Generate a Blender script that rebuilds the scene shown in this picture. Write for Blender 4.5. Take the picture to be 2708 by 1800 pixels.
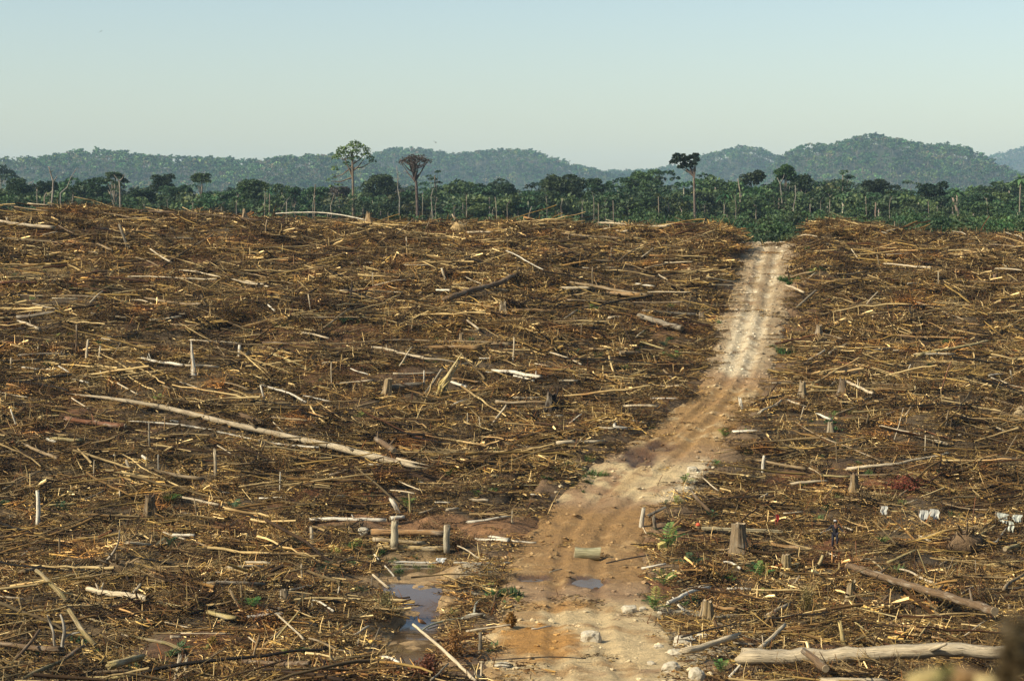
import bpy, bmesh, math, random
import numpy as np
from mathutils import Vector, Matrix

for _o in list(bpy.data.objects):
    bpy.data.objects.remove(_o)
random.seed(7)
RNG = np.random.default_rng(11)
scene = bpy.context.scene
COL = scene.collection
HAZE = 0.000062

# ---------------------------------------------------------------- camera
IW, IH = 2708.0, 1800.0            # the photograph's own pixels
LENS = 70.0
FPX = LENS / 36.0 * IW             # focal length in photograph pixels
YHOR = 560.0                       # image row of the true horizon
CAMZ = 24.0
PITCH = math.atan((IH / 2 - YHOR) / FPX)
cam_data = bpy.data.cameras.new("camera")
cam_data.lens = LENS
cam_data.sensor_width = 36.0
cam_data.clip_start = 0.5
cam_data.clip_end = 20000.0
cam_data.dof.use_dof = True
cam_data.dof.focus_distance = 125.0
cam_data.dof.aperture_fstop = 1.9
cam = bpy.data.objects.new("camera", cam_data)
cam.location = (0, 0, CAMZ)
cam.rotation_euler = (math.pi / 2 - PITCH, 0, 0)
COL.objects.link(cam)
scene.camera = cam

# ---------------------------------------------------------------- sky, sun, exposure
SUN_EL = math.radians(36)
SUN_AZ = math.atan2(-0.90, -0.44)  # direction towards the sun, measured from +Y to +X: left and behind the camera
world = bpy.data.worlds.new("World")
scene.world = world
world.use_nodes = True
wn = world.node_tree
bg = wn.nodes["Background"]
skyt = wn.nodes.new("ShaderNodeTexSky")
skyt.sky_type = 'NISHITA'
skyt.sun_disc = False
skyt.sun_elevation = SUN_EL
skyt.sun_rotation = SUN_AZ
skyt.air_density = 1.13
skyt.dust_density = 1.0
skyt.ozone_density = 1.0
wn.links.new(skyt.outputs[0], bg.inputs[0])
bg.inputs[1].default_value = 0.094
sun_data = bpy.data.lights.new("sun", 'SUN')
sun_data.energy = 5.0
sun_data.angle = math.radians(0.53)
sun_data.color = (1.0, 0.92, 0.76)
sun = bpy.data.objects.new("sun", sun_data)
sdir = Vector((math.cos(SUN_EL) * math.sin(SUN_AZ), math.cos(SUN_EL) * math.cos(SUN_AZ), math.sin(SUN_EL)))
sun.rotation_euler = sdir.to_track_quat('Z', 'Y').to_euler()
COL.objects.link(sun)
scene.render.engine = 'CYCLES'
scene.view_settings.view_transform = 'Standard'
scene.view_settings.look = 'None'
scene.view_settings.gamma = 1.0
scene.view_settings.exposure = 0.6
scene.view_settings.use_curve_mapping = False
scene.cycles.max_bounces = 5
scene.cycles.diffuse_bounces = 1
scene.cycles.glossy_bounces = 2
scene.cycles.transmission_bounces = 4
scene.cycles.volume_bounces = 1
scene.cycles.transparent_max_bounces = 8
scene.cycles.use_denoising = True
scene.cycles.caustics_reflective = False
scene.cycles.caustics_refractive = False

# ---------------------------------------------------------------- numeric helpers
def smooth(a, b, x):
    t = np.clip((np.asarray(x, float) - a) / (b - a), 0, 1)
    return t * t * (3 - 2 * t)

def _hash(ix, iy, s):
    n = (ix.astype(np.int64) * 374761393 + iy.astype(np.int64) * 668265263 + s * 1442695041) & 0x7fffffff
    n = ((n ^ (n >> 13)) * 1274126177) & 0x7fffffff
    n = n ^ (n >> 16)
    return (n & 0xffff) / 65535.0

def vnoise(x, y, s=0):
    x = np.asarray(x, float); y = np.asarray(y, float)
    ix = np.floor(x); iy = np.floor(y)
    fx = x - ix; fy = y - iy
    fx = fx * fx * (3 - 2 * fx); fy = fy * fy * (3 - 2 * fy)
    a = _hash(ix, iy, s); b = _hash(ix + 1, iy, s); c = _hash(ix, iy + 1, s); d = _hash(ix + 1, iy + 1, s)
    return (a * (1 - fx) + b * fx) * (1 - fy) + (c * (1 - fx) + d * fx) * fy

def fbm(x, y, s=0, o=4, g=0.5):
    v = 0; a = 1; t = 0
    for k in range(o):
        v = v + a * (vnoise(x, y, s + k * 17) - 0.5); t += a
        a *= g; x = np.asarray(x) * 2.03 + 5.1; y = np.asarray(y) * 2.03 + 1.7
    return v / t * 2

# ---------------------------------------------------------------- terrain (heights relative to the camera, metres)
_pd = np.array([-80, -5, 3, 8, 20, 40, 60, 85, 105, 125, 146, 167, 195, 215, 229, 236, 250, 280, 350, 500, 700, 1200, 2000, 9800.])
_pz = np.array([-2.0, -1.8, -1.9, -2.7, -6.6, -12.6, -17.6, -20.1, -20.9, -21.0, -17.8, -14.0, -8.9, -5.2, -3.55, -3.5, -5.2, -10.5, -17, -20, -21, -21, -21, -21])
_ty = np.arange(-80, 9800, 0.5)
_tz = np.interp(_ty, _pd, _pz)
_k = np.exp(-0.5 * (np.arange(-16, 17) * 0.5 / 2.6) ** 2); _k /= _k.sum()
_tz = np.convolve(np.pad(_tz, 16, mode='edge'), _k, mode='valid')
_ax = np.array([-400, -120, -59, -20, 6, 18, 26, 34, 45, 60, 120, 400.])
_az = np.array([3.2, 3.4, 2.9, 1.9, 1.15, 0.5, 0.0, 0.0, 0.45, 0.6, 0.6, 0.6])

def H0(x, y):
    """large shape only"""
    x = np.asarray(x, float); y = np.asarray(y, float)
    z = np.interp(y, _ty, _tz)
    w = smooth(128, 222, y) * (1 - smooth(300, 420, y))
    return z + w * np.interp(x, _ax, _az)

def ray(px, py):
    cx = (px - IW / 2) / FPX; cz = -(py - IH / 2) / FPX
    c, s = math.cos(PITCH), math.sin(PITCH)
    dy = c + cz * s; dz = -s + cz * c
    return cx / dy, dz / dy            # x and z per metre of depth y

_march = np.concatenate([np.arange(64, 84, 2.0), np.arange(84, 262, 0.7), np.arange(262, 800, 8.0)])
def hit(px, py, H, lift=0.0, m=None):
    """where the line of sight through a photograph pixel first meets the surface H"""
    rx, rz = ray(px, py)
    if m is None: m = _march
    for _ in range(2):
        d = rz * m - (H(rx * m, m) + lift)
        k = np.nonzero(d <= 0)[0]
        k = k[k > 0]
        if len(k) == 0:
            sel = np.where((m > 190) & (m < 240), d, 99); y = m[int(np.argmin(np.abs(sel)))]
            return float(rx * y), float(y), float(rz * y)
        i = k[0]; t = d[i - 1] / (d[i - 1] - d[i] + 1e-9)
        y = m[i - 1] + t * (m[i] - m[i - 1])
        m = np.linspace(m[i - 1], m[i], 9)
    return float(rx * y), float(y), float(rz * y)

# road edges, photograph rows -> world
_road_rows = [(645, 1972, 2108), (700, 1953, 2092), (800, 1930, 2075), (900, 1908, 2055), (980, 1880, 2032), (1050, 1836, 1992),
              (1100, 1765, 1962), (1150, 1695, 1915), (1200, 1622, 1895), (1250, 1545, 1855), (1300, 1490, 1805), (1350, 1448, 1742),
              (1400, 1410, 1695), (1450, 1365, 1690), (1500, 1345, 1695), (1550, 1335, 1700), (1600, 1335, 1710), (1700, 1310, 1760), (1795, 1290, 1850)]
_re = []
for (ry, l, r) in _road_rows:
    xl, y1, _ = hit(l, ry, H0); xr, y2, _ = hit(r, ry, H0)
    _re.append((y2, xl * y2 / y1, xr))
_re.sort()
_re = np.array(_re)
_re = np.vstack([[60, _re[0, 1] - 1.0, _re[0, 2] + 1.5], _re, [262, _re[-1, 1] + 1.2, _re[-1, 2] + 1.2]])
def XL(y): return np.interp(y, _re[:, 0], _re[:, 1])
def XR(y): return np.interp(y, _re[:, 0], _re[:, 2])
def road_d(x, y):
    """signed distance-like: >0 inside the track, metres from the nearer edge"""
    x = np.asarray(x, float); y = np.asarray(y, float)
    d = np.minimum(x - XL(y), XR(y) - x)
    return np.where((y > 62) & (y < 260), d, -50.0)

def path_d(x, y, pts):
    """distance to a polyline [(x,y,halfwidth)...] divided by the half width there"""
    x = np.asarray(x, float); y = np.asarray(y, float)
    best = np.full(np.broadcast(x, y).shape, 1e9)
    for (x0, y0, w0), (x1, y1, w1) in zip(pts[:-1], pts[1:]):
        dx, dy = x1 - x0, y1 - y0
        t = np.clip(((x - x0) * dx + (y - y0) * dy) / (dx * dx + dy * dy), 0, 1)
        d = np.hypot(x - x0 - t * dx, y - y0 - t * dy) / (w0 + t * (w1 - w0))
        best = np.minimum(best, d)
    return best

def pxpath(lst):
    out = []
    for (a, b, w) in lst:
        X, Y, Z = hit(a, b, H0); out.append((X, Y, w))
    return out
STREAM = pxpath([(1062, 1800, 1.5), (1062, 1760, 1.4), (1078, 1690, 1.7), (1092, 1640, 1.7), (1122, 1605, 1.2), (1100, 1570, 1.2), (1090, 1520, 1.9), (1095, 1470, 1.9)])
DITCH = pxpath([(1355, 1345, 0.7), (1385, 1300, 0.9), (1420, 1255, 0.9), (1500, 1215, 0.5)])
HOLLOW = [pxpath([(300, 1535, 1.6), (420, 1530, 1.6)]), pxpath([(2480, 1440, 2.0), (2640, 1500, 2.2)]), pxpath([(60, 1660, 1.8), (260, 1690, 2.0)]), pxpath([(2450, 1620, 1.5), (2650, 1640, 1.8)])]
PUD = [(hit(1553, 1534, H0), 0.95, 0.75), (hit(1410, 1524, H0), 0.85, 0.45), (hit(1745, 1178, H0), 1.0, 0.5), (hit(1690, 1207, H0), 1.1, 0.9)]

HEAPS = []
for (a, q, hr, hq, ha) in ((2230, 640, 4.5, 3.0, 1.3), (2330, 640, 4.0, 3.0, 0.9), (2590, 645, 5.0, 3.0, 1.0), (1880, 655, 3.5, 3.0, 0.9), (1780, 640, 4.0, 3.0, 0.7), (1460, 625, 5.0, 3.0, 0.8), (1120, 620, 4.0, 3.0, 0.7), (540, 595, 5.0, 3.0, 0.6), (140, 580, 5.0, 3.0, 0.7),
                       (2250, 800, 5.0, 3.0, 0.8), (2550, 860, 6.0, 3.5, 0.8), (2420, 760, 6, 3, .8), (1750, 760, 5, 3, .7), (300, 860, 6, 3, .7), (900, 760, 7, 3, .8), (620, 840, 6, 3, .6), (1150, 870, 6, 3, .6), (2450, 1060, 5, 3, .7), (2550, 1440, 3.2, 3, .9), (330, 1500, 3.2, 2.5, .7), (250, 1250, 5, 3, .5), (700, 1100, 6, 3, .4)):
    X_, Y_, Z_ = hit(a, q, H0); HEAPS.append((X_, Y_, hr, hq, ha))
def H(x, y):
    x = np.asarray(x, float); y = np.asarray(y, float)
    z = H0(x, y)
    rd = road_d(x, y)
    off = smooth(0.6, -2.0, rd)
    near = smooth(70, 84, y) * (1 - smooth(255, 300, y))
    z = z + off * near * (0.9 * fbm(x / 17, y / 17, 3, 3) + 0.85 * fbm(x / 4.6, y / 4.6, 9, 3))
    z = z + near * smooth(0.2, -1.2, rd) * 0.16 * fbm(x / 1.1, y / 1.1, 21, 2)
    z = z - 0.34 * smooth(-1.1, 0.2, rd) * near
    z = z + 0.95 * smooth(170, 205, y) * near * np.exp(-((rd + 3.6) / 1.7) ** 2) * (0.75 + 0.6 * fbm(x / 5, y / 5, 15, 2))
    z = z - 0.62 * smooth(1.5, 0.75, path_d(x, y, STREAM))
    z = z + 0.26 * smooth(1.3, 0.8, path_d(x, y, STREAM)) * fbm(x / 1.1 + 3, y / 3.0, 25, 3)
    z = z - 1.1 * smooth(1.3, 0.3, path_d(x, y, DITCH))
    for h in HOLLOW:
        z = z - 0.9 * smooth(1.4, 0.3, path_d(x, y, h))
    for (hx, hy, hr, hq, ha) in HEAPS:
        z = z + ha * np.exp(-((x - hx) / hr) ** 2 - ((y - hy) / hq) ** 2)
    z = z + 0.62 * np.exp(-((x - 1.45) / 0.9) ** 2 - ((y - 6.0) / 1.6) ** 2)
    far = smooth(420, 900, y)
    return z + far * 4.0 * fbm(x / 220, y / 220, 40, 3)

def HR(x, y):
    """track surface"""
    x = np.asarray(x, float); y = np.asarray(y, float)
    rd = road_d(x, y); w = (XR(y) - XL(y))
    c = (x - XL(y)) / w
    z = H0(x, y) - 0.05 + 0.12 * fbm((x + .45 * y) / 2.9, (y - .45 * x) / 2.9, 60, 4) + 0.13 * fbm((x + .37 * y) / 0.75, (y - .41 * x) / 0.75, 61, 3)
    nw = 0.25 * fbm(x / 30, y / 12, 63, 2)
    for rc in (0.36, 0.66):
        q = (c - rc) * w + nw
        z = z - 0.13 * np.exp(-(q / 0.40) ** 2) + 0.05 * np.exp(-((np.abs(q) - 0.62) / 0.2) ** 2)
    z = z - 0.45 * smooth(0.15 + 0.9 * fbm(x / 1.5, y / 1.9, 62, 4), -1.1 + 0.8 * fbm(x / 1.5, y / 1.9, 62, 4), rd)
    for (p, a, b) in PUD:
        q = np.hypot((x - p[0]) / a, (y - p[1]) / (b * 2.3))
        z = z - 0.22 * smooth(1.25, 0.5, q)
    return z

def HT(x, y):
    """whatever surface one would stand on"""
    return np.maximum(H(x, y), HR(x, y)) if np.ndim(x) else float(max(H(x, y), HR(x, y)))

def G(px, py, lift=0.0):
    """ground point seen at photograph pixel (px, py); world coordinates"""
    y0 = hit(px, py, H0, lift)[1]
    X, Y, Z = hit(px, py, HTa, lift, np.arange(max(y0 - 18, 64), y0 + 16, 0.7) if y0 < 205 else _march[_march > 175])
    return Vector((X, Y, Z + CAMZ))
def HTa(x, y): return np.maximum(H(x, y), HR(x, y))
def at(px, py, Y):
    """point on the pixel's line of sight at depth Y"""
    rx, rz = ray(px, py)
    return Vector((rx * Y, Y, rz * Y + CAMZ))
def ground(x, y): return float(HTa(np.array([x]), np.array([y]))[0]) + CAMZ

# ---------------------------------------------------------------- mesh building
class MB:
    def __init__(s):
        s.v = []; s.q = []; s.t = []; s.c = []; s.w = []; s.n = 0
    def add(s, v, quads=None, tris=None, col=(1, 1, 1), wc=None):
        v = np.asarray(v, float).reshape(-1, 3)
        c = np.asarray(col, float)
        if c.ndim == 1: c = np.broadcast_to(c, (len(v), 3))
        s.v.append(v); s.c.append(c)
        s.w.append(np.asarray(wc, float).reshape(-1, 3) if wc is not None else v)
        if quads is not None and len(quads): s.q.append(np.asarray(quads, int).reshape(-1, 4) + s.n)
        if tris is not None and len(tris): s.t.append(np.asarray(tris, int).reshape(-1, 3) + s.n)
        s.n += len(v)
        return s
    def tubes(s, P, R, ns=4, col=(1, 1, 1), cap=True, phase=None, wob=0.0):
        P = np.asarray(P, float); R = np.asarray(R, float)
        if P.ndim == 2: P = P[None]; R = R[None]
        N, K, _ = P.shape
        T = np.empty_like(P); T[:, 1:-1] = P[:, 2:] - P[:, :-2] if K > 2 else 0
        T[:, 0] = P[:, 1] - P[:, 0]; T[:, -1] = P[:, -1] - P[:, -2]
        T /= np.linalg.norm(T, axis=2, keepdims=True) + 1e-9
        ax = P[:, -1] - P[:, 0]; ax = ax / (np.linalg.norm(ax, axis=1, keepdims=True) + 1e-9)
        up = np.where(np.abs(ax[:, 2:3]) > 0.9, np.array([[1.0, 0.1, 0]]), np.array([[0.0, 0.05, 1]]))[:, None, :]
        S = np.cross(T, up); S /= np.linalg.norm(S, axis=2, keepdims=True) + 1e-9
        U = np.cross(S, T)
        a = np.arange(ns) / ns * 2 * np.pi
        if phase is not None: a = a + phase
        ca, sa = np.cos(a), np.sin(a)
        rr = R[:, :, None]
        if wob: rr = rr * (1 + wob * (RNG.random((N, 1, ns)) - 0.5) * 2 + 0.5 * wob * (RNG.random((N, K, ns)) - 0.5) * 2)
        V = P[:, :, None, :] + rr[..., None] * (ca[None, None, :, None] * S[:, :, None, :] + sa[None, None, :, None] * U[:, :, None, :])
        along = np.concatenate([np.zeros((N, 1)), np.cumsum(np.linalg.norm(np.diff(P, axis=1), axis=2), axis=1)], 1) + RNG.random((N, 1)) * 50
        wc = np.empty_like(V); wc[..., 0] = ca * rr; wc[..., 1] = sa * rr; wc[..., 2] = along[:, :, None]
        idx = np.arange(N * K * ns).reshape(N, K, ns)
        a0 = idx[:, :-1, :]; b0 = idx[:, 1:, :]
        quads = np.stack([a0, np.roll(a0, -1, 2), np.roll(b0, -1, 2), b0], -1).reshape(-1, 4)
        c = np.asarray(col, float)
        if c.ndim == 2: c = np.repeat(c, K * ns, axis=0)
        if cap and ns == 4:
            quads = np.concatenate([quads, idx[:, 0, ::-1].reshape(-1, 4), idx[:, -1, :].reshape(-1, 4)])
        base = s.n
        s.add(V, quads, None, c, wc)
        if cap and ns > 4:
            for k in (0, K - 1):
                n0 = s.n
                s.add(P[:, k], None, None, c if np.ndim(c) == 1 else c[::K * ns], wc[:, k].mean(1))
                r = idx[:, k, :] + base
                ce = np.repeat(np.arange(N)[:, None], ns, 1) + n0
                s.t.append(np.stack([ce, np.roll(r, -1, 1), r] if k == 0 else [ce, r, np.roll(r, -1, 1)], -1).reshape(-1, 3))
        return s
    def box(s, c, size, rot=None, col=(1, 1, 1), jit=0.0):
        d = np.array([[x, y, z] for x in (-.5, .5) for y in (-.5, .5) for z in (-.5, .5)]) * np.asarray(size)
        if jit: d = d + (RNG.random((8, 3)) - 0.5) * jit
        if rot is not None: d = d @ np.array(rot.to_3x3()).T
        s.add(d + np.asarray(c), [[0, 1, 3, 2], [4, 6, 7, 5], [0, 4, 5, 1], [2, 3, 7, 6], [0, 2, 6, 4], [1, 5, 7, 3]], None, col, d)
        return s
    def mesh(s, name, material, smoothed=False):
        v = np.concatenate(s.v); me = bpy.data.meshes.new(name)
        q = np.concatenate(s.q) if s.q else np.zeros((0, 4), int)
        t = np.concatenate(s.t) if s.t else np.zeros((0, 3), int)
        me.vertices.add(len(v)); me.vertices.foreach_set("co", v.astype(np.float32).ravel())
        nl = q.size + t.size
        me.loops.add(nl); me.loops.foreach_set("vertex_index", np.concatenate([q.ravel(), t.ravel()]).astype(np.int32))
        npoly = len(q) + len(t)
        me.polygons.add(npoly)
        st = np.concatenate([np.arange(len(q)) * 4, q.size + np.arange(len(t)) * 3]).astype(np.int32)
        me.polygons.foreach_set("loop_start", st)
        me.polygons.foreach_set("use_smooth", np.full(npoly, bool(smoothed)))
        a = me.attributes.new("Col", 'FLOAT_COLOR', 'POINT')
        c = np.concatenate(s.c); a.data.foreach_set("color", np.concatenate([c, np.ones((len(c), 1))], 1).astype(np.float32).ravel())
        w = me.attributes.new("wc", 'FLOAT_VECTOR', 'POINT')
        w.data.foreach_set("vector", np.concatenate(s.w).astype(np.float32).ravel())
        me.update(calc_edges=True)
        if material: me.materials.append(material)
        return me
    def build(s, name, material, parent=None, smoothed=False, color=None, loc=None):
        me = s.mesh(name, material, smoothed)
        return link(name, me, parent, color, loc)

def link(name, me, parent=None, color=None, loc=None):
    o = bpy.data.objects.new(name, me); COL.objects.link(o)
    if parent is not None: o.parent = parent
    if color is not None: o.color = (*color, 1)
    if loc is not None: o.location = loc
    return o
def empty(name, loc=(0, 0, 0), rz=0.0):
    o = bpy.data.objects.new(name, None); COL.objects.link(o)
    o.location = loc; o.rotation_euler = (0, 0, rz); o.empty_display_size = 0.2
    return o
def tag(o, label=None, cat=None, group=None, kind=None):
    if label: o["label"] = label
    if cat: o["category"] = cat
    if group: o["group"] = group
    if kind: o["kind"] = kind
    return o

# ---------------------------------------------------------------- materials
def material(name, rough=0.9):
    m = bpy.data.materials.new(name); m.use_nodes = True
    nt = m.node_tree; b = nt.nodes["Principled BSDF"]
    b.inputs["Roughness"].default_value = rough
    b.inputs["Specular IOR Level"].default_value = 0.25
    return m, nt, b
def N(nt, t, **kw):
    n = nt.nodes.new(t)
    for k, v in kw.items():
        if k in ("op",): n.operation = v
        elif k == "blend": n.blend_type = v
        else: setattr(n, k, v)
    return n
def noise(nt, vec, scale, detail=4, rough=0.55, dist=0.0):
    n = nt.nodes.new("ShaderNodeTexNoise")
    n.inputs["Scale"].default_value = scale; n.inputs["Detail"].default_value = detail
    n.inputs["Roughness"].default_value = rough; n.inputs["Distortion"].default_value = dist
    if vec is not None: nt.links.new(vec, n.inputs["Vector"])
    return n.outputs[0]
def ramp(nt, fac, stops):
    r = nt.nodes.new("ShaderNodeValToRGB"); e = r.color_ramp.elements
    e[0].position = stops[0][0]; e[1].position = stops[-1][0]
    for p, c in stops[1:-1]: e.new(p)
    for el, (p, c) in zip(sorted(e, key=lambda q: q.position), stops):
        el.color = (*c, 1) if len(c) == 3 else c
    nt.links.new(fac, r.inputs[0]); return r.outputs[0]
def mix(nt, fac, a, b, blend='MIX'):
    m = nt.nodes.new("ShaderNodeMix"); m.data_type = 'RGBA'; m.blend_type = blend
    for sock, val in ((m.inputs[0], fac), (m.inputs[6], a), (m.inputs[7], b)):
        if isinstance(val, bpy.types.NodeSocket): nt.links.new(val, sock)
        elif isinstance(val, (int, float)): sock.default_value = val
        else: sock.default_value = (*val, 1)
    return m.outputs[2]
def vscale(nt, vec, sx, sy, sz):
    m = nt.nodes.new("ShaderNodeVectorMath"); m.operation = 'MULTIPLY'
    nt.links.new(vec, m.inputs[0]); m.inputs[1].default_value = (sx, sy, sz); return m.outputs[0]
def attr(nt, name, out):
    a = nt.nodes.new("ShaderNodeAttribute"); a.attribute_name = name; return a.outputs[out]
def bump(nt, b, h, strength, dist):
    n = nt.nodes.new("ShaderNodeBump"); n.inputs["Strength"].default_value = strength; n.inputs["Distance"].default_value = dist
    nt.links.new(h, n.inputs["Height"]); nt.links.new(n.outputs[0], b.inputs["Normal"])
def gray(v): return (v, v, v)

def wood_material(name, source, moss=0.0, contrast=1.0):
    """bark and bleached wood: source is 'object' (object colour) or 'Col' (per piece colour)"""
    m, nt, b = material(name, 0.85)
    if source == 'object':
        oi = nt.nodes.new("ShaderNodeObjectInfo"); base = oi.outputs["Color"]
    else:
        base = attr(nt, "Col", "Color")
    wc = attr(nt, "wc", "Vector")
    st = noise(nt, vscale(nt, wc, 9, 9, 0.55), 2.2, 5, 0.65, 0.4)
    streak = ramp(nt, st, [(0.25, gray(0.30)), (0.42, gray(0.72)), (0.58, gray(0.98)), (0.8, gray(1.35))])
    c = mix(nt, 1.0, base, streak, 'MULTIPLY')
    pt = noise(nt, vscale(nt, wc, 3, 3, 0.8), 1.0, 4, 0.6)
    c = mix(nt, ramp(nt, pt, [(0.52, gray(0)), (0.68, gray(0.55))]), c, (0.40, 0.34, 0.24))
    c = mix(nt, ramp(nt, noise(nt, vscale(nt, wc, 4, 4, 1.1), 0.7, 3), [(0.56, gray(0)), (0.7, gray(0.6))]), c, (0.10, 0.055, 0.028))
    ck = noise(nt, vscale(nt, wc, 16, 16, 0.30), 1.6, 3, 0.6, 0.6)
    c = mix(nt, ramp(nt, ck, [(0.36, gray(0.8)), (0.42, gray(0.0))]), c, (0.035, 0.022, 0.012))
    if moss:
        c = mix(nt, ramp(nt, noise(nt, vscale(nt, wc, 2, 2, 1.3), 0.9, 5), [(0.46, gray(0)), (0.6, gray(moss))]), c, (0.15, 0.135, 0.05))
    nt.links.new(c, b.inputs["Base Color"])
    bump(nt, b, st, 0.9, 0.07)
    return m
# ================================================================ GROUND
m_ground, nt, b = material("soil_and_litter", 0.95)
geo = nt.nodes.new("ShaderNodeNewGeometry"); pos = geo.outputs["Position"]
zone = attr(nt, "Col", "Color")
n1 = noise(nt, pos, 1.6, 6, 0.65)
n2 = noise(nt, pos, 9.0, 5, 0.7)
c = mix(nt, 1.0, zone, ramp(nt, n1, [(0.3, gray(0.55)), (0.5, gray(0.95)), (0.7, gray(1.4))]), 'MULTIPLY')
c = mix(nt, 1.0, c, ramp(nt, n2, [(0.3, gray(0.5)), (0.5, gray(1.0)), (0.72, gray(1.6))]), 'MULTIPLY')
c = mix(nt, 1.0, c, gray(0.70), 'MULTIPLY')
nt.links.new(c, b.inputs["Base Color"])
bump(nt, b, n2, 0.8, 0.12)

def zone_colour(x, y):
    """soil colour by place: dark peat, straw litter, rust soil, sand by the stream, scrub green beyond the crest"""
    c = np.empty(x.shape + (3,)); c[:] = (0.110, 0.074, 0.036)
    def lay(w, col):
        nonlocal c
        w = np.clip(w, 0, 1)[..., None]; c = c * (1 - w) + np.array(col) * w
    n = fbm(x / 6, y / 6, 71, 4); n2 = fbm(x / 14, y / 14, 77, 3)
    lay(smooth(0.0, 0.5, n) * 0.7, (0.22, 0.145, 0.062))
    lay(smooth(0.15, 0.5, n2) * 0.7, (0.19, 0.083, 0.030))
    rd = road_d(x, y)
    lay(smooth(-3.5, -0.3, rd + 1.5 * n) * 0.75, (0.27, 0.17, 0.085))
    def spot(px, py, rx, ry, col, s=1.0):
        X, Y, _ = hit(px, py, H0)
        q = np.hypot((x - X) / rx, (y - Y) / ry) + 0.5 * fbm(x / 2.2, y / 2.2, 88, 3)
        lay(smooth(1.1, 0.6, q) * s, col)
    spot(120, 722, 8.5, 5.5, (0.36, 0.25, 0.10))
    spot(330, 765, 6, 3, (0.27, 0.19, 0.08))
    for (a, q, rx, ry) in ((1840, 1440, 3.2, 4.0), (1760, 1545, 3.6, 2.5), (2400, 1285, 4, 3), (860, 1310, 4.5, 4), (700, 1420, 4, 4), (1480, 1495, 2.6, 2.5), (2100, 1275, 4, 3), (2250, 1440, 3, 3)):
        spot(a, q, rx, ry, (0.20, 0.078, 0.028), 0.9)
    for (a, q, rx, ry) in ((1150, 1392, 5.0, 2.2), (1330, 1400, 3.6, 3.5), (950, 1385, 4.0, 1.8), (1560, 1440, 4, 6)):
        spot(a, q, rx, ry, (0.29, 0.150, 0.062), 1.0)
    for (a, q, rx, ry) in ((1790, 1590, 3.5, 3.0), (1830, 1720, 3.0, 5.0), (1300, 1690, 1.3, 4.0), (1700, 1650, 2.0, 3.0), (1255, 1540, 2.5, 5), (1180, 1480, 2, 3), (1820, 1245, 1.6, 4)):
        spot(a, q, rx, ry, (0.50, 0.41, 0.26), 0.85)
    ps = path_d(x, y, STREAM)
    lay(smooth(1.9, 1.1, ps + 0.4 * n), (0.42, 0.27, 0.12))
    lay(smooth(248, 275, y), (0.05, 0.062, 0.022))
    lay(smooth(330, 420, y), (0.035, 0.045, 0.018))
    return c

def steps(*segs):
    out = []
    for (a, b_, st) in segs: out.append(np.arange(a, b_, st))
    return np.concatenate(out)
gx = steps((-5800, -300, 300), (-300, -90, 8), (-90, -62, 1.2), (-62, 62, 0.40), (62, 90, 1.2), (90, 300, 8), (300, 5801, 300))
gy = steps((-60, 0, 3.0), (0, 14, 0.4), (14, 66, 3.0), (66, 82, 1.0), (82, 150, 0.34), (150, 242, 0.42), (242, 300, 2.0), (300, 700, 12), (700, 2000, 80), (2000, 9601, 300))
GX, GY = np.meshgrid(gx, gy)
GZ = H(GX, GY) + CAMZ
nx, ny = len(gx), len(gy)
idx = np.arange(nx * ny).reshape(ny, nx)
quads = np.stack([idx[:-1, :-1], idx[:-1, 1:], idx[1:, 1:], idx[1:, :-1]], -1).reshape(-1, 4)
g = MB().add(np.stack([GX, GY, GZ], -1), quads, None, zone_colour(GX, GY).reshape(-1, 3)).build("ground", m_ground, smoothed=True)
tag(g, "dark soil of the cleared slope running up to the crest", None, kind="structure")

# ================================================================ DIRT TRACK
m_road, nt, b = material("track_sand_and_mud", 0.9)
geo = nt.nodes.new("ShaderNodeNewGeometry"); pos = geo.outputs["Position"]
zone = attr(nt, "Col", "Color")
n1 = noise(nt, pos, 2.4, 6, 0.7, 0.5); n2 = noise(nt, pos, 13.0, 4, 0.7)
c = mix(nt, 1.0, zone, ramp(nt, n1, [(0.28, gray(0.62)), (0.48, gray(0.96)), (0.7, gray(1.2))]), 'MULTIPLY')
c = mix(nt, 1.0, c, ramp(nt, n2, [(0.3, gray(0.62)), (0.47, gray(1.0)), (0.75, gray(1.25))]), 'MULTIPLY')
c = mix(nt, 1.0, c, (0.88, 0.82, 0.73), 'MULTIPLY')
nt.links.new(c, b.inputs["Base Color"])
wet = attr(nt, "wc", "Vector")
sx = nt.nodes.new("ShaderNodeSeparateXYZ"); nt.links.new(wet, sx.inputs[0])
mr = nt.nodes.new("ShaderNodeMapRange"); nt.links.new(sx.outputs[0], mr.inputs[0]); mr.inputs[3].default_value = 0.92; mr.inputs[4].default_value = 0.35
nt.links.new(mr.outputs[0], b.inputs["Roughness"])
n3 = noise(nt, pos, 6.0, 6, 0.75)
bump(nt, b, n3, 1.0, 0.22)

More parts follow.
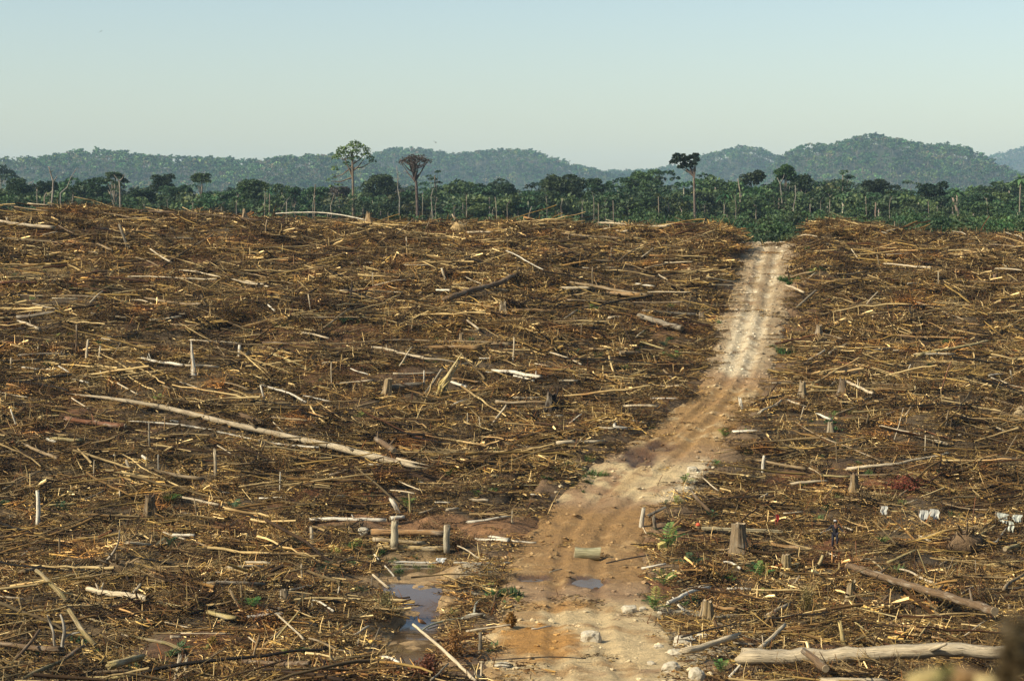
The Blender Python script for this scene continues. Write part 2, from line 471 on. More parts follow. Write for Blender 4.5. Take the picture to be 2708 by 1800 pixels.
ry_ = np.arange(66, 258, 0.22); ru = np.linspace(-0.20, 1.20, 64)
RY, RU = np.meshgrid(ry_, ru, indexing='ij')
RX = XL(RY) + RU * (XR(RY) - XL(RY))
RZ = HR(RX, RY)
def row_to_y(px, py): return hit(px, py, H0)[1]
_ky = [(645, 2030), (830, 2000), (985, 1960), (1010, 1940), (1150, 1800), (1185, 1760), (1215, 1750), (1320, 1640), (1350, 1590), (1480, 1530), (1550, 1520), (1590, 1520), (1800, 1560)]
_Y = {a: row_to_y(p, a) for a, p in _ky}
def road_colour(x, y):
    w = XR(y) - XL(y); u = (x - XL(y)) / w
    n = fbm(x / 3.0, y / 3.0, 91, 4); nf = fbm(x / 0.9, y / 0.9, 92, 3)
    c = np.empty(x.shape + (3,)); c[:] = (0.40, 0.27, 0.15)
    def lay(wt, col):
        nonlocal c
        wt = np.clip(wt, 0, 1)[..., None]; c = c * (1 - wt) + np.array(col) * wt
    yy = y + 3.0 * n
    def band(r0, r1, soft=3.0):     # rows r0 (far) .. r1 (near)
        return smooth(_Y[r1] - soft, _Y[r1] + soft, yy) * (1 - smooth(_Y[r0] - soft, _Y[r0] + soft, yy))
    pale = (0.66, 0.56, 0.38); cream = (0.62, 0.49, 0.28); mud = (0.37, 0.230, 0.090); orange = (0.48, 0.26, 0.075)
    far = smooth(_Y[985] - 2, _Y[985] + 3, yy)
    lay(far * 0.85, (0.43, 0.335, 0.20))
    nl = fbm((x + .3 * y) / 2.1, (y - .3 * x) / 3.0, 95, 4)
    ruts = np.exp(-((u - 0.40 + 0.10 * n) / 0.11) ** 2) + np.exp(-((u - 0.70 + 0.10 * n) / 0.09) ** 2)
    ruts = ruts * smooth(-0.5, 0.25, nl + 0.5 * nf)
    lay(far * np.clip(ruts * 1.25, 0, 1), pale)
    lay(far * np.exp(-((u - 0.54) / 0.06) ** 2) * 0.6, (0.30, 0.22, 0.125))
    lay(smooth(0.05, 0.5, fbm((x + .3 * y) / 0.7, (y - .3 * x) / 0.9, 99, 4)) * 0.5, (0.27, 0.17, 0.085))
    lay((np.exp(-((u - 0.36) / 0.05) ** 2) + np.exp(-((u - 0.66) / 0.05) ** 2)) * (1 - far) * 0.45, (0.24, 0.13, 0.055))
    lay(smooth(_Y[985] - 1, _Y[985] + 1.5, yy) * (1 - smooth(_Y[830] - 3, _Y[830] + 3, yy)) * smooth(0.08, 0.2, u) * (1 - smooth(0.62, 0.75, u)) * smooth(-0.35, 0.1, nf + 0.3), pale)
    lay(band(1010, 1185) * 0.9, mud)
    lay(band(1010, 1185) * smooth(0.1, 0.5, nf) * 0.6, cream)
    lay(smooth(0.1, 0.5, fbm((x + .4 * y) / 0.8, (y - .4 * x) / 1.0, 98, 3)) * 0.35, (0.24, 0.14, 0.07))
    lay(band(1215, 1320, 2.0) * smooth(-0.5, 0.1, nf + n), cream)
    lay(band(1215, 1320, 2.0) * np.exp(-((u - 0.45) / 0.07) ** 2) * 0.5, mud)
    lay(band(1215, 1320, 2.0) * smooth(0.78, 0.95, u), pale)
    lay(band(1350, 1550, 2.0) * 0.95, (0.34, 0.205, 0.080))
    lay(band(1350, 1550, 2.0) * smooth(0.15, 0.6, n + nf) * 0.6, (0.50, 0.34, 0.16))
    lay((1 - smooth(_Y[1590] - 1.5, _Y[1590] + 1.5, yy)) * smooth(-0.7, -0.1, n + 0.6 * nf), (0.64, 0.50, 0.28))
    lay((1 - smooth(_Y[1590] - 1.5, _Y[1590] + 1.5, yy)) * smooth(0.05, 0.4, fbm((x + .4 * y) / 1.6, (y - .4 * x) / 2.2, 97, 4)) * 0.75, (0.36, 0.215, 0.085))
    X, Y, _ = hit(1410, 1690, H0)
    lay(smooth(1.2, 0.5, np.hypot((x - X) / 2.4, (y - Y) / 6.0) + 0.35 * nf), orange)
    X, Y, _ = hit(1480, 1600, H0)
    lay(smooth(1.2, 0.5, np.hypot((x - X) / 2.2, (y - Y) / 2.2) + 0.35 * nf) * 0.7, orange)
    wetm = np.zeros(x.shape)
    for (p, a, b_) in PUD:
        q = np.hypot((x - p[0]) / a, (y - p[1]) / (b_ * 2.3)) + 0.3 * nf
        wm = smooth(1.7, 0.8, q); wetm = np.maximum(wetm, wm)
    lay(wetm * 0.85, (0.085, 0.040, 0.018))
    return c, wetm
rc, rw = road_colour(RX, RY)
n_r, n_c = RX.shape
idx = np.arange(n_r * n_c).reshape(n_r, n_c)
quads = np.stack([idx[:-1, :-1], idx[:-1, 1:], idx[1:, 1:], idx[1:, :-1]], -1).reshape(-1, 4)
wcv = np.zeros((n_r * n_c, 3)); wcv[:, 0] = rw.ravel()
road = MB().add(np.stack([RX, RY, RZ + CAMZ], -1), quads, None, rc.reshape(-1, 3), wcv).build("dirt_track", m_road, smoothed=True)
tag(road, "pale rutted dirt track climbing the slope to the crest", None, kind="structure")

# ================================================================ WATER
m_water, nt, b = material("still_water", 0.10)
b.inputs["Base Color"].default_value = (0.10, 0.062, 0.030, 1)
b.inputs["Specular IOR Level"].default_value = 0.5
b.inputs["IOR"].default_value = 1.33
geo = nt.nodes.new("ShaderNodeNewGeometry")
bump(nt, b, noise(nt, vscale(nt, geo.outputs["Position"], 2.0, 0.7, 1), 1.3, 3), 0.10, 0.05)
def water_sheet(name, pts, label, level):
    """closed outline -> thin sheet fan, edges hidden under the banks"""
    P = np.array(pts); c = P.mean(0)
    v = np.concatenate([[c], P]); n = len(P)
    tris = [(0, 1 + i, 1 + (i + 1) % n) for i in range(n)]
    o = MB().add(v, None, tris).build(name, m_water)
    return tag(o, label, None, kind="structure")
def puddle(i, name, label, grow=1.0):
    (p, a, b_) = PUD[i]
    pts = []
    zc = float(HR(np.array([p[0]]), np.array([p[1]]))[0]) + 0.07
    for k in range(28):
        t = k / 28 * 2 * math.pi
        pts.append((p[0] + a * grow * 1.1 * math.cos(t), p[1] + b_ * 2.3 * grow * 1.1 * math.sin(t), zc + CAMZ))
    return water_sheet(name, pts, label, zc)
puddle(0, "puddle_water", "dark puddle reflecting the sky on the track beyond the pale sand")
puddle(1, "puddle_water", "small brown puddle on the muddy track beside the larger dark one")
puddle(2, "puddle_water", "narrow wet puddle across the brown middle of the track")
# stream: strip following the cut
S = np.array(STREAM)
t = np.linspace(0, len(S) - 1, 60); SX = np.interp(t, range(len(S)), S[:, 0]); SY = np.interp(t, range(len(S)), S[:, 1]); SW = np.interp(t, range(len(S)), S[:, 2])
bed = H(SX, SY)
lvl = np.minimum.accumulate(np.convolve(np.pad(bed, 8, mode='edge'), np.ones(17) / 17, 'valid')[::-1])[::-1]
tx = np.gradient(SX); ty = np.gradient(SY); L = np.hypot(tx, ty); ox, oy = -ty / L, tx / L
lvl = bed + 0.10
lvl = np.convolve(np.pad(lvl, 6, mode='edge'), np.ones(13) / 13, 'valid')
V = []
for k in range(60):
    for s in (-1, -0.5, 0, 0.5, 1):
        V.append((SX[k] + ox[k] * SW[k] * 1.1 * s, SY[k] + oy[k] * SW[k] * 1.1 * s, lvl[k] + CAMZ))
idx = np.arange(300).reshape(60, 5)
quads = np.stack([idx[:-1, :-1], idx[:-1, 1:], idx[1:, 1:], idx[1:, :-1]], -1).reshape(-1, 4)
st = MB().add(V, quads).build("stream_water", m_water, smoothed=True)
tag(st, "shallow sandy stream running out from under the log bridge", None, kind="structure")

# ================================================================ HILLS
m_hill, nt, b = material("hill_soil", 0.95)
b.inputs["Base Color"].default_value = (0.030, 0.038, 0.018, 1)
HILLS = [  # distance, width in depth, ridge [(px, py top of trees)], label
    (3900, 560, [(-500, 470), (-200, 432), (0, 424), (60, 418), (130, 412), (260, 398), (330, 402), (450, 410), (560, 418), (640, 428), (740, 424), (800, 412), (880, 408), (960, 425), (1060, 455), (1180, 500), (1350, 580)], "left wooded hill ridge, darkest and nearest of the hills"),
    (5000, 640, [(820, 560), (900, 450), (990, 408), (1040, 392), (1080, 396), (1200, 408), (1300, 402), (1400, 398), (1450, 414), (1500, 432), (1560, 446), (1640, 462), (1720, 500), (1800, 560)], "middle wooded hill behind the tall umbrella tree"),
    (6200, 640, [(1300, 560), (1450, 470), (1560, 452), (1700, 450), (1760, 446), (1830, 436), (1900, 440), (2000, 470), (2100, 560)], "low pale ridge in the gap between the hills"),
    (5200, 500, [(1740, 560), (1800, 455), (1850, 415), (1900, 398), (1960, 388), (2010, 396), (2060, 420), (2120, 450), (2200, 560)], "rounded wooded hill behind the bent dark tree"),
    (4200, 560, [(1950, 560), (2020, 450), (2070, 412), (2130, 380), (2190, 382), (2230, 372), (2285, 356), (2340, 366), (2400, 384), (2440, 384), (2480, 378), (2540, 398), (2600, 440), (2660, 470), (2740, 478), (2900, 490), (3100, 520)], "highest wooded hill, behind the forest right of the track"),
    (8400, 800, [(2380, 560), (2500, 450), (2590, 422), (2650, 402), (2708, 386), (2800, 366), (3000, 380), (3300, 440)], "farthest blue hill at the right edge"),
]
def hill_h(k, x, y):
    D, W, R, _ = HILLS[k]
    R = np.array(R, float)
    rx = (R[:, 0] - IW / 2) / FPX * D
    rz = np.maximum((YHOR - R[:, 1]) / FPX * D - 22.0, -30) + 20.0
    base = np.interp(x, rx, rz, left=0, right=0)
    f = np.exp(-((y - D) / W) ** 2)
    return -22.0 + base * f * (1 + 0.42 * fbm(x / 230, y / 230, 200 + k, 3) * (1 - f) * 2) + 9 * fbm(x / 100, y / 100, 230 + k, 2) * f
hill_pts = []
for k, (D, W, R, lab) in enumerate(HILLS):
    x0 = (R[0][0] - IW / 2) / FPX * D; x1 = (R[-1][0] - IW / 2) / FPX * D
    xs = np.linspace(x0, x1, 150); ys = np.linspace(D - 2.1 * W, D + 1.6 * W, 70)
    X, Y = np.meshgrid(xs, ys)
    Z = hill_h(k, X, Y)
    edge = np.minimum(smooth(x0, x0 + 100, X), smooth(x1, x1 - 100, X))
    Z = -24 + (Z + 24) * edge
    idx = np.arange(X.size).reshape(X.shape)
    quads = np.stack([idx[:-1, :-1], idx[:-1, 1:], idx[1:, 1:], idx[1:, :-1]], -1).reshape(-1, 4)
    o = MB().add(np.stack([X, Y, Z + CAMZ], -1), quads).build("hill", m_hill, smoothed=True)
    tag(o, lab, None, kind="structure")
    n = int((x1 - x0) * (2.4 * W) / 165.0 * (0.8 if D < 7000 else 0.5))
    px = RNG.uniform(x0, x1, n); py = RNG.uniform(D - 1.9 * W, D + 0.5 * W, n)
    pz = hill_h(k, px, py)
    ex = np.minimum(smooth(x0, x0 + 100, px), smooth(x1, x1 - 100, px)); pz = -24 + (pz + 24) * ex
    keep = np.abs(px / py * FPX) < 1354 + 160
    hill_pts.append(np.stack([px, py, pz + CAMZ - 1.0], -1)[keep])

# ================================================================ FOREST
def leaf_material(name, trans=0.25, lo=0.5, hi=1.75, patch=False):
    m, nt, b = material(name, 0.6)
    colr = attr(nt, "Col", "Color")
    oi = nt.nodes.new("ShaderNodeObjectInfo")
    hsv = nt.nodes.new("ShaderNodeHueSaturation")
    mr = nt.nodes.new("ShaderNodeMapRange"); nt.links.new(oi.outputs["Random"], mr.inputs[0]); mr.inputs[3].default_value = lo; mr.inputs[4].default_value = hi
    mh = nt.nodes.new("ShaderNodeMath"); mh.operation = 'MULTIPLY'; nt.links.new(oi.outputs["Random"], mh.inputs[0]); mh.inputs[1].default_value = 37.7
    mf = nt.nodes.new("ShaderNodeMath"); mf.operation = 'FRACT'; nt.links.new(mh.outputs[0], mf.inputs[0])
    mr2 = nt.nodes.new("ShaderNodeMapRange"); nt.links.new(mf.outputs[0], mr2.inputs[0]); mr2.inputs[3].default_value = 0.455; mr2.inputs[4].default_value = 0.53
    nt.links.new(colr, hsv.inputs["Color"]); nt.links.new(mr.outputs[0], hsv.inputs["Value"]); nt.links.new(mr2.outputs[0], hsv.inputs["Hue"])
    outc = hsv.outputs[0]
    if patch:       # stands of different forest types on the hillsides
        geo = nt.nodes.new("ShaderNodeNewGeometry")
        outc = mix(nt, 1.0, outc, ramp(nt, noise(nt, geo.outputs["Position"], 0.006, 4, 0.6), [(0.35, (0.55, 0.62, 0.62)), (0.5, gray(1.0)), (0.66, (1.55, 1.4, 1.1))]), 'MULTIPLY')
    nt.links.new(outc, b.inputs["Base Color"])
    tr = nt.nodes.new("ShaderNodeBsdfTranslucent"); nt.links.new(outc, tr.inputs[0])
    ms = nt.nodes.new("ShaderNodeMixShader"); ms.inputs[0].default_value = trans
    nt.links.new(b.outputs[0], ms.inputs[1]); nt.links.new(tr.outputs[0], ms.inputs[2])
    nt.links.new(ms.outputs[0], nt.nodes["Material Output"].inputs["Surface"])
    return m
m_leaf = leaf_material("forest_leaves")
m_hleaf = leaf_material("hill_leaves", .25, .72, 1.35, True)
m_bark = wood_material("tree_bark", 'object')
m_barkc = wood_material("forest_tree_bark", 'Col')

def leaf_quads(mb, C, size, cols, flat=0.5, rng=RNG):
    """one small leaf-clump face at each centre"""
    n = len(C)
    nrm = rng.normal(size=(n, 3)); nrm[:, 2] = np.abs(nrm[:, 2]) + flat; nrm /= np.linalg.norm(nrm, axis=1, keepdims=True)
    a = np.cross(nrm, rng.normal(size=(n, 3))); a /= np.linalg.norm(a, axis=1, keepdims=True); b_ = np.cross(nrm, a)
    s = (size * rng.uniform(0.6, 1.35, n))[:, None]
    el = rng.uniform(0.55, 1.0, (n, 1))
    V = np.stack([C - a * s, C - b_ * s * el, C + a * s, C + b_ * s * el], 1)
    mb.add(V, np.arange(4 * n).reshape(n, 4), None, np.repeat(cols, 4, axis=0))

def crown(mb, blobs, dens, size, col, col2, rng=RNG):
    """blobs: (x,y,z,rx,rz); leaf faces on the upper shells of the blobs"""
    for (bx, by, bz, rx, rz) in blobs:
        n = max(6, int(dens * rx * rx))
        d = rng.normal(size=(n, 3)); d /= np.linalg.norm(d, axis=1, keepdims=True)
        d[:, 2] = np.where(d[:, 2] < -0.35, -d[:, 2], d[:, 2])
        r = rng.uniform(0.6, 1.08, (n, 1))
        C = np.array([bx, by, bz]) + d * r * np.array([rx, rx, rz])
        f = rng.random((n, 1)) * 0.7 + 0.3 * rng.random()
        cols = np.array(col) * (1 - f) + np.array(col2) * f
        leaf_quads(mb, C, size, cols, rng=rng)

def blob_crown(cx, cy, ztop, w, h, n, shape='round', rng=RNG):
    out = []
    for k in range(n):
        a = rng.uniform(0, 2 * math.pi); r = math.sqrt(rng.random()) * 0.5 * w * 0.78
        q = r / (0.5 * w)
        if shape == 'umbrella': z = ztop - h * (0.25 + 0.5 * q * q) + rng.uniform(-.12, .12) * h
        elif shape == 'open': z = ztop - h * rng.uniform(0.1, 0.95)
        else: z = ztop - h * (0.22 + 0.68 * rng.random() * (0.4 + q))
        rx = w * rng.uniform(0.11, 0.20) * (1.15 if shape == 'round' else 0.9)
        out.append((cx + r * math.cos(a), cy + r * math.sin(a), z - rx * 0.3, rx, rx * (0.75 if shape == 'round' else 0.5)))
    return out

def trunk_path(p0, p1, k, bend, rng=RNG):
    t = np.linspace(0, 1, k)[:, None]
    P = np.array(p0) * (1 - t) + np.array(p1) * t
    off = rng.normal(size=3) * bend; off[2] = 0
    return P + np.sin(t * math.pi) * off + np.sin(t * 2.0 * math.pi) * off[::-1] * np.array([.5, .5, 0])

# ---- mesh library for the masses of forest
def lib_tree(seed, h, w, ch, n, dens, size, col, col2, shape='round', trunk=(0.16, 0.12, 0.085), tr=0.28):
    rng = np.random.default_rng(seed)
    mb = MB()
    mb.tubes(trunk_path((0, 0, -2), (rng.normal() * .4, rng.normal() * .4, h - ch * 0.35), 5, 0.3, rng), np.linspace(tr, tr * .5, 5), 5, trunk, cap=False)
    me_t = mb
    crown(mb, blob_crown(0, 0, h, w, ch, n, shape, rng), dens, size, col, col2, rng)
    return mb
G1, G2 = (0.026, 0.058, 0.022), (0.075, 0.115, 0.036)
D1, D2 = (0.019, 0.042, 0.020), (0.050, 0.082, 0.030)
Y1, Y2 = (0.05, 0.075, 0.022), (0.11, 0.125, 0.040)
B1, B2 = (0.085, 0.070, 0.045), (0.15, 0.115, 0.070)
def unlinked(name, mb, mat, unit=None):
    if unit: mb.v = [v / unit for v in mb.v]      # library shapes are one unit tall
    return bpy.data.objects.new(name, mb.mesh(name, mat))
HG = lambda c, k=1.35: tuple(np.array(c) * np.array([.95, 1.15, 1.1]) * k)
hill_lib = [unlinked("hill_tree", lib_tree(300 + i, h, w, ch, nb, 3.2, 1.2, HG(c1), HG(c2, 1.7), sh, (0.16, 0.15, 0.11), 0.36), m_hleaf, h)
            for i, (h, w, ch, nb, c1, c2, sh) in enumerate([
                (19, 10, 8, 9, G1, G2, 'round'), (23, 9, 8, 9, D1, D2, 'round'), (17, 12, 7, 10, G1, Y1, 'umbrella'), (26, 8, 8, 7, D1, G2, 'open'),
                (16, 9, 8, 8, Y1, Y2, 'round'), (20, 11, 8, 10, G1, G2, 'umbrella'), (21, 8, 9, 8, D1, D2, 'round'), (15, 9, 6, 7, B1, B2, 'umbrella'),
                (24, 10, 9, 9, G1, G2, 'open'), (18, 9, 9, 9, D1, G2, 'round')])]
wood_lib = [unlinked("wood_tree", lib_tree(330 + i, h, w, ch, nb, 19.0, 0.38, c1, c2, sh, (0.34, 0.29, 0.21), 0.26), m_leaf, h)
            for i, (h, w, ch, nb, c1, c2, sh) in enumerate([
                (24, 13, 12, 14, G1, G2, 'round'), (27, 11, 12, 13, D1, D2, 'round'), (22, 15, 9, 15, D1, G2, 'umbrella'), (28, 9, 13, 11, D1, D2, 'open'),
                (20, 11, 12, 12, G1, Y1, 'round'), (25, 12, 10, 12, D1, G2, 'umbrella'), (18, 10, 10, 12, G1, Y2, 'round'), (23, 10, 14, 12, D1, D2, 'open')])]
bush_lib = [unlinked("scrub_bush", lib_tree(360 + i, h, w, ch, nb, dn * 2.4, sz * .62, c1, c2, sh, (0.24, 0.19, 0.13), 0.12), m_leaf, h)
            for i, (h, w, ch, nb, dn, sz, c1, c2, sh) in enumerate([(14, 8, 11, 26, 16, 0.36, G1, G2, 'round'), (18, 7, 13, 24, 16, 0.36, D1, G2, 'open'), (11, 8, 9, 24, 18, 0.32, G1, Y1, 'round'),
                (20, 6, 12, 22, 16, 0.36, D1, G2, 'open'), (12, 7, 10, 24, 18, 0.32, G1, (0.075, 0.10, 0.03), 'round'), (16, 9, 10, 24, 16, 0.36, D1, D2, 'umbrella')])]

def instancer(name, pts, rot, scl, which, lib, label, kind="stuff"):
    """one object whose points carry copies of the library shapes (no separate objects)"""
    me = bpy.data.meshes.new(name)
    me.vertices.add(len(pts)); me.vertices.foreach_set("co", np.asarray(pts, np.float32).ravel())
    a = me.attributes.new("rot", 'FLOAT_VECTOR', 'POINT'); a.data.foreach_set("vector", np.asarray(rot, np.float32).ravel())
    s3 = np.asarray(scl, np.float32)
    if s3.ndim == 1: s3 = np.repeat(s3[:, None], 3, 1)
    a = me.attributes.new("scl", 'FLOAT_VECTOR', 'POINT'); a.data.foreach_set("vector", s3.ravel())
    a = me.attributes.new("which", 'INT', 'POINT'); a.data.foreach_set("value", np.asarray(which, np.int32))
    me.update()
    o = link(name, me)
    gt = bpy.data.node_groups.new(name, 'GeometryNodeTree')
    gt.interface.new_socket("Geometry", in_out='INPUT', socket_type='NodeSocketGeometry')
    gt.interface.new_socket("Geometry", in_out='OUTPUT', socket_type='NodeSocketGeometry')
    gi = gt.nodes.new("NodeGroupInput"); go = gt.nodes.new("NodeGroupOutput")
    ip = gt.nodes.new("GeometryNodeInstanceOnPoints"); jn = gt.nodes.new("GeometryNodeJoinGeometry")
    for l in lib:
        oi = gt.nodes.new("GeometryNodeObjectInfo"); oi.inputs["Object"].default_value = l
        gi2 = gt.nodes.new("GeometryNodeGeometryToInstance")
        gt.links.new(oi.outputs["Geometry"], gi2.inputs[0]); gt.links.new(gi2.outputs[0], jn.inputs[0])
    def na(n, t):
        x = gt.nodes.new("GeometryNodeInputNamedAttribute"); x.data_type = t; x.inputs["Name"].default_value = n
        return x.outputs["Attribute"]
    gt.links.new(gi.outputs[0], ip.inputs["Points"]); gt.links.new(jn.outputs[0], ip.inputs["Instance"])
    ip.inputs["Pick Instance"].default_value = True
    gt.links.new(na("which", 'INT'), ip.inputs["Instance Index"])
    e2r = gt.nodes.new("FunctionNodeEulerToRotation"); gt.links.new(na("rot", 'FLOAT_VECTOR'), e2r.inputs[0])
    gt.links.new(e2r.outputs[0], ip.inputs["Rotation"])
    gt.links.new(na("scl", 'FLOAT_VECTOR'), ip.inputs["Scale"])
    gt.links.new(ip.outputs[0], go.inputs[0])
    md = o.modifiers.new("scatter", 'NODES'); md.node_group = gt
    tag(o, label, None, kind=kind)
    return o
def zrot(n, tilt=0.0):
    r = np.zeros((n, 3)); r[:, 2] = RNG.uniform(0, 2 * math.pi, n)
    if tilt: r[:, :2] = RNG.normal(0, tilt, (n, 2))
    return r

hp = np.concatenate(hill_pts); n = len(hp)
patch = fbm(hp[:, 0] / 90, hp[:, 1] / 90, 250, 2)
wh = RNG.integers(0, 10, n)
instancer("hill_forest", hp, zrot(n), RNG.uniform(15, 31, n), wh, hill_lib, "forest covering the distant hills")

# forest belt behind the crest: top line by column (photograph rows)
_topx = [-100, 0, 150, 300, 450, 600, 750, 900, 1050, 1200, 1350, 1500, 1650, 1800, 1950, 2100, 2250, 2400, 2550, 2708, 2850]
_topy = [484, 482, 487, 493, 498, 492, 498, 502, 494, 487, 488, 490, 482, 482, 476, 474, 480, 486, 490, 486, 486]
nt_ = 2200
bx = RNG.uniform(-120, 2830, nt_); by = 560 + 560 * RNG.random(nt_) ** 1.2
X = (bx - IW / 2) / FPX * by
zg = H(X, by)
top = (YHOR - (np.interp(bx, _topx, _topy) + RNG.normal(22, 13, nt_) - 34 * (RNG.random(nt_) < .05))) / FPX * by
hh = np.clip(top - zg, 14, 60)
wh = RNG.integers(0, 8, nt_)
instancer("forest", np.stack([X, by, zg + CAMZ], -1), zrot(nt_), np.stack([hh * RNG.uniform(.8, 1.2, nt_), hh * RNG.uniform(.8, 1.2, nt_), hh], -1), wh, wood_lib, "dense dark forest belt beyond the crest")
nb_ = 2600
by = 315 + 310 * RNG.random(nb_); bx = RNG.uniform(-120, 2830, nb_)
X = (bx - IW / 2) / FPX * by
keep = (by > 430) | (bx > 1350 + RNG.normal(0, 120, nb_)) | (RNG.random(nb_) < 0.3)
X, by, bx = X[keep], by[keep], bx[keep]; nb_ = len(X)
zg = H(X, by)
top = (YHOR - (578 + RNG.normal(0, 20, nb_) - 12 * smooth(1500, 2200, bx))) / FPX * by
hh = np.clip(top - zg, 2.5, 26)
wh = RNG.integers(0, 6, nb_)
sc = hh
instancer("undergrowth", np.stack([X, by, zg + CAMZ], -1), zrot(nb_), np.stack([np.minimum(sc, 15), np.minimum(sc, 15), sc], -1), wh, bush_lib, "green scrub and saplings between the crest and the forest")

LATE = []
# ---- single trees one can tell apart
def tree(name, px, top, Y, w, h, label, shape='round', cols=(D1, D2), nb=18, dens=9.0, size=0.55, tr=0.35, tcol=(0.17, 0.135, 0.10), limbs=5, lean=0.0, seed=0, base_px=None, group=None, blobs=None, cx=None, limb_from=None, cat="tree"):
    rng = np.random.default_rng(1000 + seed + int(px))
    p = at(px, 560, Y); gz = float(H(np.array([p.x]), np.array([Y]))[0]) + CAMZ
    bpx = px if base_px is None else base_px
    base = Vector(((bpx - IW / 2) / FPX * Y, Y, gz))
    ztop = at(px, top, Y).z
    W = w / FPX * Y; Hh = h / FPX * Y
    root = empty(name, base)
    tag(root, label, cat, group)
    bl = blob_crown(p.x - base.x, 0, ztop - gz, W, Hh, nb, shape, rng) if blobs is None else blobs(base, Y)
    tp = np.array([p.x - base.x, 0, ztop - gz - Hh * (0.45 if shape != 'open' else 0.3)])
    tk = MB().tubes(trunk_path((0, 0, -1), tp, 9, 0.012 * tp[2] + lean, rng), np.linspace(tr, tr * 0.5, 9), 8, tcol, wob=0.08)
    tk.build("trunk", m_bark, root, True, tcol)
    lm = MB(); pick = rng.permutation(len(bl))[:limbs]
    lf = limb_from if limb_from is not None else 0.82
    for q in pick:
        e = np.array(bl[q][:3]); s = tp * (lf + rng.uniform(-.06, .10))
        mid = (s + e) / 2 + np.array([0, 0, -abs(e[0] - s[0]) * 0.12])
        lm.tubes(np.array([s, mid, e]), np.array([tr * .42, tr * .28, tr * .1]), 5, tcol, cap=False)
    if limbs: lm.build("limbs", m_bark, root, True, tcol)
    cm = MB(); crown(cm, bl, dens, size, cols[0], cols[1], rng)
    cm.build("crown", m_leaf, root)
    return root

def blob_px(lst):
    """blobs given in photograph pixels (px, py, radius px, flatness)"""
    def f(base, Y):
        out = []
        for (a, b_, r, fl) in lst:
            p = at(a, b_, Y); R = r / FPX * Y
            out.append((p.x - base.x, RNG.normal() * R * 0.8, p.z - base.z, R, R * fl))
        return out
    return f
LG = ((0.05, 0.085, 0.022), (0.13, 0.17, 0.05))
tree("umbrella_tree", 932, 372, 560, 115, 60, "tall green umbrella tree with a long bare trunk, rising above the hills", tr=0.55, tcol=(0.17, 0.12, 0.075), cols=LG, dens=34, size=0.29, limbs=14, limb_from=0.86, cat="tree",
     blobs=blob_px([(940, 383, 16.8, .75), (925, 392, 18, .7), (905, 398, 16.8, .7), (955, 394, 18, .7), (890, 418, 14.4, .7), (898, 408, 14.4, .7), (915, 410, 18, .6), (938, 405, 16.8, .6), (970, 400, 12, .8), (968, 412, 15.6, .6), (978, 418, 10.8, .6), (985, 426, 10.8, .55), (928, 420, 10.8, .6), (915, 434, 9.6, .9), (885, 448, 10.8, .9), (880, 470, 8.4, 1.2), (868, 478, 6, 1.2), (925, 445, 7.2, 1), (945, 418, 9.6, .6)]))
BRN = ((0.12, 0.085, 0.060), (0.20, 0.135, 0.090))
tree("brown_crowned_tree", 1097, 400, 540, 96, 48, "tall tree with a flat dry brown crown and a dark trunk", 'umbrella', BRN, 40, 15.0, 0.22, 0.6, (0.085, 0.055, 0.045), 26, seed=1, limb_from=0.88)
DK = ((0.010, 0.018, 0.012), (0.028, 0.040, 0.020))
tree("bent_tree", 1834, 430, 500, 70, 42, "dark leaning tree with a bent bare trunk, crown pushed to one side", cols=DK, tr=0.5, tcol=(0.13, 0.095, 0.075), base_px=1841, lean=0.4, dens=130, size=0.34, limbs=10, limb_from=0.92, seed=2,
     blobs=blob_px([(1790, 416, 12, .9), (1782, 430, 10.8, .9), (1797, 425, 13.2, .8), (1806, 415, 10.8, .8), (1815, 425, 12, .8), (1826, 418, 9.6, .9), (1838, 414, 9.6, .9), (1840, 425, 9.6, .8), (1832, 434, 10.8, .7), (1810, 438, 10.8, .7), (1800, 443, 8.4, .7), (1822, 440, 9.6, .7)]))
tree("spreading_tree", 1487, 452, 640, 122, 75, "broad spreading tree with pale bare limbs showing under its crown", 'round', (D1, G2), 28, 26, 0.45, 0.62, (0.25, 0.22, 0.18), 12, seed=3, limb_from=0.62)
